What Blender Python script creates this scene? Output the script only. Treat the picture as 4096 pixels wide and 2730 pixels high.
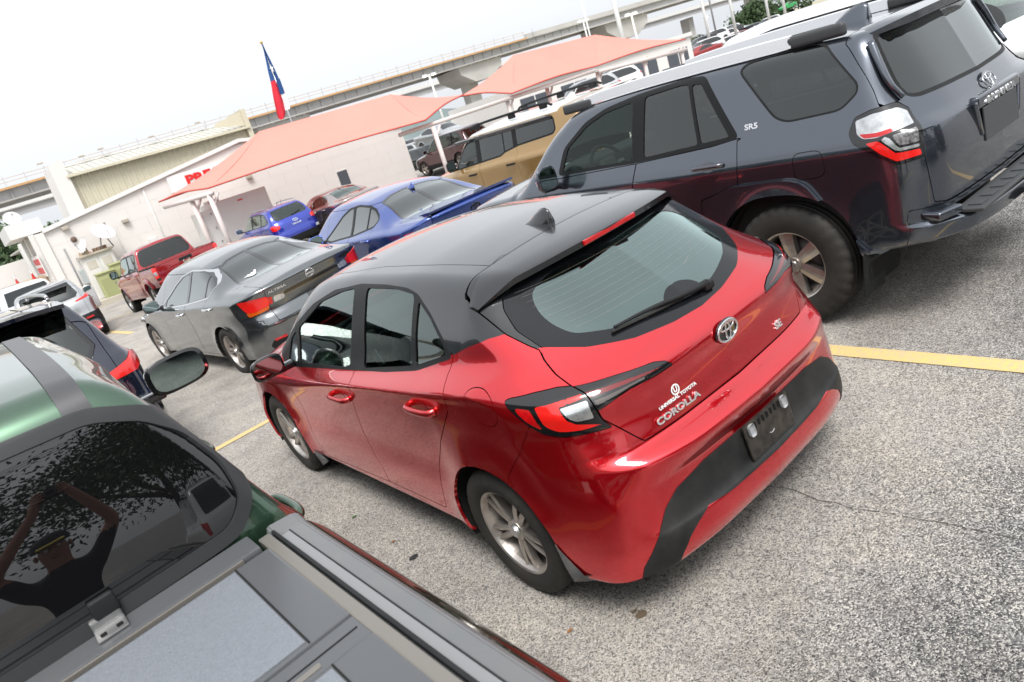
import bpy, bmesh, math, random
import numpy as np
from mathutils import Matrix, Vector
random.seed(7); np.random.seed(7)
SC = bpy.context.scene
for o in list(bpy.data.objects): bpy.data.objects.remove(o)
# ------------------------------------------------------------------ camera
CAM = np.array([-2.122, -1.685, 2.10]); YAW, PITCH, ROLL = map(math.radians, (32.947, 17.0, -18.0)); FPX = 2921.24
def cam_axes(yaw, pitch, roll):
    f = np.array([math.sin(yaw)*math.cos(pitch), math.cos(yaw)*math.cos(pitch), -math.sin(pitch)])
    r = np.array([math.cos(yaw), -math.sin(yaw), 0]); u = np.cross(r, f)
    return np.stack([math.cos(roll)*r + math.sin(roll)*u, -math.sin(roll)*r + math.cos(roll)*u, f], 1)
RB = cam_axes(YAW, PITCH, ROLL)
cd = bpy.data.cameras.new('camera'); cam = bpy.data.objects.new('camera', cd); SC.collection.objects.link(cam); SC.camera = cam
cam.matrix_world = Matrix(((RB[0, 0], RB[0, 1], -RB[0, 2], CAM[0]), (RB[1, 0], RB[1, 1], -RB[1, 2], CAM[1]), (RB[2, 0], RB[2, 1], -RB[2, 2], CAM[2]), (0, 0, 0, 1)))
cd.sensor_width = 36; cd.lens = FPX/4096*36; cd.clip_start = .03; cd.clip_end = 3000
cd.dof.use_dof = True; cd.dof.focus_distance = 3.6; cd.dof.aperture_fstop = 5.6
# ------------------------------------------------------------------ sky and sun: a bright, hazy overcast
SUN_EL, SUN_AZ = math.radians(58), math.radians(205)
wd = bpy.data.worlds.new('World'); SC.world = wd; wd.use_nodes = True; nt = wd.node_tree; nt.nodes.clear()
sky = nt.nodes.new('ShaderNodeTexSky'); sky.sky_type = 'NISHITA'; sky.sun_disc = False; sky.sun_elevation = SUN_EL; sky.sun_rotation = SUN_AZ
sky.air_density = 1.0; sky.dust_density = 6.0; sky.ozone_density = 1.0
hs = nt.nodes.new('ShaderNodeHueSaturation'); hs.inputs['Saturation'].default_value = .12; hs.inputs['Value'].default_value = 1.0
mx = nt.nodes.new('ShaderNodeMix'); mx.data_type = 'RGBA'; mx.inputs[0].default_value = .55; mx.inputs[7].default_value = (7.1, 7.4, 7.8, 1)   # cloud layer
bg = nt.nodes.new('ShaderNodeBackground'); bg.inputs['Strength'].default_value = .1
wo = nt.nodes.new('ShaderNodeOutputWorld')
nt.links.new(sky.outputs[0], hs.inputs['Color']); nt.links.new(hs.outputs[0], mx.inputs[6]); nt.links.new(mx.outputs[2], bg.inputs['Color']); nt.links.new(bg.outputs[0], wo.inputs['Surface'])
sl = bpy.data.lights.new('sun', 'SUN'); sl.energy = 1.5; sl.angle = math.radians(22); sl.color = (1, .97, .93)
so = bpy.data.objects.new('sun', sl); SC.collection.objects.link(so)
sd = Vector((math.sin(SUN_AZ)*math.cos(SUN_EL), math.cos(SUN_AZ)*math.cos(SUN_EL), math.sin(SUN_EL)))
so.rotation_euler = sd.to_track_quat('Z', 'Y').to_euler(); so.location = (0, 0, 60)
vs = SC.view_settings; vs.view_transform = 'Standard'; vs.look = 'None'; vs.exposure = 1.0; vs.gamma = 1; vs.use_curve_mapping = False
SC.cycles.max_bounces = 8; SC.cycles.transparent_max_bounces = 16; SC.cycles.caustics_reflective = False; SC.cycles.caustics_refractive = False
# frame of the near stalls, which lie a little tilted against the level of the far lot
C4 = np.array([-2.12186, -1.68483, 2.09556]); R4 = cam_axes(math.radians(32.947), math.radians(18.793), math.radians(-20.299))
ML = RB @ R4.T
def near(x): return CAM + ML @ (np.asarray(x, float) - C4)
def near_matrix(x, y, z, yaw, pitch=0, roll=0):
    c, s = math.cos(yaw), math.sin(yaw)
    fy = np.array([-s, c, pitch]); fx = np.array([c, s, roll]); fy /= np.linalg.norm(fy); fz = np.cross(fx, fy); fz /= np.linalg.norm(fz); fx = np.cross(fy, fz)
    A = ML @ np.stack([fx, fy, fz], 1); t = near((x, y, z))
    return Matrix([[A[0, 0], A[0, 1], A[0, 2], t[0]], [A[1, 0], A[1, 1], A[1, 2], t[1]], [A[2, 0], A[2, 1], A[2, 2], t[2]], [0, 0, 0, 1]])
# ---------------------------------------------------------------- spline helpers
def pch_slopes(x, y):
    h = np.diff(x); d = np.diff(y, axis=0) / h.reshape((-1,) + (1,) * (y.ndim - 1))
    m = np.zeros_like(y)
    hh = h.reshape((-1,) + (1,) * (y.ndim - 1))
    w1 = 2 * hh[1:] + hh[:-1]; w2 = hh[1:] + 2 * hh[:-1]
    with np.errstate(divide='ignore', invalid='ignore'):
        mm = (w1 + w2) / (w1 / d[:-1] + w2 / d[1:])
    m[1:-1] = np.where(d[:-1] * d[1:] > 0, mm, 0)
    m[0] = d[0]; m[-1] = d[-1]
    return np.nan_to_num(m)
class Pch:
    """monotone cubic through (x, y); y may hold several columns; clamped outside"""
    def __init__(s, x, y):
        s.x = np.asarray(x, float); s.y = np.asarray(y, float); s.m = pch_slopes(s.x, s.y)
    def __call__(s, q):
        q = np.clip(q, s.x[0], s.x[-1]); i = np.clip(np.searchsorted(s.x, q) - 1, 0, len(s.x) - 2)
        h = s.x[i + 1] - s.x[i]; t = (q - s.x[i]) / h
        sh = t.shape + (1,) * (s.y.ndim - 1); t = t.reshape(sh); h = h.reshape(sh)
        t2 = t * t; t3 = t2 * t
        return ((2*t3 - 3*t2 + 1) * s.y[i] + (t3 - 2*t2 + t) * h * s.m[i] + (3*t2 - 2*t3) * s.y[i + 1] + (t3 - t2) * h * s.m[i + 1])
def rowinterp(Z, Wd, q):
    """per-row monotone cubic: Z, Wd (n,k), q (n)"""
    h = np.maximum(np.diff(Z, axis=1), 1e-5); d = np.diff(Wd, axis=1) / h
    w1 = 2*h[:, 1:] + h[:, :-1]; w2 = h[:, 1:] + 2*h[:, :-1]
    with np.errstate(divide='ignore', invalid='ignore'):
        mm = np.where(d[:, :-1]*d[:, 1:] > 0, (w1+w2)/(w1/d[:, :-1] + w2/d[:, 1:]), 0)
    m = np.concatenate([d[:, :1], np.nan_to_num(mm), d[:, -1:]], 1)
    n, k = Z.shape; r = np.arange(n)
    i = np.clip((q[:, None] >= Z).sum(1) - 1, 0, k - 2)
    hh = h[r, i]; t = (q - Z[r, i]) / hh
    out = t.copy(); tc = np.clip(t, 0, 1); t2 = tc*tc; t3 = t2*tc
    v = (2*t3-3*t2+1)*Wd[r, i] + (t3-2*t2+tc)*hh*m[r, i] + (3*t2-2*t3)*Wd[r, i+1] + (t3-t2)*hh*m[r, i+1]
    v = v + np.where(t > 1, (t-1)*hh*m[r, i+1], 0) + np.where(t < 0, t*hh*m[r, i], 0)
    return v
def smax(a, b, k):
    h = np.maximum(k - np.abs(a - b), 0) / k
    return np.maximum(a, b) + h*h*k*.25
class Body:
    """car skin as the zero set of a smooth intersection: side table, top table, rear and front tables.
    side : list of (y, [(z, w), ...]) ; top : [(y, z, crown)] ; rear / front : xs, [(z, [y at xs])]"""
    def __init__(s, side, top, rear, front, zb=.2, k_st=.06, k_sr=.06, k_tr=.05, k_tf=.06, wtop=.7, arches=(), box=None, zc=.72):
        ys = [r[0] for r in side]
        s.sz = Pch(ys, [[q[0] for q in r[1]] for r in side]); s.sw = Pch(ys, [[q[1] for q in r[1]] for r in side])
        s.tz = Pch([r[0] for r in top], [r[1] for r in top]); s.tc = Pch([r[0] for r in top], [r[2] for r in top])
        s.rx = np.array(rear[0], float); s.rt = Pch([r[0] for r in rear[1]], [r[1] for r in rear[1]])
        s.fx = np.array(front[0], float); s.ft = Pch([r[0] for r in front[1]], [r[1] for r in front[1]])
        s.zb = zb; s.k = (k_st, k_sr, k_tr, k_tf); s.wtop = wtop; s.arches = arches
        s.box = box; s.zc = zc; s.xwarp = None
    def W(s, y, z):
        w = rowinterp(s.sz(y), s.sw(y), z)
        for (ay, az, r0, r1, amt) in s.arches:      # flare round the wheel opening
            r = np.hypot(y - ay, z - az); w = w + amt * np.clip((r1 - r) / (r1 - r0), 0, 1) ** 2 * np.clip((z - .1) / .1, 0, 1)
        return w
    def T(s, x, y): return s.tz(y) - s.tc(y) * (x / s.wtop) ** 2
    def R(s, x, z):
        t = s.rt(z); return rowinterp(np.broadcast_to(s.rx, t.shape), t, np.abs(x)*(s.xwarp(z) if s.xwarp else 1))
    def Fr(s, x, z):
        t = s.ft(z); return rowinterp(np.broadcast_to(s.fx, t.shape), t, np.abs(x))
    def F(s, p):
        x, y, z = p[:, 0], p[:, 1], p[:, 2]
        a = np.abs(x) - s.W(y, z); b = (z - s.T(x, y)) * .85; c = s.R(x, z) - y; d = y - s.Fr(x, z)
        f = smax(a, b, s.k[0]); f = smax(f, smax(c, -9 + 0*c, .01), s.k[1])
        f = smax(f, d, s.k[3])
        return np.maximum(f, s.zb - z)
    def hit(s, o, d, t1, n=12):
        """first crossing along rays: a few bisections, then Illinois steps"""
        a = np.zeros(len(o)); b = np.full(len(o), 1.) * t1; fa = s.F(o); fb = s.F(o + d*b[:, None]); sd = np.zeros(len(o))
        for i in range(n):
            if i < 5: m = .5*(a+b)
            else:
                w = fa - fb; m = np.where(np.abs(w) > 1e-12, a + (b-a)*fa/np.where(np.abs(w) > 1e-12, w, 1), .5*(a+b)); m = np.clip(m, a, b)
            f = s.F(o + d*m[:, None]); g = f > 0
            if i >= 5:
                fb = np.where(g & (sd > 0), fb*.5, fb); fa = np.where(~g & (sd < 0), fa*.5, fa); sd = np.where(g, 1, -1)
            a = np.where(g, m, a); fa = np.where(g, f, fa); b = np.where(g, b, m); fb = np.where(g, fb, f)
        t = np.where(np.abs(fa) < np.abs(fb), a, b)
        return o + d*t[:, None]
    def first_hit(s, o, d, t0, t1, step=.02):
        """ray march for picking"""
        t = np.full(len(o), float(t0)); done = np.zeros(len(o), bool)
        for q in np.arange(t0, t1, step):
            i = ~done
            g = s.F(o[i] + d[i]*q) < 0
            idx = np.where(i)[0][g]; t[idx] = q; done[idx] = True
        a = o + d*(t - step)[:, None]
        return s.hit(a, d, step), done
    def normals(s, p, e=.004):
        f0 = s.F(p); g = np.stack([s.F(p + e*v) - f0 for v in np.eye(3)], 1) if len(p) > 500 else np.stack([s.F(p + e*v) - s.F(p - e*v) for v in np.eye(3)], 1)
        return g / np.maximum(np.linalg.norm(g, axis=1), 1e-9)[:, None]
    def mesh(s, h, front_h=None):
        (x0, x1), (y0, y1), (z0, z1) = s.box; m = .42
        c0 = np.array([x0+m, y0+m, z0+.1]); c1 = np.array([x1-m, y1-m, s.zc])
        def lin(a, b): return np.linspace(a, b, max(2, int(round((b-a)/h))+1))
        X, Y, Z = lin(x0, x1), lin(y0, y1), lin(z0, z1)
        V = []; Fc = []; n = 0
        def face(A, B, f):
            nonlocal n
            a, b = np.meshgrid(A, B, indexing='ij'); V.append(f(a.ravel(), b.ravel()))
            i = np.arange(a.size).reshape(a.shape) + n; n += a.size
            Fc.append(np.stack([i[:-1, :-1], i[1:, :-1], i[1:, 1:], i[:-1, 1:]], -1).reshape(-1, 4))
        o = np.ones
        face(Z, Y, lambda a, b: np.stack([x0*o(a.size), b, a], 1))          # left, outward -x
        face(Y, Z, lambda a, b: np.stack([x1*o(a.size), a, b], 1))
        face(X, Y, lambda a, b: np.stack([a, b, z1*o(a.size)], 1))
        face(X, Z, lambda a, b: np.stack([a, y0*o(a.size), b], 1))
        face(Z, X, lambda a, b: np.stack([b, y1*o(a.size), a], 1))
        V = np.concatenate(V); Fc = np.concatenate(Fc)
        key = np.round(V, 5); _, idx, inv = np.unique(key, axis=0, return_index=True, return_inverse=True)
        V = V[idx]; Fc = inv.ravel()[Fc]
        core = np.clip(V, c0, c1); d = core - V; L = np.linalg.norm(d, axis=1)
        P = s.hit(V, d / L[:, None], L)
        N = s.normals(P)
        T = np.concatenate([Fc[:, [0, 1, 2]], Fc[:, [0, 2, 3]]])
        # orient outward
        a, b, c = P[T[:, 0]], P[T[:, 1]], P[T[:, 2]]
        fl = (np.cross(b-a, c-a) * (N[T[:, 0]])).sum(1) < 0
        T[fl] = T[fl][:, ::-1]
        return Piece(P, N, T)
class Piece:
    def __init__(s, P, N, T): s.P, s.N, s.T = P, N, T
    def compact(s):
        u, inv = np.unique(s.T, return_inverse=True)
        return Piece(s.P[u], s.N[u], inv.reshape(s.T.shape))
    def copy(s): return Piece(s.P.copy(), s.N.copy(), s.T.copy())
def split(pc, f):
    """cut a piece along the zero line of the vertex field f -> (f<0 part, f>0 part)"""
    f = np.where(np.abs(f) < 1e-7, 1e-7, f); P, N, T = pc.P, pc.N, pc.T
    sg = f[T] < 0; k = sg.sum(1)
    ins, outs = [T[k == 3]], [T[k == 0]]
    newP, newN, n0 = [], [], len(P)
    for kk in (1, 2):
        t = T[k == kk]
        if not len(t): continue
        lone = (sg[k == kk] == (kk == 1)); j = lone.argmax(1); r = np.arange(len(t))
        a, b, c = t[r, j], t[r, (j+1) % 3], t[r, (j+2) % 3]
        def cut(u, v):
            w = (f[u] / (f[u] - f[v]))[:, None]
            return P[u]*(1-w) + P[v]*w, N[u]*(1-w) + N[v]*w
        p1, n1 = cut(a, b); p2, n2 = cut(a, c)
        base = n0 + sum(len(q) for q in newP); i1 = base + r; i2 = base + len(t) + r
        newP += [p1, p2]; newN += [n1, n2]
        tri = np.stack([a, i1, i2], 1); quad = np.concatenate([np.stack([i1, b, c], 1), np.stack([i1, c, i2], 1)])
        if kk == 1: ins.append(tri); outs.append(quad)
        else: outs.append(tri); ins.append(quad)
    if newP:                                   # weld the cut points
        NP = np.concatenate(newP); NN = np.concatenate(newN)
        _, ix, iv = np.unique(np.round(NP, 6), axis=0, return_index=True, return_inverse=True)
        P = np.concatenate([P, NP[ix]]); N = np.concatenate([N, NN[ix]]); inv = np.concatenate([np.arange(n0), n0 + iv.ravel()])
    else: inv = np.arange(n0)
    def mk(l):
        t = inv[np.concatenate(l)] if l else np.zeros((0, 3), int)
        t = t[(t[:, 0] != t[:, 1]) & (t[:, 1] != t[:, 2]) & (t[:, 0] != t[:, 2])]
        return Piece(P, N, t).compact() if len(t) else Piece(P[:0], N[:0], t)
    return mk(ins), mk(outs)
def polydist(q, poly, closed=True):
    """signed distance to a polygon (negative inside)"""
    poly = np.asarray(poly, float); a = poly; b = np.roll(poly, -1, 0)
    if not closed: a, b = a[:-1], b[:-1]
    best = np.full(len(q), 1e9); ins = np.zeros(len(q), bool)
    for (ax, ay), (bx, by) in zip(a, b):
        dx, dy = bx-ax, by-ay; L = dx*dx+dy*dy+1e-12
        t = np.clip(((q[:, 0]-ax)*dx + (q[:, 1]-ay)*dy)/L, 0, 1)
        best = np.minimum(best, np.hypot(q[:, 0]-ax-t*dx, q[:, 1]-ay-t*dy))
        if closed:
            c = (ay > q[:, 1]) != (by > q[:, 1])
            with np.errstate(divide='ignore', invalid='ignore'):
                ins ^= c & (q[:, 0] < (bx-ax)*(q[:, 1]-ay)/(by-ay+1e-15)+ax)
    return np.where(ins, -best, best) if closed else best
def smooth_poly(poly, r=.03, n=5):
    """round the corners of a polygon"""
    poly = np.asarray(poly, float); out = []
    for i in range(len(poly)):
        p, a, b = poly[i], poly[i-1], poly[(i+1) % len(poly)]
        ra = r if np.isscalar(r) else r[i]
        la, lb = np.linalg.norm(a-p), np.linalg.norm(b-p); d = min(ra, la*.45, lb*.45)
        s, e = p + (a-p)/la*d, p + (b-p)/lb*d
        for t in np.linspace(0, 1, n): out.append((1-t)**2*s + 2*t*(1-t)*p + t*t*e)
    return np.array(out)
def cat(pts, n=6, closed=False):
    """Catmull-Rom curve through points"""
    p = np.asarray(pts, float)
    if closed: q = np.concatenate([p[-1:], p, p[:2]])
    else: q = np.concatenate([2*p[:1]-p[1:2], p, 2*p[-1:]-p[-2:-1]])
    o = []
    for i in range(1, len(q)-2):
        for t in np.linspace(0, 1, n, endpoint=False):
            a, b, c, d = q[i-1:i+3]
            o.append(.5*((2*b)+(c-a)*t+(2*a-5*b+4*c-d)*t*t+(3*b-a-3*c+d)*t**3))
    if not closed: o.append(p[-1])
    return np.array(o)
# ------------------------------------------------------------------ tags and meshes
COL = SC.collection
def tag(o, label=None, cat_=None, group=None, kind=None):
    if label: o['label'] = label
    if cat_: o['category'] = cat_
    if group: o['group'] = group
    if kind: o['kind'] = kind
    return o
def empty(name, label=None, cat_=None, group=None, M=None):
    o = bpy.data.objects.new(name, None); COL.objects.link(o); o.empty_display_size = .2
    if M is not None: o.matrix_world = M
    return tag(o, label, cat_, group)
def link(name, me, parent=None, m=None):
    o = bpy.data.objects.new(name, me); COL.objects.link(o)
    if parent is not None: o.parent = parent
    if m is not None and not me.materials: me.materials.append(m)
    return o
def npmesh(name, P, T, N=None, smooth=True):
    """mesh from arrays: P (n,3), T (m,3) or list of polygons"""
    me = bpy.data.meshes.new(name)
    P = np.asarray(P, float)
    if isinstance(T, np.ndarray):
        k = T.shape[1]; me.vertices.add(len(P)); me.vertices.foreach_set('co', P.ravel())
        me.loops.add(T.size); me.loops.foreach_set('vertex_index', T.ravel().astype(np.int32))
        me.polygons.add(len(T)); me.polygons.foreach_set('loop_start', np.arange(0, T.size, k, dtype=np.int32))
        me.polygons.foreach_set('loop_total', np.full(len(T), k, dtype=np.int32)); me.update(calc_edges=True)
    else:
        me.from_pydata([tuple(p) for p in P], [], [tuple(f) for f in T]); me.update()
    me.polygons.foreach_set('use_smooth', np.full(len(me.polygons), smooth))
    if N is not None: me.normals_split_custom_set_from_vertices([tuple(n) for n in N])
    return me
def rim(pc, depth):
    """add a turned-in edge to an open piece"""
    T = pc.T; E = np.concatenate([T[:, [0, 1]], T[:, [1, 2]], T[:, [2, 0]]]); S = np.sort(E, 1)
    _, ix, ct = np.unique(S, axis=0, return_index=True, return_counts=True); B = E[ix[ct == 1]]
    if not len(B) or depth <= 0: return pc.P, pc.N, T
    a, b = B[:, 0], B[:, 1]; n0 = len(pc.P); m = len(B)
    pa, pb = pc.P[a], pc.P[b]; na, nb = pc.N[a], pc.N[b]
    en = np.cross(pb - pa, na); en /= np.maximum(np.linalg.norm(en, axis=1), 1e-9)[:, None]
    V = np.concatenate([pc.P, pa, pb, pb - nb*depth, pa - na*depth]); NN = np.concatenate([pc.N, en, en, en, en])
    i = n0 + np.arange(m)
    Q = np.concatenate([np.stack([i, i+3*m, i+2*m], 1), np.stack([i, i+2*m, i+m], 1)])
    return V, NN, np.concatenate([T, Q])
def emit(name, pc, m, parent, depth=.012, inset=0):
    if not len(pc.T): return None
    pc = pc.compact(); nl = np.maximum(np.linalg.norm(pc.N, axis=1), 1e-9)[:, None]; pc.N = pc.N/nl
    if inset: pc.P = pc.P - pc.N*inset
    P, N, T = rim(pc, depth)
    return link(name, npmesh(name, P, T, N), parent, m)
def bm_obj(name, bm, m, parent=None, smooth=False, M=None):
    me = bpy.data.meshes.new(name); bm.to_mesh(me); bm.free()
    if smooth: me.polygons.foreach_set('use_smooth', np.full(len(me.polygons), True))
    o = link(name, me, parent, m)
    if M is not None: o.matrix_world = M
    return o
def add_box(bm, c, s, bev=0, rot=None, seg=2):
    r = bmesh.ops.create_cube(bm, size=1); vs_ = r['verts']
    M = Matrix.Translation(c) @ (rot.to_4x4() if rot is not None else Matrix.Identity(4)) @ Matrix.Diagonal((s[0], s[1], s[2], 1))
    bmesh.ops.transform(bm, matrix=M, verts=vs_)
    if bev:
        ed = list({e for v in vs_ for e in v.link_edges}); bmesh.ops.bevel(bm, geom=ed, offset=bev, segments=seg, affect='EDGES', profile=.6)
def box(name, c, s, m, parent=None, bev=0, rot=None, seg=2, smooth=False):
    bm = bmesh.new(); add_box(bm, Vector(c), s, bev, rot, seg); return bm_obj(name, bm, m, parent, smooth)
def tube_mesh(pts, r, n=8, closed=False, caps=True):
    """tube along points; r scalar or list"""
    p = np.asarray(pts, float); k = len(p); r = np.broadcast_to(np.asarray(r, float), (k,))
    t = np.roll(p, -1, 0) - np.roll(p, 1, 0) if closed else np.gradient(p, axis=0)
    t /= np.maximum(np.linalg.norm(t, axis=1), 1e-9)[:, None]
    up = np.array([0, 0, 1.]) if abs(t[0][2]) < .9 else np.array([1., 0, 0]); V = []
    u = np.cross(t[0], up); u /= np.linalg.norm(u)
    for i in range(k):
        u = u - t[i]*(u@t[i]); u /= max(np.linalg.norm(u), 1e-9); w = np.cross(t[i], u)
        a = np.linspace(0, 2*np.pi, n, endpoint=False)
        V.append(p[i] + r[i]*(np.cos(a)[:, None]*u + np.sin(a)[:, None]*w))
    V = np.concatenate(V); F = []
    for i in range(k if closed else k-1):
        j = (i+1) % k
        for q in range(n): F.append((i*n+q, i*n+(q+1) % n, j*n+(q+1) % n, j*n+q))
    if caps and not closed: F += [tuple(range(n))[::-1], tuple((k-1)*n+q for q in range(n))]
    return V, F
def tube(name, pts, r, m, parent=None, n=8, closed=False):
    V, F = tube_mesh(pts, r, n, closed); return link(name, npmesh(name, V, F), parent, m)
def lathe_mesh(prof, n=48, axis='x', a0=0, a1=2*math.pi):
    """profile [(along, radius)] turned about an axis"""
    full = abs(a1-a0-2*math.pi) < 1e-6; k = len(prof); A = np.linspace(a0, a1, n, endpoint=not full); V = []
    for a in A:
        for (u, r) in prof: V.append({'x': (u, r*math.cos(a), r*math.sin(a)), 'y': (r*math.cos(a), u, r*math.sin(a)), 'z': (r*math.cos(a), r*math.sin(a), u)}[axis])
    F = []
    for i in range(n if full else n-1):
        j = (i+1) % n
        for q in range(k-1): F.append((i*k+q, j*k+q, j*k+q+1, i*k+q+1))
    return V, F
def lathe(name, prof, m, parent=None, n=48, axis='x', loc=None):
    V, F = lathe_mesh(prof, n, axis); me = npmesh(name, np.array(V), F); bm = bmesh.new(); bm.from_mesh(me); bmesh.ops.recalc_face_normals(bm, faces=bm.faces); bm.to_mesh(me); bm.free()
    o = link(name, me, parent, m)
    if loc is not None: o.location = loc
    return o
def prism_mesh(poly, h, bev=0):
    bm = bmesh.new(); vs_ = [bm.verts.new((p[0], p[1], 0)) for p in poly]; f = bm.faces.new(vs_)
    r = bmesh.ops.extrude_face_region(bm, geom=[f]); bmesh.ops.translate(bm, vec=(0, 0, h), verts=[v for v in r['geom'] if isinstance(v, bmesh.types.BMVert)])
    bmesh.ops.recalc_face_normals(bm, faces=bm.faces)
    if bev: bmesh.ops.bevel(bm, geom=[e for e in bm.edges], offset=bev, segments=2, affect='EDGES')
    return bm
def strip(name, B, pts, w, m, parent, lift=.0012):
    """narrow ribbon lying on a body skin along 3D points near it"""
    p = np.asarray(pts, float); n = B.normals(p); t = np.gradient(p, axis=0); t /= np.linalg.norm(t, axis=1)[:, None]
    s_ = np.cross(n, t); s_ /= np.linalg.norm(s_, axis=1)[:, None]
    V = np.concatenate([p + s_*w/2 + n*lift, p - s_*w/2 + n*lift]); k = len(p)
    F = np.array([[i, i+k, i+k+1, i+1] for i in range(k-1)])
    return link(name, npmesh(name, V, F, np.concatenate([n, n])), parent, m)
FONT_CACHE = {}
def text(name, s, size, M, m, parent=None, extrude=.002, bold=0, sx=1.0, shear=0, center=True):
    cu = bpy.data.curves.new(name, 'FONT'); cu.body = s; cu.size = size; cu.extrude = extrude; cu.offset = bold; cu.shear = shear
    cu.align_x = 'CENTER' if center else 'LEFT'; cu.align_y = 'CENTER'; cu.resolution_u = 3
    t = bpy.data.objects.new(name, cu); COL.objects.link(t); bpy.context.view_layer.update()
    me = bpy.data.meshes.new_from_object(t.evaluated_get(bpy.context.evaluated_depsgraph_get())); bpy.data.objects.remove(t)
    me.transform(Matrix.Diagonal((sx, 1, 1, 1))); me.materials.clear(); me.name = name
    o = link(name, me, parent, m); o.matrix_local = M
    return o
def frame(pos, nrm, up=(0, 0, 1), roll=0):
    """matrix with local z along nrm, local y as near up as possible"""
    z = Vector(nrm).normalized(); x = Vector(up).cross(z).normalized(); y = z.cross(x)
    M = Matrix((x, y, z)).transposed().to_4x4(); M.translation = Vector(pos)
    return M @ Matrix.Rotation(roll, 4, 'Z')
# ------------------------------------------------------------------ materials
MATS = {}
def mat(name, col, rough=.5, metal=0, coat=0, spec=.5, trans=0, emit_=0, noise=None, bump=None, coat_rough=.03, alpha=1, dust=None, ior=1.45):
    """noise=(scale, amount, second colour)  bump=(scale, strength)  dust=(colour, top z, amount)"""
    if name in MATS: return MATS[name]
    m = bpy.data.materials.new(name); m.use_nodes = True; t = m.node_tree; b = t.nodes['Principled BSDF']; L = t.links.new
    c4 = tuple(col)+(1,)
    b.inputs['Base Color'].default_value = c4; b.inputs['Roughness'].default_value = rough; b.inputs['Metallic'].default_value = metal
    b.inputs['Coat Weight'].default_value = coat; b.inputs['Coat Roughness'].default_value = coat_rough; b.inputs['Coat IOR'].default_value = 1.5 + .25*(metal > .3); b.inputs['Specular IOR Level'].default_value = spec
    b.inputs['Transmission Weight'].default_value = trans; b.inputs['IOR'].default_value = ior
    if emit_: b.inputs['Emission Color'].default_value = c4; b.inputs['Emission Strength'].default_value = emit_
    src = None
    tc = t.nodes.new('ShaderNodeTexCoord')
    if noise:
        n = t.nodes.new('ShaderNodeTexNoise'); n.inputs['Scale'].default_value = noise[0]; n.inputs['Detail'].default_value = 6; n.inputs['Roughness'].default_value = .6; L(tc.outputs['Object'], n.inputs['Vector'])
        r = t.nodes.new('ShaderNodeMapRange'); r.inputs[1].default_value = .35; r.inputs[2].default_value = .68; r.inputs[4].default_value = noise[1]; L(n.outputs['Fac'], r.inputs[0])
        x = t.nodes.new('ShaderNodeMix'); x.data_type = 'RGBA'; x.inputs[6].default_value = c4; x.inputs[7].default_value = tuple(noise[2])+(1,); L(r.outputs[0], x.inputs[0]); L(x.outputs[2], b.inputs['Base Color']); src = x.outputs[2]
    if dust:
        n = t.nodes.new('ShaderNodeTexNoise'); n.inputs['Scale'].default_value = 7; n.inputs['Detail'].default_value = 8; n.inputs['Roughness'].default_value = .7; L(tc.outputs['Object'], n.inputs['Vector'])
        s = t.nodes.new('ShaderNodeSeparateXYZ'); L(tc.outputs['Object'], s.inputs[0])
        r = t.nodes.new('ShaderNodeMapRange'); r.inputs[1].default_value = dust[1]; r.inputs[2].default_value = .1; r.inputs[3].default_value = -.32; r.inputs[4].default_value = .38; L(s.outputs['Z'], r.inputs[0])
        a = t.nodes.new('ShaderNodeMath'); a.operation = 'ADD'; L(n.outputs['Fac'], a.inputs[0]); L(r.outputs[0], a.inputs[1])
        q = t.nodes.new('ShaderNodeMapRange'); q.inputs[1].default_value = .42; q.inputs[2].default_value = .95; q.inputs[4].default_value = dust[2]; L(a.outputs[0], q.inputs[0])
        x = t.nodes.new('ShaderNodeMix'); x.data_type = 'RGBA'; x.inputs[7].default_value = tuple(dust[0])+(1,)
        if src: L(src, x.inputs[6])
        else: x.inputs[6].default_value = c4
        L(q.outputs[0], x.inputs[0]); L(x.outputs[2], b.inputs['Base Color'])
        if coat:
            v = t.nodes.new('ShaderNodeMapRange'); v.inputs[3].default_value = coat; v.inputs[4].default_value = coat*.45; v.inputs[2].default_value = max(dust[2], .01); L(q.outputs[0], v.inputs[0]); L(v.outputs[0], b.inputs['Coat Weight'])
    if bump:
        n = t.nodes.new('ShaderNodeTexNoise'); n.inputs['Scale'].default_value = bump[0]; n.inputs['Detail'].default_value = 4; L(tc.outputs['Object'], n.inputs['Vector'])
        u = t.nodes.new('ShaderNodeBump'); u.inputs['Strength'].default_value = bump[1]; u.inputs['Distance'].default_value = .004; L(n.outputs['Fac'], u.inputs['Height']); L(u.outputs[0], b.inputs['Normal'])
    MATS[name] = m; return m
def glass(name, tint, ior=1.5, refl=1.0, gcol=(.92, .96, .95)):
    """thin pane: tinted see-through plus a mirror term"""
    if name in MATS: return MATS[name]
    m = bpy.data.materials.new(name); m.use_nodes = True; t = m.node_tree; t.nodes.clear(); L = t.links.new
    o = t.nodes.new('ShaderNodeOutputMaterial'); tr = t.nodes.new('ShaderNodeBsdfTransparent'); tr.inputs[0].default_value = tuple(tint)+(1,)
    g = t.nodes.new('ShaderNodeBsdfGlossy'); g.inputs['Roughness'].default_value = .01; g.inputs['Color'].default_value = tuple(gcol)+(1,)
    f = t.nodes.new('ShaderNodeFresnel'); f.inputs['IOR'].default_value = ior
    k = t.nodes.new('ShaderNodeMath'); k.operation = 'MULTIPLY'; k.inputs[1].default_value = 1.7*refl; k.use_clamp = True; L(f.outputs[0], k.inputs[0])
    x = t.nodes.new('ShaderNodeMixShader'); L(k.outputs[0], x.inputs[0]); L(tr.outputs[0], x.inputs[1]); L(g.outputs[0], x.inputs[2]); L(x.outputs[0], o.inputs[0])
    MATS[name] = m; return m
DUST = (.33, .25, .22)
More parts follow.
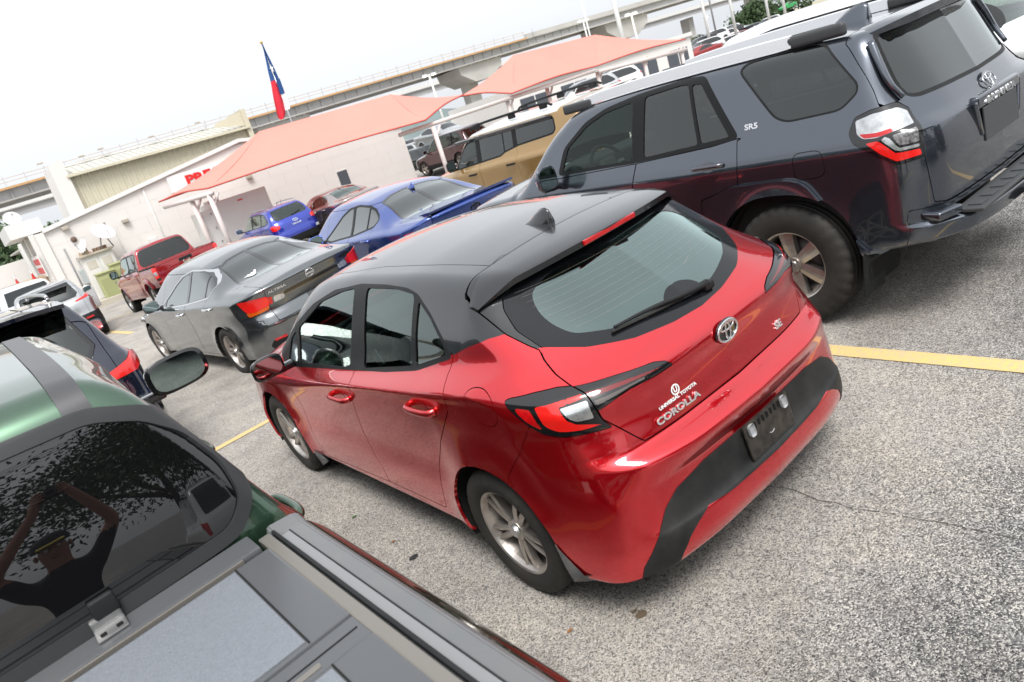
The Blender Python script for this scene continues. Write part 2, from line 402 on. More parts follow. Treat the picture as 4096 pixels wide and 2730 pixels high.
def paint(name, col, rough=.28, metal=.55, dust=.35, top=.75): return mat(name, col, rough, metal, 1, .5, dust=(DUST, top, dust))
BLK = mat('black_plastic', (.010, .011, .012), .5, spec=.3, noise=(9, .35, (.03, .03, .031)), bump=(700, .25))
GBK = mat('gloss_black', (.006, .006, .007), .12, 0, 1)
RUB = mat('rubber', (.018, .018, .018), .75, noise=(5, .5, (.05, .045, .04)), bump=(90, .2))
TYR = mat('tyre_rubber', (.02, .019, .018), .8, noise=(7, .6, (.045, .039, .033)), bump=(60, .35))
GAP = mat('panel_gap', (.004, .004, .004), .9)
CHR = mat('chrome', (.78, .79, .80), .08, 1)
SLV = mat('satin_silver', (.55, .55, .55), .3, 1)
ALY = mat('alloy_rim', (.56, .53, .50), .3, .8, noise=(9, .55, (.26, .20, .16)))
ALYD = mat('alloy_dark', (.12, .11, .105), .5, .5)  # darker metal for brake discs and lamp reflectors
INT = mat('interior_dark', (.03, .031, .032), .75, bump=(120, .3))
INTG = mat('interior_grey', (.16, .165, .16), .8, bump=(150, .3))
LRED = mat('lamp_red', (.55, .006, .008), .12, 0, 1, noise=(60, .5, (.28, .0, .003)))
LRDB = mat('lamp_red_bright', (.78, .012, .010), .14, 0, 1, noise=(90, .4, (.6, .02, .01)))
LDRK = mat('lamp_dark_red', (.16, .004, .006), .1, 0, 1)
LCLR = mat('lamp_clear', (.66, .68, .69), .16, .7, 1, noise=(24, .6, (.26, .27, .28)))
LAMB = mat('lamp_amber', (.62, .10, .006), .14, 0, 1, noise=(90, .5, (.5, .07, .0)))
WHT = mat('white_sticker', (.85, .85, .84), .4)
GLS = glass('glass_green', (.52, .68, .62), 1.52, 1.25, (.84, .96, .92))
GLT = glass('glass_light', (.76, .88, .83), 1.5, .9)
GPR = glass('glass_privacy', (.055, .058, .062), 1.55, 1.15)
GLB = glass('glass_backlight', (.42, .56, .53), 1.65, 2.2, (.70, .88, .85))
MIR = mat('mirror_glass', (.30, .37, .36), .02, 1)
# ------------------------------------------------------------------ car building
def f_yz(poly): return lambda P: polydist(P[:, 1:3], poly)
def f_xz(poly, ymax=9): return lambda P: np.maximum(polydist(np.stack([np.abs(P[:, 0]), P[:, 2]], 1), poly), P[:, 1]-ymax)
def f_xzs(poly, ymax=9): return lambda P: np.maximum(polydist(P[:, [0, 2]], poly), P[:, 1]-ymax)
def f_sz(poly): return lambda P: polydist(np.stack([np.abs(P[:, 0])+P[:, 1], P[:, 2]], 1), poly)
def f_xy(poly, zmin=.9): return lambda P: np.maximum(polydist(np.stack([np.abs(P[:, 0]), P[:, 1]], 1), poly), zmin-P[:, 2])
def f_circ(y, z, r, n=2): return lambda P: (np.abs(P[:, 1]-y)**n + np.abs(P[:, 2]-z)**n)**(1/n) - r
class Car:
    def __init__(s, name, label, cat_, M, body, h, group=None):
        s.root = empty(name, label, cat_, group, M); s.B = body; s.pc = body.mesh(h) if body else None
    def cut(s, field, gap=0, src=None):
        pc = s.pc if src is None else src
        ins, out = split(pc, field(pc.P))
        if gap and len(out.T): _, out = split(out, field(out.P) - gap)
        if src is None: s.pc = out; return ins
        return ins, out
    def out(s, name, pc, m, depth=.012, inset=0, parent=None):
        return emit(name, pc, m, parent or s.root, depth, inset)
    def sided(s, name, pc, m, depth=.012, inset=0, parent=None):
        r = []
        if not len(pc.T): return r
        cx = pc.P[pc.T].mean(1)[:, 0]
        for k in (cx < 0, cx >= 0):
            if k.any(): r.append(emit(name, Piece(pc.P, pc.N, pc.T[k]), m, parent or s.root, depth, inset))
        return r
    def on(s, x, y=None, z=None, lift=0, rear=False):
        """point and normal on the skin: side point from (side sign, y, z) or rear point from (x, z)"""
        if rear:
            o = np.array([[x, -1., z]]); d = np.array([[0, 1., 0]]); L = 3.
        else:
            o = np.array([[x*1.6, y, z]]); d = np.array([[-x, 0, 0.]]); L = 1.5
        p = s.B.hit(o, d, L, 26)[0]; n = s.B.normals(p[None])[0]
        return p + n*lift, n
WHEELS = {}
def wheel_meshes(style, r, rr, w, seg=64):
    """tyre, rim, disc, cap meshes; axle along x, outer face at +x"""
    key = (style, r, rr, w)
    if key in WHEELS: return WHEELS[key]
    ww = w/2; sh = .018
    prof = [(-ww*.78, rr-.012), (-ww*.95, rr+.012), (-ww, (r+rr)/2), (-ww*.98, r-.045), (-ww*.90, r-.014), (-ww*.74, r-.002)]
    tread = []
    for c in (-.48, -.16, .16, .48): tread += [(ww*(c-.045), r), (ww*(c-.03), r-.008), (ww*(c+.03), r-.008), (ww*(c+.045), r)]
    prof += tread + [(-a, b) for a, b in prof[::-1]]
    V, F = lathe_mesh(prof, seg*2); V = np.array(V).reshape(seg*2, len(prof), 3)
    blk = .012 if 'truck' in style else .005            # shoulder blocks
    rad = np.hypot(V[..., 1], V[..., 2]); m = (rad > r-.05) & (np.abs(V[..., 0]) > ww*.6)
    k = (np.arange(seg*2) % 4 < 1)[:, None] & m
    sc = np.where(k, (rad-blk)/rad, 1)[..., None]; V = np.concatenate([V[..., :1], V[..., 1:]*sc], -1).reshape(-1, 3)
    tyre = npmesh('tyre', V, F)
    xo = ww*.80
    V, F = lathe_mesh([(-ww*.7, rr-.01), (-ww*.55, rr-.03), (xo-.09, rr-.035), (xo-.02, rr-.022), (xo, rr-.012), (xo+.006, rr-.004), (xo+.002, rr+.006), (xo-.01, rr+.008)], seg)
    bm = bmesh.new(); me = npmesh('rim', np.array(V), F); bm.from_mesh(me)
    def spoke(a, w0, w1, r0, r1, x0, x1, th=.03, lean=0):
        """tapered bar with a raised spine from hub to rim at angle a"""
        R = Matrix.Rotation(a, 4, 'X'); vs_ = []
        for (q, hw, x) in ((r0, w0, x0), ((r0+r1)/2, (w0+w1)/2, (x0+x1)/2+.004), (r1, w1, x1)):
            o = lean*(q-r0)
            for (dy, dx) in ((-hw, -th), (-hw, -.006), (-hw*.25, 0), (hw*.25, 0), (hw, -.006), (hw, -th)): vs_.append(bm.verts.new(R @ Vector((x+dx, o+dy, q))))
        for i in range(2):
            for j in range(6): bm.faces.new((vs_[i*6+j], vs_[i*6+(j+1) % 6], vs_[i*6+6+(j+1) % 6], vs_[i*6+6+j]))
        bm.faces.new(vs_[:6][::-1]); bm.faces.new(vs_[12:])
    hubx = xo-.018
    if style == 'ten':
        for k in range(5):
            for d in (-.2, .2): spoke(k*2*math.pi/5+d, .016, .013, .045, rr-.016, hubx, xo-.012, .035, lean=(.05 if d > 0 else -.05))
    elif style == 'truck6':
        for k in range(6): spoke(k*math.pi/3, .034, .05, .05, rr-.014, hubx-.01, xo-.014, .05)
    elif style == 'five':
        for k in range(5):
            spoke(k*2*math.pi/5, .032, .02, .04, rr-.016, hubx, xo-.012, .04)
            spoke(k*2*math.pi/5+.32, .012, .012, .05, rr-.016, hubx-.006, xo-.016, .03)
    else:
        for k in range(7): spoke(k*2*math.pi/7, .022, .02, .04, rr-.016, hubx, xo-.012, .035)
    r_ = bmesh.ops.create_cone(bm, cap_ends=True, segments=24, radius1=.062, radius2=.05, depth=.05); bmesh.ops.transform(bm, matrix=Matrix.Translation((hubx-.022, 0, 0)) @ Matrix.Rotation(math.pi/2, 4, 'Y'), verts=r_['verts'])
    bmesh.ops.recalc_face_normals(bm, faces=bm.faces); bm.to_mesh(me); bm.free()
    for p in me.polygons: p.use_smooth = False
    disc = npmesh('brake_disc', *map(np.array, lathe_mesh([(.0, .03), (.0, rr*.72), (.015, rr*.72), (.015, .03)], 40)))
    bmc = bmesh.new(); r_ = bmesh.ops.create_cone(bmc, cap_ends=True, segments=20, radius1=.032, radius2=.027, depth=.014); bmesh.ops.transform(bmc, matrix=Matrix.Translation((hubx+.009, 0, 0)) @ Matrix.Rotation(math.pi/2, 4, 'Y'), verts=r_['verts']); cap = bpy.data.meshes.new('centre_cap'); bmc.to_mesh(cap); bmc.free()
    WHEELS[key] = (tyre, me, disc, cap); return WHEELS[key]
def wheels(car, spots, style, r, rr, w, rim_m=None, lite=False, steer=0):
    ty, ri, di, ca = wheel_meshes(style, r, rr, w, 32 if lite else 64)
    for (x, y) in spots:
        M = Matrix.Translation((x - math.copysign(w/2, x), y, r)) @ (Matrix.Identity(4) if x > 0 else Matrix.Rotation(math.pi, 4, 'Z')) @ Matrix.Rotation(random.random()*6, 4, 'X')
        if steer and y > 2: M = Matrix.Translation((x - math.copysign(w/2, x), y, r)) @ Matrix.Rotation(steer, 4, 'Z') @ Matrix.Translation((-(x - math.copysign(w/2, x)), -y, -r)) @ M
        o = link('wheel', ri, car.root, rim_m or ALY); o.matrix_local = M
        link('tyre', ty, o, TYR)
        if not lite: link('brake_disc', di, o, ALYD); link('centre_cap', ca, o, SLV)
def liner(car, y, z, r, x0=.45, x1=.86):
    """dark wheel house behind the opening"""
    for s in (-1, 1):
        V, F = lathe_mesh([(s*x1, r*1.02), (s*x0, r*1.02), (s*x0, .02)], 26, 'x', -.35, math.pi+.35)
        V = np.array(V) + np.array([0, y, z]); link('wheel_arch_liner', npmesh('wheel_arch_liner', V, F), car.root, GAP)
def rbox_mesh(c, s, bev, rot=None): bm = bmesh.new(); add_box(bm, Vector(c), s, bev, rot, 3); return bm
def interior(car, y0, y1, zf, belt, w, seats, dash_y=None, wheel_x=-.37, rear_seat=None, col=None):
    """floor tub, seats with headrests, dashboard and steering wheel"""
    col = col or INT
    bm = bmesh.new(); add_box(bm, Vector((0, (y0+y1)/2, zf)), (2*w, y1-y0, .04))
    for s in (-1, 1): add_box(bm, Vector((s*w, (y0+y1)/2, (zf+belt-.03)/2)), (.05, y1-y0, belt-.03-zf))
    add_box(bm, Vector((0, y0, (zf+belt-.12)/2)), (2*w, .05, belt-.12-zf))
    bm_obj('cabin_tub', bm, INT, car.root)
    for (x, y, sw) in seats:
        st = bm_obj('seat', rbox_mesh((x, y, zf+.26), (sw, .5, .16), .06), col, car.root, True)
        bm_obj('seat_back', rbox_mesh((x, y-.30, (zf+belt)/2+.10 if sw > .7 else zf+.55), (sw*.98, .16, min(.62, belt-zf-.06) if sw > .7 else .62), .06, Matrix.Rotation(.25, 3, 'X')), col, st, True)
        for hx in ([x] if sw < .7 else []): bm_obj('headrest', rbox_mesh((hx, y-.36, min(zf+.93, belt+.20)), (.27, .1, .18), .05, Matrix.Rotation(.2, 3, 'X')), col, st, True)
    if dash_y:
        d = bm_obj('dashboard', rbox_mesh((0, dash_y, belt-.12), (2*w-.04, .5, .26), .08), INT, car.root, True)
        a = np.linspace(0, 2*np.pi, 28, endpoint=False); R = Matrix.Rotation(-.42, 3, 'X'); c = Vector((wheel_x, dash_y-.36, belt-.06))
        pts = [c + R @ Vector((.185*math.cos(t), 0, .185*math.sin(t))) for t in a]; sw_ = tube('steering_wheel', pts, .016, INT, car.root, 8, True)
        bm_obj('wheel_hub', rbox_mesh(c, (.17, .06, .13), .03, R), INTG, sw_, True)
        bm = bmesh.new()
        for q in ((-.12, 0), (.12, 0), (0, -.11)): add_box(bm, c + R @ Vector((q[0], 0, q[1])), (.14 if q[0] else .04, .02, .035 if q[0] else .14), .008, R)
        bm_obj('wheel_spokes', bm, SLV, sw_)
def ring_poly(cx, cz, rx, rz, n=40, a0=0): return [(cx+rx*math.cos(t+a0), cz+rz*math.sin(t+a0)) for t in np.linspace(0, 2*np.pi, n, endpoint=False)]
def ell_ring(rx, ry, r, m, parent, M, name, tilt=0, off=(0, 0), flat=.6):
    a = np.linspace(0, 2*np.pi, 36, endpoint=False); pts = np.stack([off[0]+rx*np.cos(a), off[1]+ry*np.sin(a), 0*a], 1)
    V, F = tube_mesh(pts, r, 8, True); V[:, 2] *= flat; o = link(name, npmesh(name, V, F), parent, m); o.matrix_local = M; return o
def emblem_ovals(parent, M, w, m=CHR, back=True):
    """outer oval with two crossed inner ovals"""
    b = None
    if back:
        bm = bmesh.new(); r_ = bmesh.ops.create_cone(bm, cap_ends=True, segments=36, radius1=w*.56, radius2=w*.5, depth=.006); bmesh.ops.transform(bm, matrix=Matrix.Diagonal((1, .72, 1, 1)), verts=r_['verts'])
        b = bm_obj('emblem', bm, GBK, parent, False); b.matrix_local = M; I = Matrix.Translation((0, 0, .006))
    else: b = ell_ring(w*.5, w*.335, w*.05, m, parent, M, 'emblem'); I = Matrix.Identity(4)
    ell_ring(w*.5, w*.335, w*.05, m, b, I, 'outer_oval'); ell_ring(w*.115, w*.3, w*.04, m, b, I, 'upright_oval'); ell_ring(w*.34, w*.12, w*.04, m, b, I, 'cross_oval', off=(0, w*.16))
    return b
def emblem_bar(parent, M, w, m=CHR):
    b = ell_ring(w*.5, w*.44, w*.065, m, parent, M, 'emblem'); bm = bmesh.new(); add_box(bm, Vector((0, 0, .004)), (w*1.12, w*.22, .008), .002); bm_obj('cross_bar', bm, m, b); return b
def emblem_h(parent, M, w, m=CHR):
    b = ell_ring(w*.5, w*.28, w*.05, m, parent, M, 'emblem'); bm = bmesh.new()
    for q in (-.16, .16): add_box(bm, Vector((q*w, 0, .002)), (w*.07, w*.42, .006), 0, Matrix.Rotation(-.35, 3, 'Z'))
    add_box(bm, Vector((0, 0, .002)), (w*.3, w*.06, .006), 0, Matrix.Rotation(.15, 3, 'Z')); bm_obj('slanted_letter', bm, m, b); return b
def mirror(car, side, x, y, z, w=.22, h=.145, d=.12, cap_m=None, glass_m=None, foot=True):
    """door mirror: shell, reflecting glass facing back, foot"""
    bm = bmesh.new(); n = 14; rings = []
    for i, (t, sc) in enumerate(((0, 1.0), (.02, 1.03), (.3, 1.0), (.65, .86), (.9, .55), (1, .2))):
        rings.append([bm.verts.new((x + side*w*.5*sc*math.copysign(abs(math.cos(a))**.6, math.cos(a)) - side*.02*t, y + d*t, z + h*.5*sc*math.copysign(abs(math.sin(a))**.6, math.sin(a)) - .01*t + side*0)) for a in np.linspace(0, 2*np.pi, n*2, endpoint=False)])
    for a, b in zip(rings, rings[1:]):
        for i in range(n*2): bm.faces.new((a[i], a[(i+1) % (n*2)], b[(i+1) % (n*2)], b[i]))
    bm.faces.new(rings[-1]); bm.faces.new(rings[0][::-1]); bmesh.ops.recalc_face_normals(bm, faces=bm.faces)
    o = bm_obj('side_mirror', bm, cap_m or GBK, car.root, True)
    gp = [(x + side*w*.44*math.copysign(abs(math.cos(a))**.6, math.cos(a)), z + h*.43*math.copysign(abs(math.sin(a))**.6, math.sin(a))) for a in np.linspace(0, 2*np.pi, 28, endpoint=False)]
    V = [(p[0], y-.004 - .02*(p[0]-x)*side, p[1]) for p in gp]; link('mirror_glass', npmesh('mirror_glass', V, [tuple(range(28))] if side < 0 else [tuple(range(28))]), o, glass_m or MIR)
    if foot: box('mirror_foot', (x - side*w*.55, y+d*.5, z-h*.45), (.14, .06, .05), GBK, o, .015)
    return o
def handle(car, side, y, z, m, L=.2, cup=True):
    p, n = car.on(side, y, z); s_ = np.array([0, 1., 0]); R = frame(p, n)
    pts = [(-L*.5, 0, .0), (-L*.42, 0, .028), (-L*.2, 0, .037), (L*.2, 0, .037), (L*.42, 0, .028), (L*.5, 0, 0)]
    V, F = tube_mesh(cat(pts, 4), .014, 10); V[:, 1] *= 1.25
    o = link('door_handle', npmesh('door_handle', V, F), car.root, m); o.matrix_local = R
    if cup:
        bm = bmesh.new(); r_ = bmesh.ops.create_circle(bm, cap_ends=True, segments=24, radius=.045); bmesh.ops.transform(bm, matrix=Matrix.Translation((0, 0, .0015)) @ Matrix.Diagonal((1.35, .8, 1, 1)), verts=r_['verts'])
        q = bm_obj('handle_cup', bm, m, o)
def shark_fin(car, y, m, z=None, s=1):
    if z is None: z = float(car.B.T(np.array([0.]), np.array([y]))[0])
    L = .19*s; bm = bmesh.new(); rows = []
    for t in np.linspace(0, 1, 9):           # t: 0 nose (front) .. 1 tail (rear)
        hgt = .068*s*math.sin(min(1, t*1.18)*math.pi/2)**1.4*(1 if t < .93 else .82); wd_ = .034*s*(math.sin(math.pi*(t*.78+.13)))**.6
        yy = y + L*.5 - L*t - .01*(hgt/.068)
        rows.append([bm.verts.new(v) for v in ((-wd_, yy, z-.012), (-wd_*.92, yy, z+.004), (-wd_*.35, yy-.0, z+hgt*.75), (0, yy, z+hgt), (wd_*.35, yy, z+hgt*.75), (wd_*.92, yy, z+.004), (wd_, yy, z-.012))])
    for a, b in zip(rows, rows[1:]):
        for i in range(6): bm.faces.new((a[i], a[i+1], b[i+1], b[i]))
    bm.faces.new(rows[0]); bm.faces.new(rows[-1][::-1]); bmesh.ops.recalc_face_normals(bm, faces=bm.faces)
    return bm_obj('roof_antenna', bm, m, car.root, True)
def underbody(car, y0, y1, w, z0, z1):
    box('underbody', (0, (y0+y1)/2, (z0+z1)/2), (2*w, y1-y0, z1-z0), GAP, car.root)
def corolla_body():
    side = []
    def sec(y, bz, bw, cz, cw, beltz, beltw, rw, low=.0):
        # bottom, sill, lower door, mid, below crease, crease, belt, glass mid, rail
        return (y, [(.17, bw-.09), (.25, bw-.012), (.42, bw), (.60, (bw+cw)/2-(.012 if y > 1 else .002)), (cz-.025, cw-.006), (cz+.01, cw-.004), (beltz, beltw), (1.20, beltw-(1.20-beltz)*.43 ), (1.40, rw)])
    side += [sec(0.0, .3, .80, .985, .79, 1.07, .66, .52)]
    side += [sec(.30, .3, .85, 1.0, .835, 1.10, .69, .53)]
    side += [sec(.60, .3, .878, 1.0, .852, 1.115, .725, .555)]
    side += [sec(.85, .3, .885, .985, .866, 1.10, .757, .585)]
    side += [sec(1.2, .3, .872, .955, .868, 1.055, .775, .60)]
    side += [sec(1.7, .3, .868, .915, .866, .995, .792, .61)]
    side += [sec(2.2, .3, .868, .87, .868, .96, .80, .605)]
    side += [sec(2.9, .3, .870, .79, .872, .93, .80, .56)]
    side += [sec(3.44, .3, .882, .76, .872, .90, .79, .5)]
    side += [sec(3.9, .3, .865, .72, .835, .84, .72, .45)]
    side += [sec(4.2, .3, .80, .68, .73, .78, .6, .4)]
    side += [sec(4.4, .3, .72, .64, .62, .7, .5, .35)]
    top = [(.2, 1.36, .03), (.50, 1.375, .035), (.65, 1.405, .04), (.96, 1.437, .042), (1.4, 1.455, .045), (1.9, 1.455, .045), (2.3, 1.435, .045), (2.52, 1.405, .05), (2.65, 1.36, .06),
           (3.0, 1.175, .08), (3.32, 1.0, .07), (3.42, .965, .06), (3.7, .92, .06), (4.05, .84, .07), (4.25, .76, .08), (4.4, .6, .08)]
    xs = [0, .35, .60, .735, .765, .86, .93]
    def r(z, c, b1, b2, b3, b4):
        cb = float(np.interp(z, [.15, .22, .30, .45, .60, .70, .80], [.09, .045, .015, .005, .015, .05, .108])) if z < .8 else c
        if z < .93: b2, b3, b4 = (float(np.interp(z, [.15, .45, .62, .80, .93], q)) for q in ((.04, .06, .062, .060, .065), (.12, .165, .17, .165, .18), (.30, .36, .385, .42, .46)))
        return (z, [c, c+b1, (c*.6+cb*.4)+b2, cb+b2+(b3-b2)*.80, cb+b3+(b4-b3)*.04, cb+b4, cb+b4+.35])
    rear = (xs, [r(.15, .16, .01, .04, .12, .30), r(.22, .07, .01, .04, .13, .30), r(.27, .012, .012, .05, .15, .33), r(.34, -.012, .015, .06, .17, .36), r(.40, -.008, .015, .06, .17, .36),
                 r(.43, .018, .015, .06, .16, .35), r(.58, .035, .015, .06, .165, .36), r(.625, .015, .015, .065, .18, .38), r(.68, -.005, .016, .07, .20, .42), r(.695, .005, .016, .07, .20, .42),
                 r(.735, .095, .014, .055, .16, .42), r(.76, .10, .014, .055, .16, .42), r(.86, .115, .014, .06, .17, .44), r(.93, .105, .016, .065, .18, .46), r(.985, .125, .018, .075, .20, .50),
                 r(1.03, .185, .025, .10, .25, .55), r(1.06, .225, .03, .12, .28, .6), r(1.2, .41, .042, .17, .36, .7), r(1.34, .605, .05, .18, .38, .7), r(1.42, .72, .05, .18, .38, .7)])
    front = ([0, .4, .7, .85, .95], [(.15, [4.2, 4.17, 4.0, 3.8, 3.6]), (.3, [4.33, 4.3, 4.12, 3.9, 3.6]), (.5, [4.37, 4.33, 4.15, 3.92, 3.6]), (.7, [4.33, 4.28, 4.08, 3.85, 3.6]), (.8, [4.25, 4.2, 4.0, 3.8, 3.5]), (1.0, [4.2, 4.1, 3.9, 3.7, 3.4])])
    b_ = Body(side, top, rear, front, zb=.17, k_st=.07, k_sr=.045, wtop=.62,
                arches=[(.80, .316, .36, .52, .018), (3.44, .316, .36, .52, .018)], box=((-1.05, 1.05), (-.15, 4.5), (.17, 1.62)))
    return b_
def mirror_x(half):
    """(x<0 half outline from outside to centre) -> full closed outline"""
    h = [tuple(q) for q in half]; return h + [(-x, z) for x, z in h[::-1] if abs(x) > 1e-6]
def build_corolla():
    RED = paint('red_paint', (.72, .006, .016), .27, .85, .18, .40); RBK = mat('roof_black_paint', (.009, .010, .012), .25, 0, 1, noise=(3, .3, (.016, .017, .019)))
    c = Car('red_hatchback', 'red hatchback with black roof parked in the middle of the lot', 'car', near_matrix(0, 0, 0, 0), corolla_body(), .017)
    B = c.B; R = c.root
    for (y, z) in ((.80, .316), (3.44, .316)):
        c.cut(f_circ(y, z, .362)); liner(c, y, z, .37)
    # side windows
    wl = [(3.10, .985), (2.783, 1.157), (2.469, 1.287), (2.160, 1.363), (1.833, 1.393), (1.552, 1.390), (1.336, 1.378), (1.225, 1.355), (1.097, 1.281), (.985, 1.193), (.915, 1.118), (1.219, 1.043), (1.55, 1.004), (1.90, .978), (2.3, .950), (2.85, .908), (3.0, .905)]
    band = c.cut(f_yz(smooth_poly(wl, .03)))
    fg = smooth_poly([(2.72, .945), (2.715, 1.144), (2.35, 1.300), (2.07, 1.356), (1.885, 1.376), (1.975, .985), (2.3, .968)], .025)
    qg = smooth_poly([(2.86, 1.075), (2.765, 1.125), (2.765, .945), (2.93, .94)], .02)
    rg = smooth_poly([(1.745, 1.377), (1.449, 1.374), (1.255, 1.352), (1.272, 1.058), (1.55, 1.026), (1.80, .998)], .02)
    rq = smooth_poly([(1.215, 1.330), (1.10, 1.262), (1.0, 1.180), (.965, 1.128), (1.235, 1.062)], .02)
    for nm, poly in (('front_window', fg), ('quarter_window', qg), ('rear_window', rg), ('rear_quarter_window', rq)):
        g, band = c.cut(f_yz(poly), 0, band); c.sided(nm, g, GLS, .004, .006)
    c.sided('window_frame', band, mat('frame_black', (.007, .0075, .008), .4, spec=.3), .014)
    # windscreen
    ws = c.cut(f_xy([(0, 2.60), (.40, 2.585), (.50, 2.60), (.60, 2.86), (.69, 3.16), (.66, 3.27), (.35, 3.36), (0, 3.38)], .95), .004); c.out('windscreen', ws, GLT, .004, .004)
    # tailgate
    he = [(-.545, .742), (-.565, .768), (-.613, .838), (-.649, .885), (-.661, .943), (-.656, .99), (-.660, 1.015), (-.654, 1.053), (-.635, 1.097), (-.613, 1.128), (-.625, 1.145), (-.643, 1.20), (-.639, 1.298), (-.614, 1.346), (-.58, 1.38), (-.57, 1.6), (0, 1.6)]
    hp = [(-.35, .738), (0, .736)]
    full = mirror_x([(0, .736), (-.35, .738)] + he)
    hatch = c.cut(f_xzs(full, .862), .005)
    gl = [(-.49, 1.62), (-.53, 1.325), (-.578, 1.272), (-.610, 1.20), (-.604, 1.132), (-.499, 1.089), (-.341, 1.055), (-.158, 1.036), (0, 1.031)]
    up = [(-.9, 1.62), (-.9, 1.136), (-.612, 1.132), (-.604, 1.132), (-.499, 1.089), (-.341, 1.055), (-.158, 1.036), (0, 1.031)]
    blk, hatch = c.cut(f_xzs(up + [(-x, z) for x, z in up[::-1][1:]]), 0, hatch)
    gw, blk = c.cut(f_xzs(gl + [(-x, z) for x, z in gl[::-1][1:]], .70), .003, blk)
    gi = [(-.36, 1.326), (-.462, 1.292), (-.503, 1.231), (-.510, 1.182), (-.488, 1.136), (-.373, 1.105), (-.219, 1.079), (-.11, 1.068), (-.10, 1.10), (-.04, 1.125), (.04, 1.125), (.10, 1.10), (.11, 1.068)]
    gi2 = smooth_poly(gi + [(-x, z) for x, z in gi[::-1] if abs(x) > .2], .04)
    view, frit = c.cut(f_xzs(gi2), 0, gw)
    bl = c.out('rear_window', view, GLB, 0, .002); c.out('window_border', frit, mat('frit_black', (.008, .009, .011), .12, 0, .35, spec=.35), .006, 0, bl)
    # heater lines
    HL = mat('heater_line', (.36, .33, .28), .5)
    for z in np.linspace(1.15, 1.31, 9):
        w_ = .5 if z > 1.19 else .46; pts = []
        for x in np.linspace(-w_, w_, 25): pts.append(c.on(x, z=z, rear=True)[0])
        strip('heater_line', B, pts, .0004, HL, bl, .0005)
    # lamps: inner pair on the tailgate, outer pair on the body
    li = [(.663, 1.012), (.528, .999), (.384, .981), (.338, .963), (.315, .940), (.416, .942), (.524, .948), (.60, .940), (.662, .925)]
    lm_, hatch = c.cut(f_xz(li), .003, hatch)
    lr, lm_ = c.cut(f_xz([(.66, .993), (.52, .979), (.37, .958), (.36, .953), (.52, .966), (.66, .976)]), 0, lm_); lc, lm_ = c.cut(f_xz([(.655, .962), (.46, .960), (.43, .950), (.52, .953), (.655, .945)]), 0, lm_)
    for o in c.sided('tailgate_lamp', lm_, GBK, .02, -.004): pass
    c.sided('lamp_strip', lr, LDRK, .006, -.003); c.sided('lamp_reflector', lc, ALYD, .006, -.003)
    c.out('tailgate', hatch, RED, .016); c.out('tailgate_upper', blk, RBK, .012)
    lo = [(.817, .842), (.976, .852), (1.088, .862), (1.174, .879), (1.237, .915), (1.333, .985), (1.342, 1.006), (1.307, 1.014), (1.165, 1.022), (1.034, 1.021), (.922, 1.012), (.884, .995), (.868, .955), (.866, .916), (.85, .875)]
    lp = c.cut(f_sz(smooth_poly(lo, .012)), .003)
    for nm, poly, m_ in (('brake_lens', [(1.29, .984), (1.205, .976), (1.19, .935), (1.165, .894), (1.235, .925), (1.285, .965)], LRED),
                         ('light_guide', [(1.177, .984), (1.043, .990), (.916, .992), (.914, .980), (1.05, .972), (1.03, .925), (.985, .898), (.85, .866), (.97, .870), (1.09, .885), (1.15, .91)], LRDB),
                         ('reversing_lens', [(1.045, .968), (.897, .970), (.888, .902), (.977, .908), (1.015, .93)], LCLR)):
        q, lp = c.cut(f_sz(smooth_poly(poly, .008)), 0, lp); c.sided(nm, q, m_, .006, -.002)
    c.sided('tail_lamp', lp, GBK, .02, -.002)
    # bumper
    bp = [(-.3, .05), (-.3, .90), (.84, .90), (.98, .862), (1.17, .888), (1.238, .912), (1.276, .87), (1.348, .795), (1.486, .674), (1.60, .50), (1.60, .05)]
    bump = c.cut(f_sz(bp), .003)
    it = [(-.735, .285), (-.665, .40), (-.60, .485), (-.525, .533), (-.37, .562), (-.15, .566), (0, .566)]; ib = [(0, .395), (-.157, .395), (-.314, .397), (-.44, .408), (-.50, .385), (-.56, .345), (-.60, .29), (-.62, .22), (-.75, .22)]
    ip = it + [(-x, z) for x, z in it[::-1][1:]] + [(-x, z) for x, z in ib[::-1]] + ib[1:]
    ins, bump = c.cut(f_xzs(ip, .5), 0, bump); c.out('bumper_insert', ins, mat('bumper_black', (.012, .0125, .013), .5, spec=.3, noise=(6, .6, (.045, .044, .043)), bump=(500, .2)), .008, -.003)
    c.out('rear_bumper', bump, RED, .012)
    # doors, fuel flap, sill
    fd = [(3.02, .90), (2.2, .97), (1.917, .985), (1.911, .955), (1.918, .905), (1.995, .747), (2.03, .601), (1.99, .479), (1.945, .40), (1.956, .292), (2.86, .262), (2.90, .40), (2.895, .55), (2.88, .67), (2.93, .80)]
    rd = [(1.905, .990), (1.5, 1.02), (.912, 1.135), (.93, 1.064), (.905, .998), (.926, .921), (1.11, .734), (1.24, .569), (1.29, .422), (1.335, .316), (1.36, .295), (1.95, .292), (1.94, .40), (1.985, .479), (2.024, .601), (1.989, .747), (1.912, .905), (1.905, .955)]
    d2 = c.cut(f_yz(rd), .005); d1 = c.cut(f_yz(fd), .005)
    fu = c.cut(lambda P: np.where(P[:, 0] < 0, polydist(P[:, 1:3], smooth_poly([(.752, 1.0), (.735, 1.035), (.69, 1.048), (.635, 1.045), (.585, 1.01), (.565, .955), (.595, .905), (.65, .888), (.70, .905), (.735, .955)], .03)), 1), .003)
    c.sided('rear_door', d2, RED, .014); c.sided('front_door', d1, RED, .014); c.sided('fuel_flap', fu, RED, .008)
    # black roof half against the red body
    def roofline(P):
        z = np.interp(P[:, 1], [0, .45, .58, .68, .80, .918, .95, 3.0, 3.12, 3.2], [1.21, 1.205, 1.203, 1.198, 1.168, 1.128, 1.02, .955, 1.02, 1.6]); return z - P[:, 2]
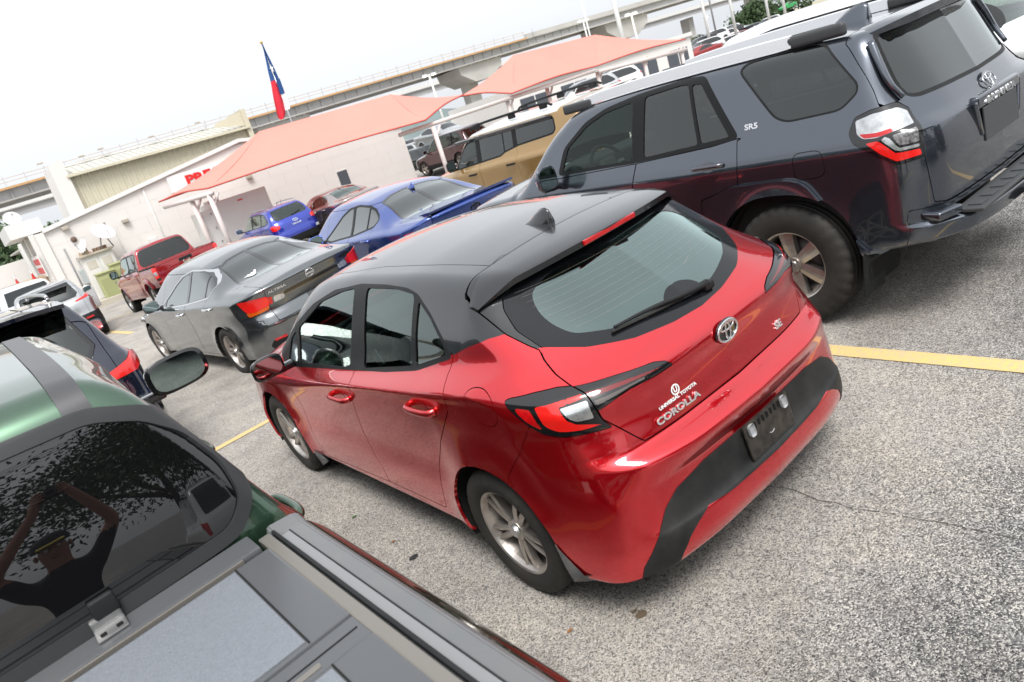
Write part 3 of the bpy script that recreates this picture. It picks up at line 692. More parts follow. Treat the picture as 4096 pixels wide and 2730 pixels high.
    rf = c.cut(roofline); rp, rf = c.cut(f_xy([(0, .5), (.36, .89), (.44, .862), (.46, 1.3), (.462, 1.76), (.50, 2.05), (.48, 2.6), (0, 2.7)], 1.2), .004, rf)
    c.out('roof_panel', rp, RBK, .01); c.out('roof_rail_and_pillars', rf, RBK, .01); c.out('body_shell', c.pc, RED, .014)
    # roof spoiler: overhanging blade above the glass
    sp = []
    for x in np.linspace(-.645, .645, 43):
        ax = abs(x); e = max(0, (ax-.50)/.145); k2 = min(ax, .50)
        y0 = .56 + .36*k2*k2 + e*.10; z0 = 1.400 - .08*k2*k2 - e*.075
        y2 = .84 - .03*e; z2 = float(B.T(np.array([x]), np.array([.84]))[0]) + .003 - e*e*.075
        y1 = (y0+y2)/2; z1 = z0*.42 + z2*.58 + .004
        sp.append([(x, y2, z2), (x, y1, z1), (x, y0+.02, z0+.004), (x, y0, z0-.004), (x, y0+.004, z0-.030 + .02*e), (x, y1, z1-.055 + .03*e), (x, y2-.02, z2-.05 + .03*e)])
    V = np.array(sp).reshape(-1, 3); k = 7; F = [(i*k+j, i*k+(j+1) % k, (i+1)*k+(j+1) % k, (i+1)*k+j) for i in range(42) for j in range(k)] + [tuple(range(k))[::-1], tuple(42*k+j for j in range(k))]
    me = npmesh('roof_spoiler', V, F); bm = bmesh.new(); bm.from_mesh(me); bmesh.ops.recalc_face_normals(bm, faces=bm.faces); bm.to_mesh(me); bm.free(); me.set_sharp_from_angle(angle=math.radians(32))
    spo = link('roof_spoiler', me, R, RBK)
    box('high_brake_lamp', (0, .567, 1.383), (.33, .012, .022), LRED, spo, .004)
    # rear wiper
    pts = [c.on(x, z=z, rear=True)[0] + np.array([0, -.028, .012]) for x, z in ((.10, 1.072), (-.02, 1.082), (-.20, 1.098), (-.38, 1.105))]
    wa = tube('wiper_arm', cat(pts, 5), np.linspace(.016, .006, 16), BLK, R, 8)
    pts = [c.on(x, z=z, rear=True)[0] + np.array([0, -.014, .004]) for x, z in ((-.04, 1.078), (-.2, 1.088), (-.39, 1.098))]; tube('wiper_blade', cat(pts, 4), .007, RUB, wa, 6)
    p_, n_ = c.on(.105, z=1.068, rear=True); box('wiper_pivot', p_ + np.array([0, -.012, .004]), (.06, .05, .035), BLK, wa, .012, None, 3, True)
    # emblem, lettering, plate
    p_, n_ = c.on(0, z=.925, rear=True, lift=.006); emblem_ovals(R, frame(p_, n_), .125)
    CH2 = mat('badge_chrome', (.82, .82, .82), .22, .7)
    p_, n_ = c.on(-.355, z=.772, rear=True, lift=.003); tx = text('badge_text', 'COROLLA', .036, frame(p_, n_), CH2, R, .0018, .0012, 1.45)
    p_, n_ = c.on(-.335, z=.812, rear=True, lift=.003); text('dealer_text', 'UNIVERSAL TOYOTA', .0185, frame(p_, n_), WHT, R, .0006, .0006, 1.2)
    p_, n_ = c.on(-.335, z=.84, rear=True, lift=.003); Mx = frame(p_, n_); rg_ = ell_ring(.019, .019, .0035, WHT, R, Mx, 'dealer_mark', flat=.25); text('dealer_letter', 'U', .03, Matrix.Identity(4), WHT, rg_, .0006, .001)
    p_, n_ = c.on(.345, z=.778, rear=True, lift=.003); text('grade_text', 'SE', .042, frame(p_, n_), CH2, R, .0018, .0015, 1.3)
    pp, pn = c.on(0, z=.50, rear=True, lift=.006); Mp = frame((0, pp[1]-.012, .50), (0, -1, .10))
    bm = bmesh.new(); add_box(bm, Vector((0, 0, 0)), (.31, .155, .012), .008); pf = bm_obj('plate_holder', bm, mat('plate_black', (.012, .011, .010), .35, noise=(22, .8, (.06, .05, .04))), R); pf.matrix_local = Mp
    for sx in (-.115, .115): box('mounting_slot', (sx, .045, .0065), (.034, .052, .003), mat('slot_grey', (.34, .35, .36), .6), pf, .012)
    for k_ in range(7): box('vent_slot', (-.085+.0283*k_, .052, .0065), (.011, .026, .003), mat('slot_dark', (.002, .002, .002), .9), pf, .004)
    a = np.linspace(-2.4, -.7, 9); tube('pressed_curve', [(.02*math.cos(t), -.012+.018*math.sin(t), .0065) for t in a], .0022, mat('slot_grey', (.34, .35, .36), .6), pf, 6)
    # corner trims of the bumper, mud guards, sill
    for s in (-1, 1):
        pts = [np.array([s*.757, .190, .562]), np.array([s*.775, .208, .49]), np.array([s*.798, .232, .37]), np.array([s*.80, .236, .345])]
        tube('bumper_fin', cat(pts, 4), .0075, RED, R, 6)
        V = [(s*.885, .445, .40), (s*.89, .42, .30), (s*.885, .405, .232), (s*.86, .36, .262), (s*.815, .28, .262), (s*.80, .31, .215), (s*.84, .40, .20), (s*.84, .46, .40)]
        link('mud_guard', npmesh('mud_guard', V, [(0, 1, 3), (1, 2, 3), (2, 6, 5, 4, 3), (0, 7, 6, 2, 1)], None, False), R, mat('guard_grey', (.06, .062, .066), .45, noise=(12, .6, (.18, .17, .16))))
        V = [(s*.87, 3.06, .30), (s*.885, 3.02, .24), (s*.875, 3.0, .16), (s*.85, 2.93, .19), (s*.80, 3.05, .16)]; link('mud_guard', npmesh('mud_guard', V, [(0, 1, 3), (1, 2, 3), (1, 2, 4)], None, False), R, MATS['guard_grey'])
        mirror(c, s, s*.985, 2.74, 1.005, .20, .135, .13, GBK)
        handle(c, s, 1.155, .903, RED, .235); handle(c, s, 2.105, .824, RED, .235)
        # roof seam
        pts = np.array([(s*.462, y, 0) for y in np.linspace(.9, 2.45, 20)]); pts[:, 2] = B.T(pts[:, 0], pts[:, 1])
    shark_fin(c, 1.02, RBK)
    wheels(c, [(s*.872, y) for s in (-1, 1) for y in (.80, 3.44)], 'ten', .316, .214, .205)
    interior(c, .55, 3.2, .30, .93, .66, [(-.36, 2.02, .5), (.36, 2.02, .5), (0, 1.12, 1.2)], 3.0)
    underbody(c, .2, 4.2, .70, .18, .34)
    return c
build_corolla()
def r4_body():
    def sec(y, w, rw, sh=1.10, belt=1.23, t=0):
        return (y, [(.36, w-.09), (.44, w-.02), (.62, w), (.80, w-.004), (sh-.03, w-.004), (sh+.02, w-.012), (belt, w-.045), (1.45, w-.045-(1.45-belt)*.30), (1.70, rw)])
    side = [sec(-.1, .86, .66), sec(.25, .905, .68), sec(.6, .918, .70), sec(1.1, .922, .715), sec(1.9, .922, .725), sec(2.8, .922, .72), sec(3.4, .92, .66), sec(3.9, .915, .6), sec(4.4, .87, .55), sec(4.75, .80, .5), sec(4.9, .7, .45)]
    top = [(.0, 1.66, .02), (.28, 1.69, .025), (.6, 1.705, .025), (1.2, 1.718, .02), (2.0, 1.725, .02), (2.6, 1.718, .025), (2.9, 1.69, .035), (3.05, 1.64, .05), (3.7, 1.22, .07), (3.8, 1.19, .05), (4.3, 1.14, .05), (4.65, 1.06, .05), (4.9, .9, .05)]
    xs = [0, .4, .66, .80, .88, .96]
    def r(z, c, b1, b2, b3, b4): return (z, [c, c+b1, c+b2, c+b3, c+b4, c+b4+.25])
    rear = (xs, [r(.34, .60, .01, .05, .10, .14), r(.46, .45, .01, .05, .10, .14), r(.495, .10, .01, .05, .13, .22), r(.525, .015, .01, .05, .14, .24), r(.60, .0, .012, .05, .14, .24), r(.615, .01, .012, .05, .14, .24), r(.635, .135, .01, .03, .08, .17), r(.9, .13, .01, .03, .08, .17), r(1.12, .15, .01, .03, .08, .17), r(1.19, .185, .02, .07, .13, .22), r(1.62, .37, .03, .10, .18, .28), r(1.72, .42, .03, .10, .18, .28)])
    front = ([0, .4, .7, .85, .95], [(.3, [4.7, 4.68, 4.55, 4.4, 4.2]), (.5, [4.80, 4.78, 4.65, 4.5, 4.2]), (.9, [4.83, 4.8, 4.7, 4.5, 4.2]), (1.1, [4.78, 4.72, 4.6, 4.4, 4.2])])
    return Body(side, top, rear, front, zb=.36, k_st=.08, k_sr=.06, wtop=.7, arches=[(1.07, .40, .46, .60, .02), (3.86, .40, .46, .60, .02)], box=((-1.15, 1.15), (-.15, 5.0), (.36, 1.9)), zc=.95)
def build_4r():
    PNT = paint('slate_paint', (.075, .088, .112), .2, .85, .15, .5)
    c = Car('grey_suv', 'dark slate grey off-road SUV right beside the red hatchback', 'suv', near_matrix(2.77, -.05, -.03, 0, 0, -.033), r4_body(), .021); B, R = c.B, c.root
    for y in (1.07, 3.86):
        c.cut(f_circ(y, .40, .482, 2.4)); liner(c, y, .40, .49, .5, .9)
        fl = c.cut(f_yz(smooth_poly([(y-.62, .36), (y-.44, .60), (y-.20, .935), (y-.10, .972), (y+.32, .972), (y+.50, .915), (y+.60, .73), (y+.64, .36)], .06)), .002)
        c.sided('wheel_arch_flare', fl, PNT, .04, -.034)
    def outset(P, d): return lambda q: f_yz(P)(q) - d
    bd = [(3.08, 1.225), (2.98, 1.43), (2.72, 1.585), (2.49, 1.648), (2.15, 1.683), (1.72, 1.697), (1.55, 1.682), (1.29, 1.262), (1.5, 1.245), (2.2, 1.222)]
    band = c.cut(f_yz(smooth_poly(bd, .05)))
    fw = [(3.02, 1.25), (2.93, 1.425), (2.695, 1.557), (2.494, 1.614), (2.20, 1.642), (2.229, 1.248)]; rw = [(2.085, 1.652), (1.767, 1.665), (1.69, 1.655), (1.625, 1.27), (2.117, 1.25)]; rv = [(1.665, 1.652), (1.585, 1.64), (1.37, 1.283), (1.60, 1.272)]
    GPV = glass('glass_suv_rear', (.20, .21, .22), 1.55, 1.1)
    for nm, poly, g_ in (('front_window', fw, glass('glass_suv_front', (.84, .97, .90), 1.5, .55, (.85, .97, .9))), ('rear_window', rw, GPV), ('rear_vent_window', rv, GPV)):
        g, band = c.cut(f_yz(smooth_poly(poly, .02)), 0, band); c.sided(nm, g, g_, .004, .006)
    c.sided('window_frame', band, mat('frame_black', (.016, .017, .019), .38), .014)
    qw = smooth_poly([(1.285, 1.66), (1.22, 1.684), (.80, 1.688), (.72, 1.66), (.525, 1.43), (.528, 1.39), (.62, 1.32), (.95, 1.312), (1.03, 1.345)], .04)
    q = c.cut(lambda P: f_yz(qw)(P)-.012); q2, qb = c.cut(f_yz(qw), 0, q); c.sided('cargo_window', q2, GPR, .004, .003); c.sided('cargo_window_seal', qb, BLK, .01)
    ws = c.cut(f_xy([(0, 2.98), (.55, 2.95), (.62, 3.2), (.72, 3.6), (.5, 3.72), (0, 3.76)], 1.1), .004); c.out('windscreen', ws, GLT, .004, .004)
    # lamps
    lo = [(1.40, 1.258), (1.30, 1.282), (1.12, 1.285), (1.04, 1.24), (1.015, 1.15), (1.035, .985), (1.22, .972), (1.33, 1.035), (1.455, 1.125), (1.46, 1.18)]
    lp = c.cut(f_sz(smooth_poly(lo, .02)), .004)
    for nm, poly, m_ in (('side_marker', [(1.405, 1.168), (1.385, 1.142), (1.30, 1.138), (1.20, 1.150), (1.20, 1.168), (1.30, 1.160)], LRED), ('reversing_lens', [(1.415, 1.17), (1.40, 1.24), (1.30, 1.26), (1.12, 1.258), (1.055, 1.225), (1.05, 1.16), (1.2, 1.15), (1.32, 1.135), (1.39, 1.14)], LCLR),
                         ('brake_lens', [(1.385, 1.115), (1.31, 1.118), (1.22, 1.035), (1.06, 1.03), (1.055, .998), (1.22, .99), (1.31, 1.045)], LRDB),
                         ('light_bar', [(1.295, 1.118), (1.26, 1.135), (1.24, 1.12), (1.20, 1.06), (1.06, 1.058), (1.06, 1.042), (1.21, 1.043)], LCLR),
                         ('inner_lens', [(1.225, 1.132), (1.05, 1.142), (1.055, 1.07), (1.19, 1.072)], mat('lamp_smoke', (.10, .09, .095), .15, .5, 1, noise=(70, .8, (.4, .4, .4))))):
        z_, lp = c.cut(f_sz(smooth_poly(poly, .008)), 0, lp); c.sided(nm, z_, m_, .006, -.006)
    c.sided('tail_lamp', lp, GBK, .03, -.006)
    # tailgate and glass
    hp = [(-.4, .70), (.90, .70), (1.0, .72), (1.03, .98), (1.01, 1.15), (1.03, 1.24), (1.10, 1.288), (1.235, 1.29), (1.24, 1.37), (1.258, 1.443), (1.29, 1.544), (1.31, 1.65), (1.33, 2), (-.4, 2)]
    hatch = c.cut(lambda P: np.maximum(f_sz(hp)(P), P[:, 1]-.60), .006)
    gp = [(.0, 1.262), (.62, 1.268), (.685, 1.29), (.70, 1.36), (.665, 1.60), (.64, 1.66), (0, 1.675)]
    gfull = gp + [(-x, z) for x, z in gp[::-1] if x > 0]
    gw, hatch = c.cut(f_xzs(smooth_poly(gfull, .03), .58), 0, hatch); fr, gw = c.cut(lambda P: -(f_xzs(smooth_poly(gfull, .03))(P)+.022), 0, gw)
    g_ = c.out('tailgate_window', gw, GPR, .004, .004); c.out('window_seal', fr, BLK, .012, 0, g_)
    c.out('tailgate', hatch, PNT, .02)
    for s in (-1, 1):      # air deflector fins beside the glass
        pts = [c.on(s*x, z=z, rear=True)[0] + np.array([s*.01, -.022, 0]) for x, z in ((.72, 1.30), (.735, 1.40), (.72, 1.52), (.69, 1.62))]; V, F = tube_mesh(cat(pts, 5), np.linspace(.014, .024, 16), 8); link('air_deflector', npmesh('air_deflector', V, F), R, PNT)
    # bumper: body colour lower band with a black step pad
    bp = [(-.5, .2), (-.5, .69), (.95, .69), (1.19, .70), (1.215, .63), (1.225, .55), (1.26, .36), (1.26, .2)]
    bump = c.cut(f_sz(bp), .004); pad, bump = c.cut(lambda P: np.maximum(np.maximum(polydist(np.stack([np.abs(P[:, 0]), P[:, 1]], 1), [(-1, -.2), (.70, -.2), (.70, .5), (-1, .5)]), .606-P[:, 2]), P[:, 2]-.66), 0, bump)
    c.out('rear_bumper', bump, PNT, .02)
    box('step_pad', (0, .072, .632), (1.46, .15, .02), mat('step_plastic', (.05, .053, .055), .4, bump=(40, .2)), R, .006)
    for k in range(9): box('tread_rib', (-.62+.155*k, .065, .645), (.09, .07, .006), MATS['step_plastic'], R, .003)
    for s in (-1, 1): box('bumper_end', (s*.79, .19, .655), (.17, .15, .05), PNT, R, .018, Matrix.Rotation(s*.35, 3, 'Z'), 3, True)
    h_ = box('tow_hitch', (0, -.03, .485), (.11, .14, .10), BLK, R, .01); box('hitch_socket', (0, -.105, .47), (.055, .02, .055), GAP, h_)
    a = np.linspace(0, math.pi, 9); tube('safety_chain_loop', [(-.06+.05*math.cos(t), -.03, .40-.045*math.sin(t)) for t in a], .007, BLK, h_, 6)
    fd = [(3.20, 1.20), (2.20, 1.215), (2.215, 1.17), (2.29, .97), (2.39, .78), (2.36, .50), (3.16, .47), (3.30, .80), (3.28, 1.05)]
    rd = [(2.19, 1.215), (1.5, 1.24), (1.285, 1.262), (1.315, 1.25), (1.32, 1.12), (1.345, .975), (1.66, .90), (1.72, .60), (1.78, .49), (2.35, .48), (2.375, .78), (2.28, .97), (2.205, 1.17)]
    d2 = c.cut(f_yz(rd), .006); d1 = c.cut(f_yz(fd), .006); c.sided('rear_door', d2, PNT, .014); c.sided('front_door', d1, PNT, .014)
    fu = c.cut(lambda P: np.where(P[:, 0] < 0, polydist(P[:, 1:3], smooth_poly([(.925, 1.118), (.74, 1.118), (.735, .965), (.93, .955)], .05)), 1), .004); c.sided('fuel_flap', fu, PNT, .008)
    c.out('body_shell', c.pc, PNT, .014)
    # spoiler
    rows = []
    for x in np.linspace(-.70, .70, 31):
        t = abs(x)/.70; e = max(0, (t-.72)/.28)
        y0 = .285 + .06*t*t + e*.24; z0 = 1.712 - .02*t*t - .045*e; y2 = .595; z2 = float(B.T(np.array([x]), np.array([.6]))[0]) + .006 - .065*e*e
        rows.append([(x, y2, z2), (x, (y0+y2)/2, (z0+z2)/2+.012), (x, y0, z0), (x, y0+.01, z0-.045+.03*e), (x, (y0+y2)/2, (z0+z2)/2-.06+.035*e), (x, y2, z2-.05+.03*e)])
    V = np.array(rows).reshape(-1, 3); k = 6; F = [(i*k+j, i*k+(j+1) % k, (i+1)*k+(j+1) % k, (i+1)*k+j) for i in range(30) for j in range(k)] + [tuple(range(k))[::-1], tuple(30*k+j for j in range(k))]
    me = npmesh('roof_spoiler', V, F); bm = bmesh.new(); bm.from_mesh(me); bmesh.ops.recalc_face_normals(bm, faces=bm.faces); bm.to_mesh(me); bm.free(); me.set_sharp_from_angle(angle=math.radians(32)); link('roof_spoiler', me, R, PNT)
    # roof rails
    RS = mat('rail_silver', (.82, .83, .85), .3, .6)
    for s in (-1, 1):
        ys = np.linspace(.95, 2.75, 12); V = []
        for y in ys:
            z = float(B.T(np.array([.60]), np.array([y]))[0]); xx = s*(.655 - .02*max(0, y-2.2))
            V += [(xx-.022, y, z+.004), (xx-.018, y, z+.070), (xx+.012, y, z+.076), (xx+.026, y, z+.03), (xx+.022, y, z+.004)]
        F = [(i*5+j, i*5+(j+1) % 5, i*5+5+(j+1) % 5, i*5+5+j) for i in range(11) for j in range(5)] + [(0, 1, 2, 3, 4), (55, 56, 57, 58, 59)]
        bm = bmesh.new(); me = npmesh('roof_rail', V, F, None, False); bm.from_mesh(me); bmesh.ops.recalc_face_normals(bm, faces=bm.faces); bm.to_mesh(me); bm.free(); rl = link('roof_rail', me, R, RS)
        for y, L in ((.80, .36), (2.86, .34)):
            z = float(B.T(np.array([.60]), np.array([y]))[0]); bm = rbox_mesh((s*.65, y, z+.035), (.052, L, .075), .022); bm_obj('rail_foot', bm, mat('rail_foot_grey', (.05, .052, .055), .45), rl, True)
        mirror(c, s, s*1.04, 3.02, 1.245, .20, .20, .12, PNT)
        handle(c, s, 1.55, 1.118, PNT, .24, True); handle(c, s, 2.585, 1.025, PNT, .24, True)
        V = [(s*.94, .65, .44), (s*.70, .65, .44), (s*.70, .60, .22), (s*.92, .60, .22), (s*.955, .78, .60), (s*.955, .71, .42)]
        box('mud_flap', (s*.83, .585, .335), (.25, .012, .27), BLK, R, .006, Matrix.Rotation(.12, 3, 'X'))

    pf = np.array([(-.26, 1.145), (.26, 1.145), (.33, .92), (-.33, .92)])
    p_, n_ = c.on(0, z=1.19, rear=True, lift=.012); emblem_ovals(R, frame(p_, n_), .15, back=False)
    g1 = box('tailgate_garnish', (0, .152, 1.118), (.62, .05, .07), PNT, R, .015, None, 3, True); p_, n_ = c.on(-.02, z=1.10, rear=True)
    text('badge_text', '4RUNNER', .052, frame((0, .124, 1.105), (0, -1, .08)), CHR, R, .003, .002, 1.9)
    box('plate_recess', (0, .132, .985), (.50, .010, .19), mat('recess_dark', (.045, .05, .055), .2), R, .004)
    box('garnish_leg', (-.30, .142, 1.03), (.03, .03, .20), PNT, R, .01, Matrix.Rotation(-.25, 3, 'Y')); box('garnish_leg', (.30, .142, 1.03), (.03, .03, .20), PNT, R, .01, Matrix.Rotation(.25, 3, 'Y'))
    p_, n_ = c.on(-1, 1.20, 1.318, lift=.003); text('grade_text', 'SR5', .048, frame(p_, n_), CHR, R, .002, .0015, 1.3)
    shark_fin(c, .95, PNT, None, 1.5)
    wheels(c, [(s*.945, y) for s in (-1, 1) for y in (1.07, 3.86)], 'truck6', .40, .235, .265)
    interior(c, .6, 3.5, .55, 1.22, .76, [(-.4, 2.45, .54), (.4, 2.45, .54), (0, 1.5, 1.3)], 3.3, -.4)
    underbody(c, .85, 4.6, .78, .36, .5)
build_4r()
# ------------------------------------------------------------------ bodies of the other cars
def gbody(L, w, top, belt, rail, rear, zc=.72, sill=.27, crease=.12, beltin=.07, bow=(.012, .05, .14, .32), arch=(), wtop=None, hz=None, k=(.07, .05), tail=.93, midz=None, topH=None):
    by = Pch([q[0] for q in belt], [q[1] for q in belt]); side = []
    for t, f in ((-.02, tail-.03), (.02, tail), (.08, .965), (.18, .99), (.3, 1), (.5, 1), (.7, 1), (.8, .99), (.88, .96), (.95, .87), (1.02, .72)):
        y = t*L; zb = float(by(np.array([y]))[0]); W_ = w*f; rw = rail[1]*(1 if t < .62 else max(.55, 1-(t-.62)*1.2))
        if t < .1: rw *= .96
        m = (zb+rail[0])/2
        side.append((y, [(sill-.08, W_-.09), (sill, W_-.015), (sill+.17, W_), ((sill+zb)/2+.06, W_-.014), (zb-crease-.02, W_-.004), (zb-crease+.03, W_-.01), (zb, W_-beltin), (m, (W_-beltin)*.46+rw*.54 if f == 1 else (W_-beltin+rw)/2), (rail[0], rw)]))
    xs = [0, .42*w, .68*w, .86*w, .96*w, 1.05*w]
    rr_ = [(z, [y]+[y+b for b in bow]+[y+bow[3]+.3]) for z, y in rear]
    fz = hz or (top[-1][1])
    front = ([0, .45*w, .78*w, .94*w, 1.05*w], [(sill-.1, [L-.18, L-.2, L-.36, L-.55, L-.8]), (sill+.12, [L-.03, L-.06, L-.22, L-.45, L-.8]), (sill+.3, [L, L-.04, L-.2, L-.43, L-.8]), (fz, [L-.05, L-.1, L-.26, L-.5, L-.9]), (fz+.25, [L-.15, L-.2, L-.36, L-.6, L-.9])])
    H_ = max(q[1] for q in top)
    return Body(side, [(q[0], q[1], q[2] if len(q) > 2 else .04) for q in top], (xs, rr_), front, zb=sill-.08, k_st=k[0], k_sr=k[1], wtop=wtop or rail[1], arches=arch, box=((-w-.15, w+.15), (-.15, L+.12), (sill-.08, H_+.18)), zc=zc)
def altima_body():
    return gbody(4.9, .915, [(-.05, 1.08, .03), (.10, 1.115, .03), (.55, 1.135, .03), (.80, 1.15, .035), (1.35, 1.33, .05), (1.75, 1.425, .05), (2.3, 1.445, .05), (2.8, 1.43, .05), (3.05, 1.39, .05), (3.75, 1.05, .07), (3.9, 1.0, .06), (4.5, .88, .07), (4.85, .74, .08)],
        [(0, 1.06), (.8, 1.05), (2.4, .985), (3.6, .95), (4.4, .82), (4.9, .72)], (1.40, .57), [(.2, .16), (.32, .06), (.5, .01), (.62, .0), (.72, .03), (.80, .07), (.95, .06), (1.06, .03), (1.12, .08), (1.3, .3)], .72, .26, .10, .075, (.012, .055, .16, .40), [(1.1, .335, .37, .5, .015), (3.925, .335, .37, .5, .015)], .57)
def camry_body():
    return gbody(4.88, .915, [(-.05, 1.09, .03), (.08, 1.13, .03), (.50, 1.125, .03), (.78, 1.13, .035), (1.35, 1.33, .05), (1.75, 1.425, .05), (2.3, 1.45, .05), (2.8, 1.43, .05), (3.05, 1.39, .05), (3.75, 1.04, .07), (3.9, 1.0, .06), (4.5, .88, .07), (4.85, .74, .08)],
        [(0, 1.07), (.8, 1.06), (2.4, .985), (3.6, .95), (4.4, .82), (4.9, .72)], (1.40, .58), [(.2, .16), (.32, .06), (.5, .01), (.62, .0), (.72, .04), (.80, .07), (.95, .05), (1.09, .0), (1.13, .05), (1.3, .3)], .72, .26, .10, .085, (.012, .06, .18, .42), [(1.12, .335, .37, .5, .02), (3.94, .335, .37, .5, .015)], .58)
def lc_body():
    return gbody(4.92, .955, [(-.05, 1.76, .02), (.3, 1.79, .025), (.6, 1.82, .03), (1.5, 1.845, .035), (2.4, 1.845, .035), (2.9, 1.81, .04), (3.1, 1.75, .04), (3.55, 1.34, .05), (3.65, 1.28, .04), (4.3, 1.22, .05), (4.75, 1.12, .06), (4.95, 1.0, .06)],
        [(0, 1.27), (2.0, 1.25), (3.5, 1.2), (4.4, 1.1), (4.9, 1.0)], (1.76, .745), [(.35, .12), (.5, .03), (.72, .0), (.78, .06), (1.2, .07), (1.7, .19), (1.8, .25)], 1.0, .40, .10, .06, (.01, .035, .09, .2), [(1.12, .40, .46, .6, .025), (3.97, .40, .46, .6, .025)], .745, None, (.08, .06), .95)
def suv_body(L=4.6, w=.925, H=1.68, rg=(.30, .75), bl=1.08):
    """two-box body: rg = y of the rear glass foot and head"""
    return gbody(L, w, [(-.05, H-.07, .02), (.45, H-.03, .03), (1.0, H, .04), (2.0, H, .04), (L*.53, H-.02, .045), (L*.585, H-.09, .05), (L*.74, bl-.01, .06), (L*.77, bl-.05, .05), (L*.9, bl-.12, .06), (L*.985, bl-.25, .06)],
        [(0, bl+.06), (1.2, bl+.02), (L*.6, bl-.05), (L*.85, bl-.13), (L, bl-.25)], (H-.06, w*.70), [(.25, .12), (.4, .03), (.6, .0), (.72, .03), (bl-.1, .06), (bl+.02, .12), (bl+.08, rg[0]*.6), (H-.06, rg[1]*.75), (H, rg[1])], .82, .30, .11, .07, (.012, .05, .14, .32), [(L*.205, .355, .40, .53, .02), (L*.205+L*.585, .355, .40, .53, .02)], w*.68)
def sedan_body(L=4.7, w=.90, H=1.44): return gbody(L, w, [(-.05, H-.37, .03), (.10, H-.33, .03), (.5, H-.31, .03), (.75, H-.29, .035), (1.3, H-.10, .05), (1.7, H-.02, .05), (2.3, H, .05), (L*.57, H-.02, .05), (L*.62, H-.06, .05), (L*.765, H-.39, .07), (L*.8, H-.44, .06), (L*.92, H-.55, .07), (L*.99, H-.7, .08)],
        [(0, H-.38), (.8, H-.38), (2.4, H-.455), (L*.73, H-.49), (L*.9, H-.62), (L, H-.72)], (H-.045, .57), [(.2, .16), (.32, .06), (.5, .01), (.62, .0), (.72, .03), (.80, .07), (.95, .05), (H-.37, .03), (H-.32, .08), (1.3, .3)], .70, .26, .10, .075, (.012, .055, .16, .40), [(L*.225, .325, .36, .48, .015), (L*.80, .325, .36, .48, .015)], .57)
def cab_body(L=3.9, w=.945, H=1.86, bl=1.24, wy=.05):
    """pickup cab with bonnet; y = 0 at the back of the cab"""
    return gbody(L, w, [(-.05, H-.08, .03), (.12, H-.05, .035), (.4, H-.012, .045), (.9, H, .05), (1.5, H-.005, .05), (1.85, H-.04, .05), (2.0, H-.10, .05), (2.55, bl+.07, .06), (2.65, bl+.02, .05), (L-.6, bl-.03, .05), (L-.2, bl-.10, .06), (L, bl-.25, .06)],
        [(0, bl), (2.5, bl-.04), (L-.6, bl-.10), (L, bl-.2)], (H-.075, .70), [(.4, .0), (.9, .0), (bl-.02, .0), (bl+.05, .01), (H-.13, .105), (H-.05, .15), (H, .2)], 1.0, .44, .12, .06, (.004, .012, .035, .08), [(L-.92, .40, .45, .6, .02)], .70, None, (.10, .05), .995)
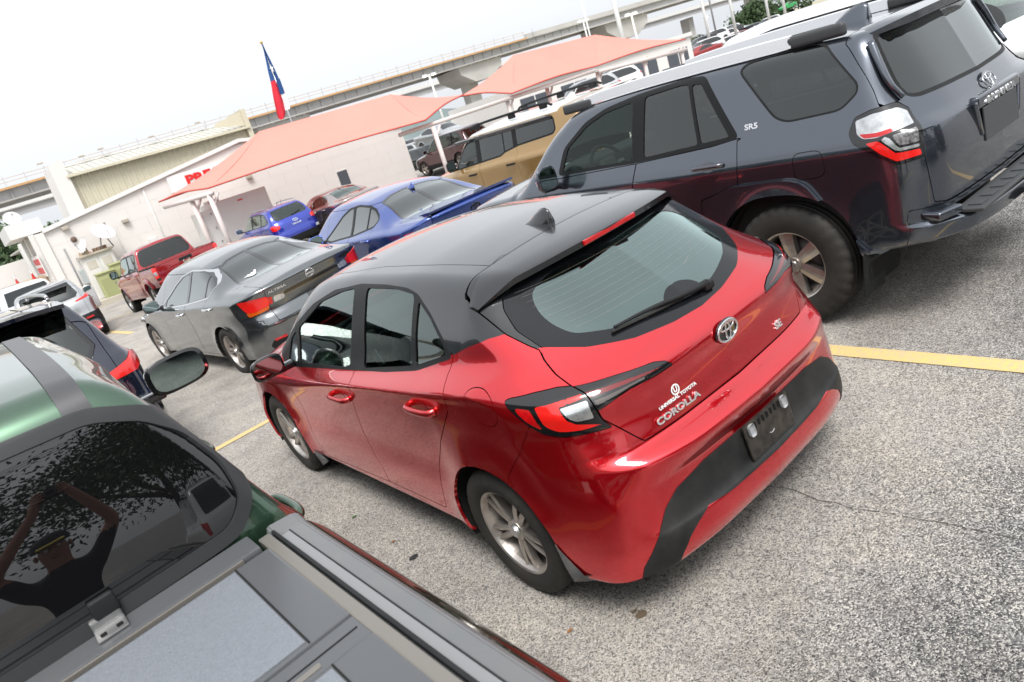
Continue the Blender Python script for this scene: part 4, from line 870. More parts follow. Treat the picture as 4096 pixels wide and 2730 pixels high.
def gen_car(name, label, cat_, M, body, h, pnt, band, panes, inset=.022, rear=None, rear_kind='xz', rear_glass=None, ws=None, lid=None, lamps=(), doors=(), door_z=.30, arches=(), wl=None, wheel=None, trim=None, lower=None, mirrors=None, handles=(), fin=None, seats=None, dash=None, zf=.32, belt=.98, hand_m=None, roof_m=None, roof_z=None, lite=False, group=None, plate=None, iw=.66, pane_inset=.005, windows_m=GPR, frame_m=None, mirror_m=None, front=None):
    c = Car(name, label, cat_, M, body, h, group); R = c.root
    for (y, z, r) in arches: c.cut(f_circ(y, z, r)); liner(c, y, z, r*1.02, .45, body.box[0][1]-.2)
    bf = f_yz(smooth_poly(band, .04)); bd = c.cut(bf)
    if trim: tr_, bd = c.cut(lambda P: -(bf(P)+.011), 0, bd); c.sided('window_trim', tr_, trim, .01, -.002)
    for (nm, y0, y1, g_) in panes:
        g, bd = c.cut(lambda P: np.maximum(np.maximum(bf(P)+inset, y0-P[:, 1]), P[:, 1]-y1), 0, bd); c.sided(nm, g, g_, .003, pane_inset)
    c.sided('window_frame', bd, frame_m or mat('frame_black', (.016, .017, .019), .38), .012)
    if ws: c.out('windscreen', c.cut(f_xy(ws, belt), .004), GLT, .003, .003)
    if rear:
        fr = f_xy(rear, belt+.03) if rear_kind == 'xy' else f_xz(rear, 1.2)
        g = c.cut(fr, .004); gi, gb = c.cut(lambda P: fr(P)+.03, 0, g); q = c.out('rear_window', gi, rear_glass or windows_m, .003, .003); c.out('window_border', gb, GBK, .008, 0, q)
    for (nm, poly, m_, kind, lift) in lamps:
        f = {'sz': f_sz, 'xz': lambda q_: f_xz(q_, .9), 'yz': f_yz}[kind](smooth_poly(poly, .01)); c.sided(nm, c.cut(f, .002), m_, .012, -lift)
    if lower:
        for (nm, fld, m_) in lower: c.out(nm, c.cut(fld), m_, .01, -.003)
    if lid:
        xw, z0, y1 = lid; c.out('tailgate' if rear_kind == 'xz' else 'boot_lid', c.cut(lambda P: np.maximum(np.maximum(np.abs(P[:, 0])-xw, z0-P[:, 2]), P[:, 1]-y1), .006), pnt, .014)
    for (nm, y0, y1) in doors:
        f = lambda P: np.maximum(polydist(P[:, 1:3], smooth_poly([(y0, door_z), (y1, door_z), (y1+.04, .75), (y1, 1.75), (y0, 1.75), (y0+.04, .75)], .06)), 0.2-np.abs(P[:, 0]))
        c.sided(nm, c.cut(lambda P: np.maximum(f(P), P[:, 2]-(belt+.35)), .005), pnt, .012)
    if roof_m: c.out('roof', c.cut(roof_z), roof_m, .01)
    c.out('body_shell', c.pc, pnt, .012)
    if wheel: wheels(c, wheel[0], *wheel[1:], lite=lite)
    if mirrors:
        for s in (-1, 1): mirror(c, s, s*mirrors[0], mirrors[1], mirrors[2], *(mirrors[3] if len(mirrors) > 3 else ()), cap_m=mirror_m or pnt)
    for (y, z) in handles:
        for s in (-1, 1): handle(c, s, y, z, hand_m or pnt, .2, False)
    if fin: shark_fin(c, fin, pnt)
    if seats: interior(c, seats[0][1]-.6, dash or 3.2, zf, belt, iw, seats, (dash-.2) if dash else None)
    underbody(c, .25, body.box[1][1]-.35, iw, body.zb+.02, body.zb+.2)
    return c
LSILV = paint('silver_paint', (.50, .51, .52), .3, .85, .25, .6)
def build_altima():
    GRY = paint('gunmetal_paint', (.155, .17, .178), .16, .88, .1, .45)
    c = gen_car('grey_sedan', 'gunmetal grey sedan with white sticker on its rear window', 'car', near_matrix(1.038, 6.819, -.20, .105, .02, .02), altima_body(), .024, GRY,
        [(3.08, .955), (2.78, 1.10), (2.55, 1.22), (2.32, 1.31), (2.0, 1.365), (1.6, 1.352), (1.4, 1.312), (1.22, 1.245), (1.09, 1.175), (1.25, 1.055), (2.0, .985), (2.8, .935)],
        [('front_window', 2.06, 2.88, glass('glass_tint', (.13, .14, .15), 1.55, 1.3)), ('rear_window', 1.40, 1.98, MATS['glass_tint']), ('rear_vent_window', .9, 1.37, MATS['glass_tint'])], rear=[(0, 1.52), (.30, 1.50), (.46, 1.42), (.49, 1.15), (.56, .76), (.52, .70), (.3, .62), (0, .60)], rear_kind='xy', rear_glass=glass('glass_back', (.015, .015, .017), 1.6, 1.25), trim=CHR, frame_m=GBK,
        ws=[(0, 3.02), (.45, 3.0), (.66, 3.65), (.4, 3.78), (0, 3.8)], doors=(('front_door', 2.03, 3.02), ('rear_door', 1.28, 2.015)), door_z=.29, arches=((1.1, .335, .372), (3.925, .335, .372)),
        lamps=(('tail_lamp', [(1.22, 1.0), (1.12, .86), (.98, .84), (.71, .86), (.70, .965), (.95, .99)], LRDB, 'sz', .008), ('lamp_amber', [(1.13, .855), (1.10, .80), (.76, .815), (.72, .855)], LAMB, 'sz', .008), ('reversing_lens', [(.53, .94), (.40, .915), (.40, .865), (.54, .86)], LCLR, 'xz', .008), ('inner_lens', [(.69, .962), (.545, .942), (.555, .862), (.69, .862)], LRED, 'xz', .008)),
        lower=(('trunk_band', f_xz([(-1, .938), (.36, .938), (.40, .92), (.40, .90), (-1, .888)], .4), GBK), ('bumper_valance', f_xz([(-1, .10), (.62, .10), (.78, .40), (.74, .46), (.55, .44), (.45, .36), (-1, .36)], .6), BLK)),
        lid=(.60, .66, .58), wheel=([(s*.905, y) for s in (-1, 1) for y in (1.1, 3.925)], 'five', .335, .232, .215), mirrors=(1.0, 3.0, 1.02), handles=((1.22, .945), (2.28, .865)), hand_m=CHR, seats=[(-.37, 2.3, .5), (.37, 2.3, .5), (0, 1.45, 1.2)], dash=3.4)
    p_, n_ = c.on(0, z=1.0, rear=True, lift=.004); emblem_bar(c.root, frame(p_, n_), .115)
    p_, n_ = c.on(-.46, z=1.0, rear=True, lift=.004); text('badge_text', 'ALTIMA', .045, frame(p_, n_), CHR, c.root, .002, .0015, 1.5)
    for k in range(3): p_, n_ = c.on(0, z=.80-.02*k, rear=True, lift=.003); box('plate_rib', p_, (.26, .006, .005), BLK, c.root)
    for x in (-.09, 0, .09): p_, n_ = c.on(x, z=.70, rear=True, lift=.003); box('plate_screw', p_, (.014, .008, .014), BLK, c.root, .003)
    for s in (-1, 1): p_, n_ = c.on(s*.66, z=.46, rear=True, lift=.004); b = box('rear_reflector', (0, 0, 0), (.15, .03, .008), LRED, c.root, .003); b.matrix_local = frame(p_, n_, roll=0)
    # white smile-shaped sticker on the rear glass
    st = [(-.11, .02), (-.06, .0), (-.03, -.035), (.0, -.045), (.05, -.03), (.09, .015), (.12, .055), (.10, .06), (.06, .03), (.03, .035), (.0, .02), (-.03, .035), (-.06, .022)]
    P0 = []
    for a, b in st: x = -.33+a*.9; y = .86+b*1.4; P0.append((x, y, float(c.B.T(np.array([x]), np.array([y]))[0])+.004))
    link('window_sticker', npmesh('window_sticker', P0, [tuple(range(len(P0)))], None, False), c.root, WHT)
def build_camry():
    BLU = paint('blue_paint', (.035, .085, .36), .2, .7, .08, .45)
    c = gen_car('blue_sedan', 'metallic blue sedan with a small rear spoiler between grey sedan and grey SUV', 'car', near_matrix(2.95, 5.85, -.18, -.03, 0, -.02), camry_body(), .026, BLU,
        [(3.12, .955), (2.80, 1.12), (2.5, 1.27), (2.25, 1.345), (1.95, 1.365), (1.6, 1.335), (1.4, 1.28), (1.25, 1.21), (1.20, 1.15), (1.35, 1.07), (2.0, .99), (2.8, .935)],
        [('front_window', 2.12, 3.0, MATS['glass_tint']), ('rear_window', 1.58, 2.05, MATS['glass_tint']), ('rear_vent_window', 1.0, 1.55, MATS['glass_tint'])], rear=[(0, 1.56), (.32, 1.54), (.50, 1.46), (.53, 1.2), (.61, .80), (.57, .72), (.3, .64), (0, .62)], rear_kind='xy', rear_glass=MATS['glass_back'], ws=[(0, 3.02), (.45, 3.0), (.66, 3.65), (.4, 3.78), (0, 3.8)],
        doors=(('front_door', 2.10, 3.02), ('rear_door', 1.36, 2.085)), door_z=.29, arches=((1.12, .335, .375), (3.94, .335, .372)), lamps=(('tail_lamp', [(1.33, .955), (1.15, .90), (.95, .885), (.70, .90), (.62, .935), (.9, .955), (1.1, .975)], LRDB, 'sz', .008), ('lamp_strip', [(.66, .94), (.40, .93), (.40, .915), (.66, .91)], LRED, 'xz', .006)),
        lid=(.62, .66, .60), wheel=([(s*.905, y) for s in (-1, 1) for y in (1.12, 3.94)], 'seven', .335, .232, .215), mirrors=(1.0, 3.0, 1.02), handles=((1.5, .93), (2.3, .90)), seats=[(-.37, 2.3, .5), (.37, 2.3, .5), (0, 1.45, 1.2)], dash=3.4, fin=1.48)
    p_, n_ = c.on(0, z=.99, rear=True, lift=.004); emblem_ovals(c.root, frame(p_, n_), .14, GBK, False)
    V = []
    for x in np.linspace(-.66, .66, 21):
        e = 1-abs(x)/.66*.25; V += [(x, .30, 1.122), (x, .10, 1.138+.008*e), (x, .02, 1.142+.008*e), (x, .035, 1.122), (x, .12, 1.10)]
    F = [(i*5+j, i*5+(j+1) % 5, i*5+5+(j+1) % 5, i*5+5+j) for i in range(20) for j in range(5)] + [(0, 1, 2, 3, 4), (100, 101, 102, 103, 104)]
    me = npmesh('boot_spoiler', V, F, None, False); bm = bmesh.new(); bm.from_mesh(me); bmesh.ops.recalc_face_normals(bm, faces=bm.faces); bm.to_mesh(me); bm.free(); link('boot_spoiler', me, c.root, BLU)
def build_lc():
    TAN = paint('tan_paint', (.36, .215, .065), .3, .5, .25, .7); WRF = mat('white_roof_paint', (.62, .63, .62), .25, .1, .8)
    c = gen_car('tan_suv', 'boxy tan off-road SUV with a pale roof behind the grey SUV', 'suv', near_matrix(6.96, 6.92, -.38, .07, -.007, .007), lc_body(), .032, TAN,
        [(3.55, 1.225), (3.25, 1.56), (3.10, 1.66), (2.8, 1.71), (.80, 1.735), (.70, 1.68), (.68, 1.48), (.76, 1.42), (1.62, 1.385), (2.0, 1.33), (2.12, 1.285), (3.4, 1.235)],
        [('front_window', 2.80, 3.42, GLT), ('rear_window', 2.02, 2.68, GPR), ('rear_vent_window', 1.76, 2.0, GPR), ('cargo_window', .6, 1.66, GPR)], inset=.03, rear=[(-1, 1.36), (.68, 1.36), (.70, 1.42), (.64, 1.72), (-1, 1.735)], ws=[(0, 3.12), (.58, 3.08), (.70, 3.5), (.5, 3.6), (0, 3.62)], frame_m=mat('frame_black', (.016, .017, .019), .38),
        doors=(('front_door', 2.72, 3.55), ('rear_door', 1.66, 2.70)), door_z=.46, arches=((1.12, .40, .46), (3.97, .40, .46)), lamps=(('tail_lamp', [(1.13, 1.22), (1.06, .92), (.93, .92), (.93, 1.22)], LRED, 'sz', .01),), lid=(.70, .74, .45),
        lower=(('sill_cladding', lambda P: P[:, 2]-.47, BLK),), wheel=([(s*.96, y) for s in (-1, 1) for y in (1.12, 3.97)], 'truck6', .40, .235, .26), mirrors=(1.08, 3.32, 1.36, (.20, .20, .12)), handles=((1.85, 1.13), (2.95, 1.10)), hand_m=BLK, mirror_m=GBK, seats=[(-.4, 2.6, .54), (.4, 2.6, .54), (0, 1.7, 1.3)], dash=3.5, zf=.55, belt=1.22, iw=.78,
        roof_m=WRF, roof_z=lambda P: np.interp(P[:, 1], [0, .55, .62, 3.1, 3.6, 3.7], [1.83, 1.83, 1.745, 1.745, 1.28, 2.5]) - P[:, 2])
    R = c.root
    for y in (1.12, 3.97):
        for s in (-1, 1):
            a = np.linspace(-.2, math.pi+.2, 22); pts = [(s*.985, y+.50*math.cos(t)*(1.05), .40+.50*math.sin(t)) for t in a]; V, F = tube_mesh(pts, .045, 6); V[:, 0] = s*.97+(V[:, 0]-s*.985)*.7; link('wheel_arch_flare', npmesh('wheel_arch_flare', V, F), R, BLK)
    for s in (-1, 1):
        tube('roof_rail', cat([(s*.66, .75, 1.86), (s*.66, .95, 1.915), (s*.665, 1.8, 1.925), (s*.66, 2.75, 1.91), (s*.65, 2.95, 1.85)], 6), .022, BLK, R)
        for y in (.95, 1.75, 2.75): box('rail_foot', (s*.66, y, 1.87), (.05, .16, .07), BLK, R, .015)
    for s in (-1, 1): box('window_visor', (s*.775, 2.05, 1.70), (.05, 2.6, .06), mat('visor_smoke', (.03, .031, .035), .1, 0, 1), R, .012, Matrix.Rotation(s*.3, 3, 'Y'))
    V = []
    for x in np.linspace(-.66, .66, 13): V += [(x, .32, 1.80-.04*x*x), (x, .06, 1.82-.05*x*x), (x, .05, 1.795-.05*x*x), (x, .30, 1.745)]
    F = [(i*4+j, i*4+(j+1) % 4, i*4+4+(j+1) % 4, i*4+4+j) for i in range(12) for j in range(4)] + [(0, 1, 2, 3), (48, 49, 50, 51)]
    me = npmesh('roof_spoiler', V, F, None, False); bm = bmesh.new(); bm.from_mesh(me); bmesh.ops.recalc_face_normals(bm, faces=bm.faces); bm.to_mesh(me); bm.free(); sp = link('roof_spoiler', me, R, WRF); box('high_brake_lamp', (0, .055, 1.785), (.35, .01, .02), LRED, sp)
    shark_fin(c, .95, WRF, 1.83, 1.3)
SUVBAND = lambda L, H, bl: [(L*.735, bl-.04), (L*.60, H-.13), (L*.53, H-.085), (1.3, H-.075), (.85, H-.12), (.55, bl+.20), (.50, bl+.10), (.75, bl+.045), (L*.5, bl-.01)]
def simple_suv(name, label, M, pnt, L=4.6, w=.925, H=1.68, bl=1.08, h=.045, rgk=None, lamps=None, style='five', low=True, gl=None, group=None, lite=True, badge=None, clad=.47):
    B = suv_body(L, w, H, (.30, .75), bl); g = gl or GPR; zh = H-.10
    c = gen_car(name, label, 'suv', M, B, h, pnt, SUVBAND(L, H, bl), [('front_window', L*.485, L*.70, GLS), ('rear_window', L*.28, L*.465, g), ('cargo_window', .4, L*.262, g)], rear=[(-1, bl+.08), (w*.62, bl+.08), (w*.70, bl+.16), (w*.60, zh), (-1, zh+.015)], rear_glass=rgk or g,
        ws=[(0, L*.60), (w*.5, L*.595), (w*.7, L*.72), (0, L*.75)], doors=(('front_door', L*.475, L*.70), ('rear_door', L*.27, L*.472)), door_z=.36, arches=((L*.205, .355, .395), (L*.79, .355, .395)), lamps=lamps or (('tail_lamp', [(1.30, bl+.02), (1.22, bl-.10), (1.05, bl-.14), (.80, bl-.10), (.80, bl-.01), (1.05, bl+.035)], LRDB, 'sz', .008),),
        lower=((('bumper_cladding', lambda P: P[:, 2]-clad, BLK),) if low else None), lid=(w*.74, .66, .42), wheel=([(s*(w-.01), y) for s in (-1, 1) for y in (L*.205, L*.79)], style, .355, .235, .225), mirrors=(w+.10, L*.665, bl+.06), handles=((L*.30, bl-.13), (L*.505, bl-.16)), seats=[(-.38, L*.5, .5), (.38, L*.5, .5), (0, L*.32, 1.25)], dash=L*.72, zf=.42, belt=bl-.03, iw=.68, lite=lite, group=group)
    return c
def build_bg_cars():
    # silver crossover on the left with dark lower body
    c = simple_suv('silver_crossover', 'silver crossover with black lower bumper parked left of the red pickup', near_matrix(-.72, 19.3, -.39, -.06, -.02, 0), LSILV, 4.6, .925, 1.68, 1.10, .05, GPR, (('tail_lamp', [(1.32, 1.16), (1.20, 1.09), (1.0, 1.075), (.62, 1.06), (.62, 1.09), (.95, 1.125), (1.15, 1.175)], LRDB, 'sz', .01), ('lamp_lower', [(1.28, 1.10), (1.15, 1.03), (.98, 1.02), (.98, 1.065), (1.18, 1.08)], LCLR, 'sz', .008)), clad=.70)
    for s in (-1, 1): p_, n_ = c.on(s*.62, z=.60, rear=True, lift=.004); box('rear_reflector', p_, (.2, .03, .04), LRED, c.root)
    V = [(-.55, .42, 1.665), (.55, .42, 1.665), (.5, .2, 1.64), (-.5, .2, 1.64), (-.55, .42, 1.63), (.55, .42, 1.63), (.5, .2, 1.615), (-.5, .2, 1.615)]; link('roof_spoiler', npmesh('roof_spoiler', V, [(0, 3, 2, 1), (4, 5, 6, 7), (3, 7, 6, 2), (0, 4, 7, 3), (1, 2, 6, 5)], None, False), c.root, LSILV)
    # dark blue SUV ahead of the green pickup
    NAV = paint('navy_paint', (.010, .015, .034), .15, .5, .05, .4)
    c = simple_suv('navy_suv', 'dark navy SUV in front of the green pickup with a broad rear window', near_matrix(-2.19, 4.95, .01, .016, -.02, 0), NAV, 4.95, .96, 1.71, 1.08, .032, glass('glass_navy_back', (.11, .11, .12), 1.55, 1.3), (('tail_lamp', [(1.38, 1.06), (1.28, .95), (1.05, .92), (.72, .93), (.72, 1.0), (1.0, 1.03), (1.2, 1.075)], LRDB, 'sz', .012),), low=False)
    R = c.root
    V = []
    for x in np.linspace(-.62, .62, 15): e = (abs(x)/.62)**2; V += [(x, .62, 1.70-.03*e), (x, .26+.03*e, 1.695-.05*e), (x, .27+.03*e, 1.66-.05*e), (x, .6, 1.64-.03*e)]
    F = [(i*4+j, i*4+(j+1) % 4, i*4+4+(j+1) % 4, i*4+4+j) for i in range(14) for j in range(4)] + [(0, 1, 2, 3), (56, 57, 58, 59)]
    me = npmesh('roof_spoiler', V, F, None, False); bm = bmesh.new(); bm.from_mesh(me); bmesh.ops.recalc_face_normals(bm, faces=bm.faces); bm.to_mesh(me); bm.free(); link('roof_spoiler', me, R, NAV)
    for s in (-1, 1): tube('roof_rail', cat([(s*.58, .8, 1.70), (s*.58, 1.0, 1.745), (s*.58, 2.6, 1.75), (s*.57, 2.8, 1.70)], 6), .017, SLV, R)
    for k in range(4): pts = [(-.36+.24*k, y, float(c.B.T(np.array([-.36+.24*k]), np.array([y]))[0])+.001) for y in np.linspace(.75, 2.3, 10)]; V, F = tube_mesh(pts, .012, 6); V[:, 2] -= .006; link('roof_bead', npmesh('roof_bead', V, F), R, NAV)
    pts = [c.on(x, z=z, rear=True)[0]+np.array([0, -.02, .0]) for x, z in ((0, 1.19), (.2, 1.21), (.42, 1.24))]; tube('wiper_arm', cat(pts, 4), .009, BLK, R)
    # bright blue small SUV
    VBL = paint('bright_blue_paint', (.012, .035, .38), .24, .5, .1, .5)
    c = simple_suv('blue_small_suv', 'small bright blue SUV standing in front of the white wall', near_matrix(7.08, 22.39, -.76, .05, 0, 0), VBL, 4.04, .885, 1.57, 1.05, .05, GLS, (('tail_lamp', [(1.16, 1.02), (1.10, .86), (.93, .84), (.68, .88), (.70, .98), (.95, 1.02)], LRDB, 'sz', .012),), clad=.50, gl=GLS)
    p_, n_ = c.on(0, z=.98, rear=True, lift=.006); emblem_h(c.root, frame(p_, n_), .17); p_, n_ = c.on(0, z=.86, rear=True, lift=.006); text('badge_text', 'VENUE', .07, frame(p_, n_), CHR, c.root, .003, .002, 1.6)
    for s in (-1, 1):
        tube('roof_rail', cat([(s*.52, .6, 1.56), (s*.52, .8, 1.605), (s*.52, 2.0, 1.605), (s*.52, 2.2, 1.56)], 5), .016, SLV, c.root); p_, n_ = c.on(s*.68, z=.56, rear=True, lift=.005); box('fog_lamp', p_, (.14, .04, .09), LCLR, c.root, .02)
    tube('rod_antenna', [(0, .62, 1.56), (0, .50, 1.74)], .006, BLK, c.root)
    pts = [c.on(x, z=z, rear=True)[0]+np.array([0, -.02, .0]) for x, z in ((0, 1.16), (.2, 1.18), (.36, 1.22))]; tube('wiper_arm', cat(pts, 4), .01, BLK, c.root)
    # silver sedan by the wall
    def sedan(name, label, M, pnt, h=.05, gl=GLS, group=None, L=4.7, H=1.44, style='five'):
        return gen_car(name, label, 'car', M, sedan_body(L, .90, H), h, pnt, [(L*.63, H-.485), (L*.56, H-.30), (L*.49, H-.16), (L*.42, H-.085), (1.7, H-.09), (1.4, H-.16), (1.2, H-.25), (1.3, H-.375), (2.4, H-.46)], [('front_window', L*.445, L*.61, gl), ('rear_window', 1.52, L*.428, gl), ('rear_vent_window', 1.0, 1.49, gl)], rear=[(0, 1.5), (.46, 1.42), (.54, .74), (0, .62)], rear_kind='xy', rear_glass=gl, ws=[(0, L*.62), (.45, L*.615), (.64, L*.745), (0, L*.77)], frame_m=GBK,
            doors=(('front_door', L*.435, L*.62), ('rear_door', 1.3, L*.43)), door_z=.29, arches=((L*.225, .325, .362), (L*.80, .325, .362)), lamps=(('tail_lamp', [(1.22, .93), (1.12, .80), (.75, .80), (.72, .92)], LRDB, 'sz', .008),), lid=(.58, .62, .56), wheel=([(s*.89, y) for s in (-1, 1) for y in (L*.225, L*.80)], style, .325, .225, .205), mirrors=(.98, L*.615, H-.42), handles=((1.45, H-.53), (L*.47, H-.56)), seats=[(-.36, L*.48, .5), (.36, L*.48, .5), (0, 1.5, 1.15)], dash=L*.70, belt=H-.47, lite=True, group=group, fin=1.55)
    sedan('silver_sedan', 'silver sedan tinged red by the canopy, behind the blue sedan', near_matrix(9.15, 21.2, -.80, .03, 0, 0), paint('silver_canopy_reflection', (.40, .34, .33), .2, .85, .1, .5))  # the canopy's red reflection is put into the paint colour
    # cars by the far right and behind the tan SUV
    simple_suv('maroon_suv', 'dark maroon SUV half hidden behind the tan SUV', near_matrix(18.6, 26.6, -.95, .12, 0, 0), paint('maroon_paint', (.06, .008, .010), .2, .6, .1, .5), 4.7, .94, 1.70, 1.08, .06, gl=GLS)
    simple_suv('white_crossover', 'white crossover parked nose-out beyond the grey SUV at the right edge', near_matrix(6.55, 4.55, -.10, math.pi-.05, 0, 0), mat('white_paint', (.70, .71, .72), .25, 0, 1), 4.8, .95, 1.78, 1.16, .045, gl=GPR)
    return sedan
build_altima(); build_camry(); build_lc(); SEDAN = build_bg_cars()
# ------------------------------------------------------------------ pickups
def bed_side(car, side, y0, y1, z0, z1, x, ay, ar, pnt, az=.40, bulge=.06, tuck=.03, top=.02):
    """outer bed panel with a bulge round the wheel opening"""
    Y = np.linspace(y0, y1, 70); Zs = np.linspace(z0, z1, 40); yy, zz = np.meshgrid(Y, Zs, indexing='ij'); yy, zz = yy.ravel(), zz.ravel()
    def X(y, z):
        r = np.hypot(y-ay, z-az); b = bulge*np.clip((ar+.17-r)/.12, 0, 1)**1.5
        return side*(x + b - tuck*((z-.85)/.45)**2 - top*np.clip((z-(z1-.20))/.20, 0, 1)**2.2)
    P = np.stack([X(yy, zz), yy, zz], 1); e = 1e-3; dx = (X(yy+e, zz)-X(yy-e, zz))/(2*e); dz = (X(yy, zz+e)-X(yy, zz-e))/(2*e)
    N = side*np.stack([np.ones_like(dx), -dx, -dz], 1); N /= np.linalg.norm(N, axis=1)[:, None]
    i = np.arange(len(Y)*len(Zs)).reshape(len(Y), len(Zs)); a, b, c_, d = (q.ravel() for q in (i[:-1, :-1], i[1:, :-1], i[1:, 1:], i[:-1, 1:]))
    T = np.concatenate([np.stack([a, b, c_], 1), np.stack([a, c_, d], 1)]); 
    if side < 0: T = T[:, ::-1]
    _, out = split(Piece(P, N, T), np.hypot(P[:, 1]-ay, P[:, 2]-az)-ar); emit('bed_side', out, pnt, car.root, .02)
    V, F = lathe_mesh([(side*(x-.02), ar*1.03), (side*.5, ar*1.03), (side*.5, .02)], 26, 'x', -.3, math.pi+.3); link('wheel_arch_liner', npmesh('wheel_arch_liner', np.array(V)+np.array([0, ay, az]), F), car.root, GAP)
def cab(name, label, M, pnt, y0, L, w, H, bl, h, rearp, side_gl, back_gl, lite=False, handles=(), mir=None):
    """crew cab standing y0 in front of the tailgate"""
    B0 = cab_body(L, w, H, bl); c = Car(name, label, 'pickup', M, None, 0); R = c.root
    q = Car.__new__(Car); q.root = R; q.B = B0; q.pc = B0.mesh(h)
    sh = lambda pc: Piece(pc.P + np.array([0, y0, 0]), pc.N, pc.T)
    fa = L-.92; q.cut(f_circ(fa, .40, .44))
    bf = f_yz(smooth_poly([(2.42, bl-.035), (1.98, H-.20), (1.80, H-.145), (1.4, H-.125), (.40, H-.13), (.22, H-.20), (.16, bl+.05), (.22, bl-.0)], .05)); bd = q.cut(bf)
    for nm, a, b, g_ in (('front_window', 1.20, 2.28, side_gl[0]), ('rear_window', .1, 1.10, side_gl[1])):
        g, bd = q.cut(lambda P: np.maximum(np.maximum(bf(P)+.025, a-P[:, 1]), P[:, 1]-b), 0, bd); q.sided(nm, sh(g), g_, .003, .005)
    q.sided('window_frame', sh(bd), mat('frame_black', (.016, .017, .019), .38), .012)
    q.out('windscreen', sh(q.cut(f_xy([(0, 1.96), (.56, 1.92), (.72, 2.45), (.4, 2.56), (0, 2.58)], bl+.02), .004)), GLT, .003, .003)
    fr = f_xz(smooth_poly(rearp, .03), .6); fo = q.cut(lambda P: fr(P)-.035); gi, gb = q.cut(fr, 0, fo)
    bg_ = q.out('back_window', sh(gi), back_gl, .003, .004); q.out('window_seal', sh(gb), mat('seal_grey', (.03, .032, .034), .42), .02, -.006, bg_)
    for nm, a, b in (('front_door', 1.15, 2.30), ('rear_door', .20, 1.135)):
        f = lambda P: np.maximum(polydist(P[:, 1:3], smooth_poly([(a, .52), (b, .52), (b, H), (a, H)], .06)), .3-np.abs(P[:, 0])); q.sided(nm, sh(q.cut(lambda P: np.maximum(f(P), P[:, 2]-(bl-.01)), .006)), pnt, .012)
    q.out('cab_shell', sh(q.pc), pnt, .014)
    for y, z in handles:
        for s in (-1, 1):
            o_ = handle(q, s, y, z, pnt, .22, False)
    for o in [o for o in R.children if o.name.startswith('door_handle')]: o.matrix_basis = Matrix.Translation((0, y0, 0)) @ o.matrix_basis
    if mir:
        for s in (-1, 1): mirror(q, s, s*mir[0], y0+mir[1], mir[2], mir[3], mir[4], .13, mir[5] if len(mir) > 5 else GBK)
    V, F = None, None
    for s in (-1, 1):
        V, F = lathe_mesh([(s*(w-.02), .455), (s*.5, .455), (s*.5, .02)], 26, 'x', -.3, math.pi+.3); link('wheel_arch_liner', npmesh('wheel_arch_liner', np.array(V)+np.array([0, y0+fa, .40]), F), R, GAP)
    interior(c, y0+.12, y0+2.5, .62, bl-.02, w-.16, [(-.42, y0+1.5, .54), (.42, y0+1.5, .54), (0, y0+.72, 1.3)], y0+2.3, -.42)
    box('underbody', (0, y0+.9, .52), (1.3, 4.2, .16), GAP, R)
    c.q = q; c.fa = fa+y0
    return c
def build_frontier():
    PR = paint('pickup_red_paint', (.40, .010, .016), .22, .75, .1, .5)
    c = cab('red_pickup', 'dark red crew-cab pickup parked beside the white wall cabinets', near_matrix(2.635, 19.237, -.43, .064, -.044, 0), PR, 1.62, 3.68, .90, 1.80, 1.20, .045, [(-1, 1.25), (.66, 1.25), (.70, 1.32), (.62, 1.62), (.5, 1.66), (-1, 1.67)], (GLS, GPR), glass('glass_pickup_back', (.12, .14, .13), 1.55, 1.0), True, ((.45, 1.08), (1.35, 1.06)), (1.06, 2.0, 1.30, .22, .22, BLK)); R = c.root
    for s in (-1, 1):
        bed_side(c, s, .12, 1.60, .62, 1.17, .91, 1.20, .43, PR, .39, .05)
        box('bed_rail', (s*.86, .86, 1.175), (.10, 1.5, .03), BLK, R, .01); box('tail_lamp', (s*.87, .10, 1.0), (.11, .06, .30), LRDB, R, .02, None, 2, True); box('lamp_clear_band', (s*.88, .072, .98), (.085, .02, .10), LCLR, R, .008)
        box('bumper_end', (s*.70, .02, .70), (.44, .16, .17), PR, R, .03)
    tg = box('tailgate', (0, .10, .95), (1.62, .075, .48), PR, R, .02, None, 3, True); box('tailgate_spoiler', (0, .095, 1.175), (1.62, .11, .035), PR, R, .012); box('gate_handle', (0, .058, 1.09), (.36, .02, .085), BLK, tg, .01)
    emblem_bar(R, frame((0, .055, 1.0), (0, -1, 0)), .17); box('rear_bumper', (0, .03, .68), (1.0, .15, .14), BLK, R, .03)
    box('bed_floor', (0, .86, .75), (1.56, 1.46, .03), BLK, R); box('high_brake_lamp', (0, 1.80, 1.745), (.34, .03, .035), LRED, R, .008)
    wheels(c, [(s*.90, y) for s in (-1, 1) for y in (1.20, c.fa)], 'truck6', .39, .235, .25, SLV, True)
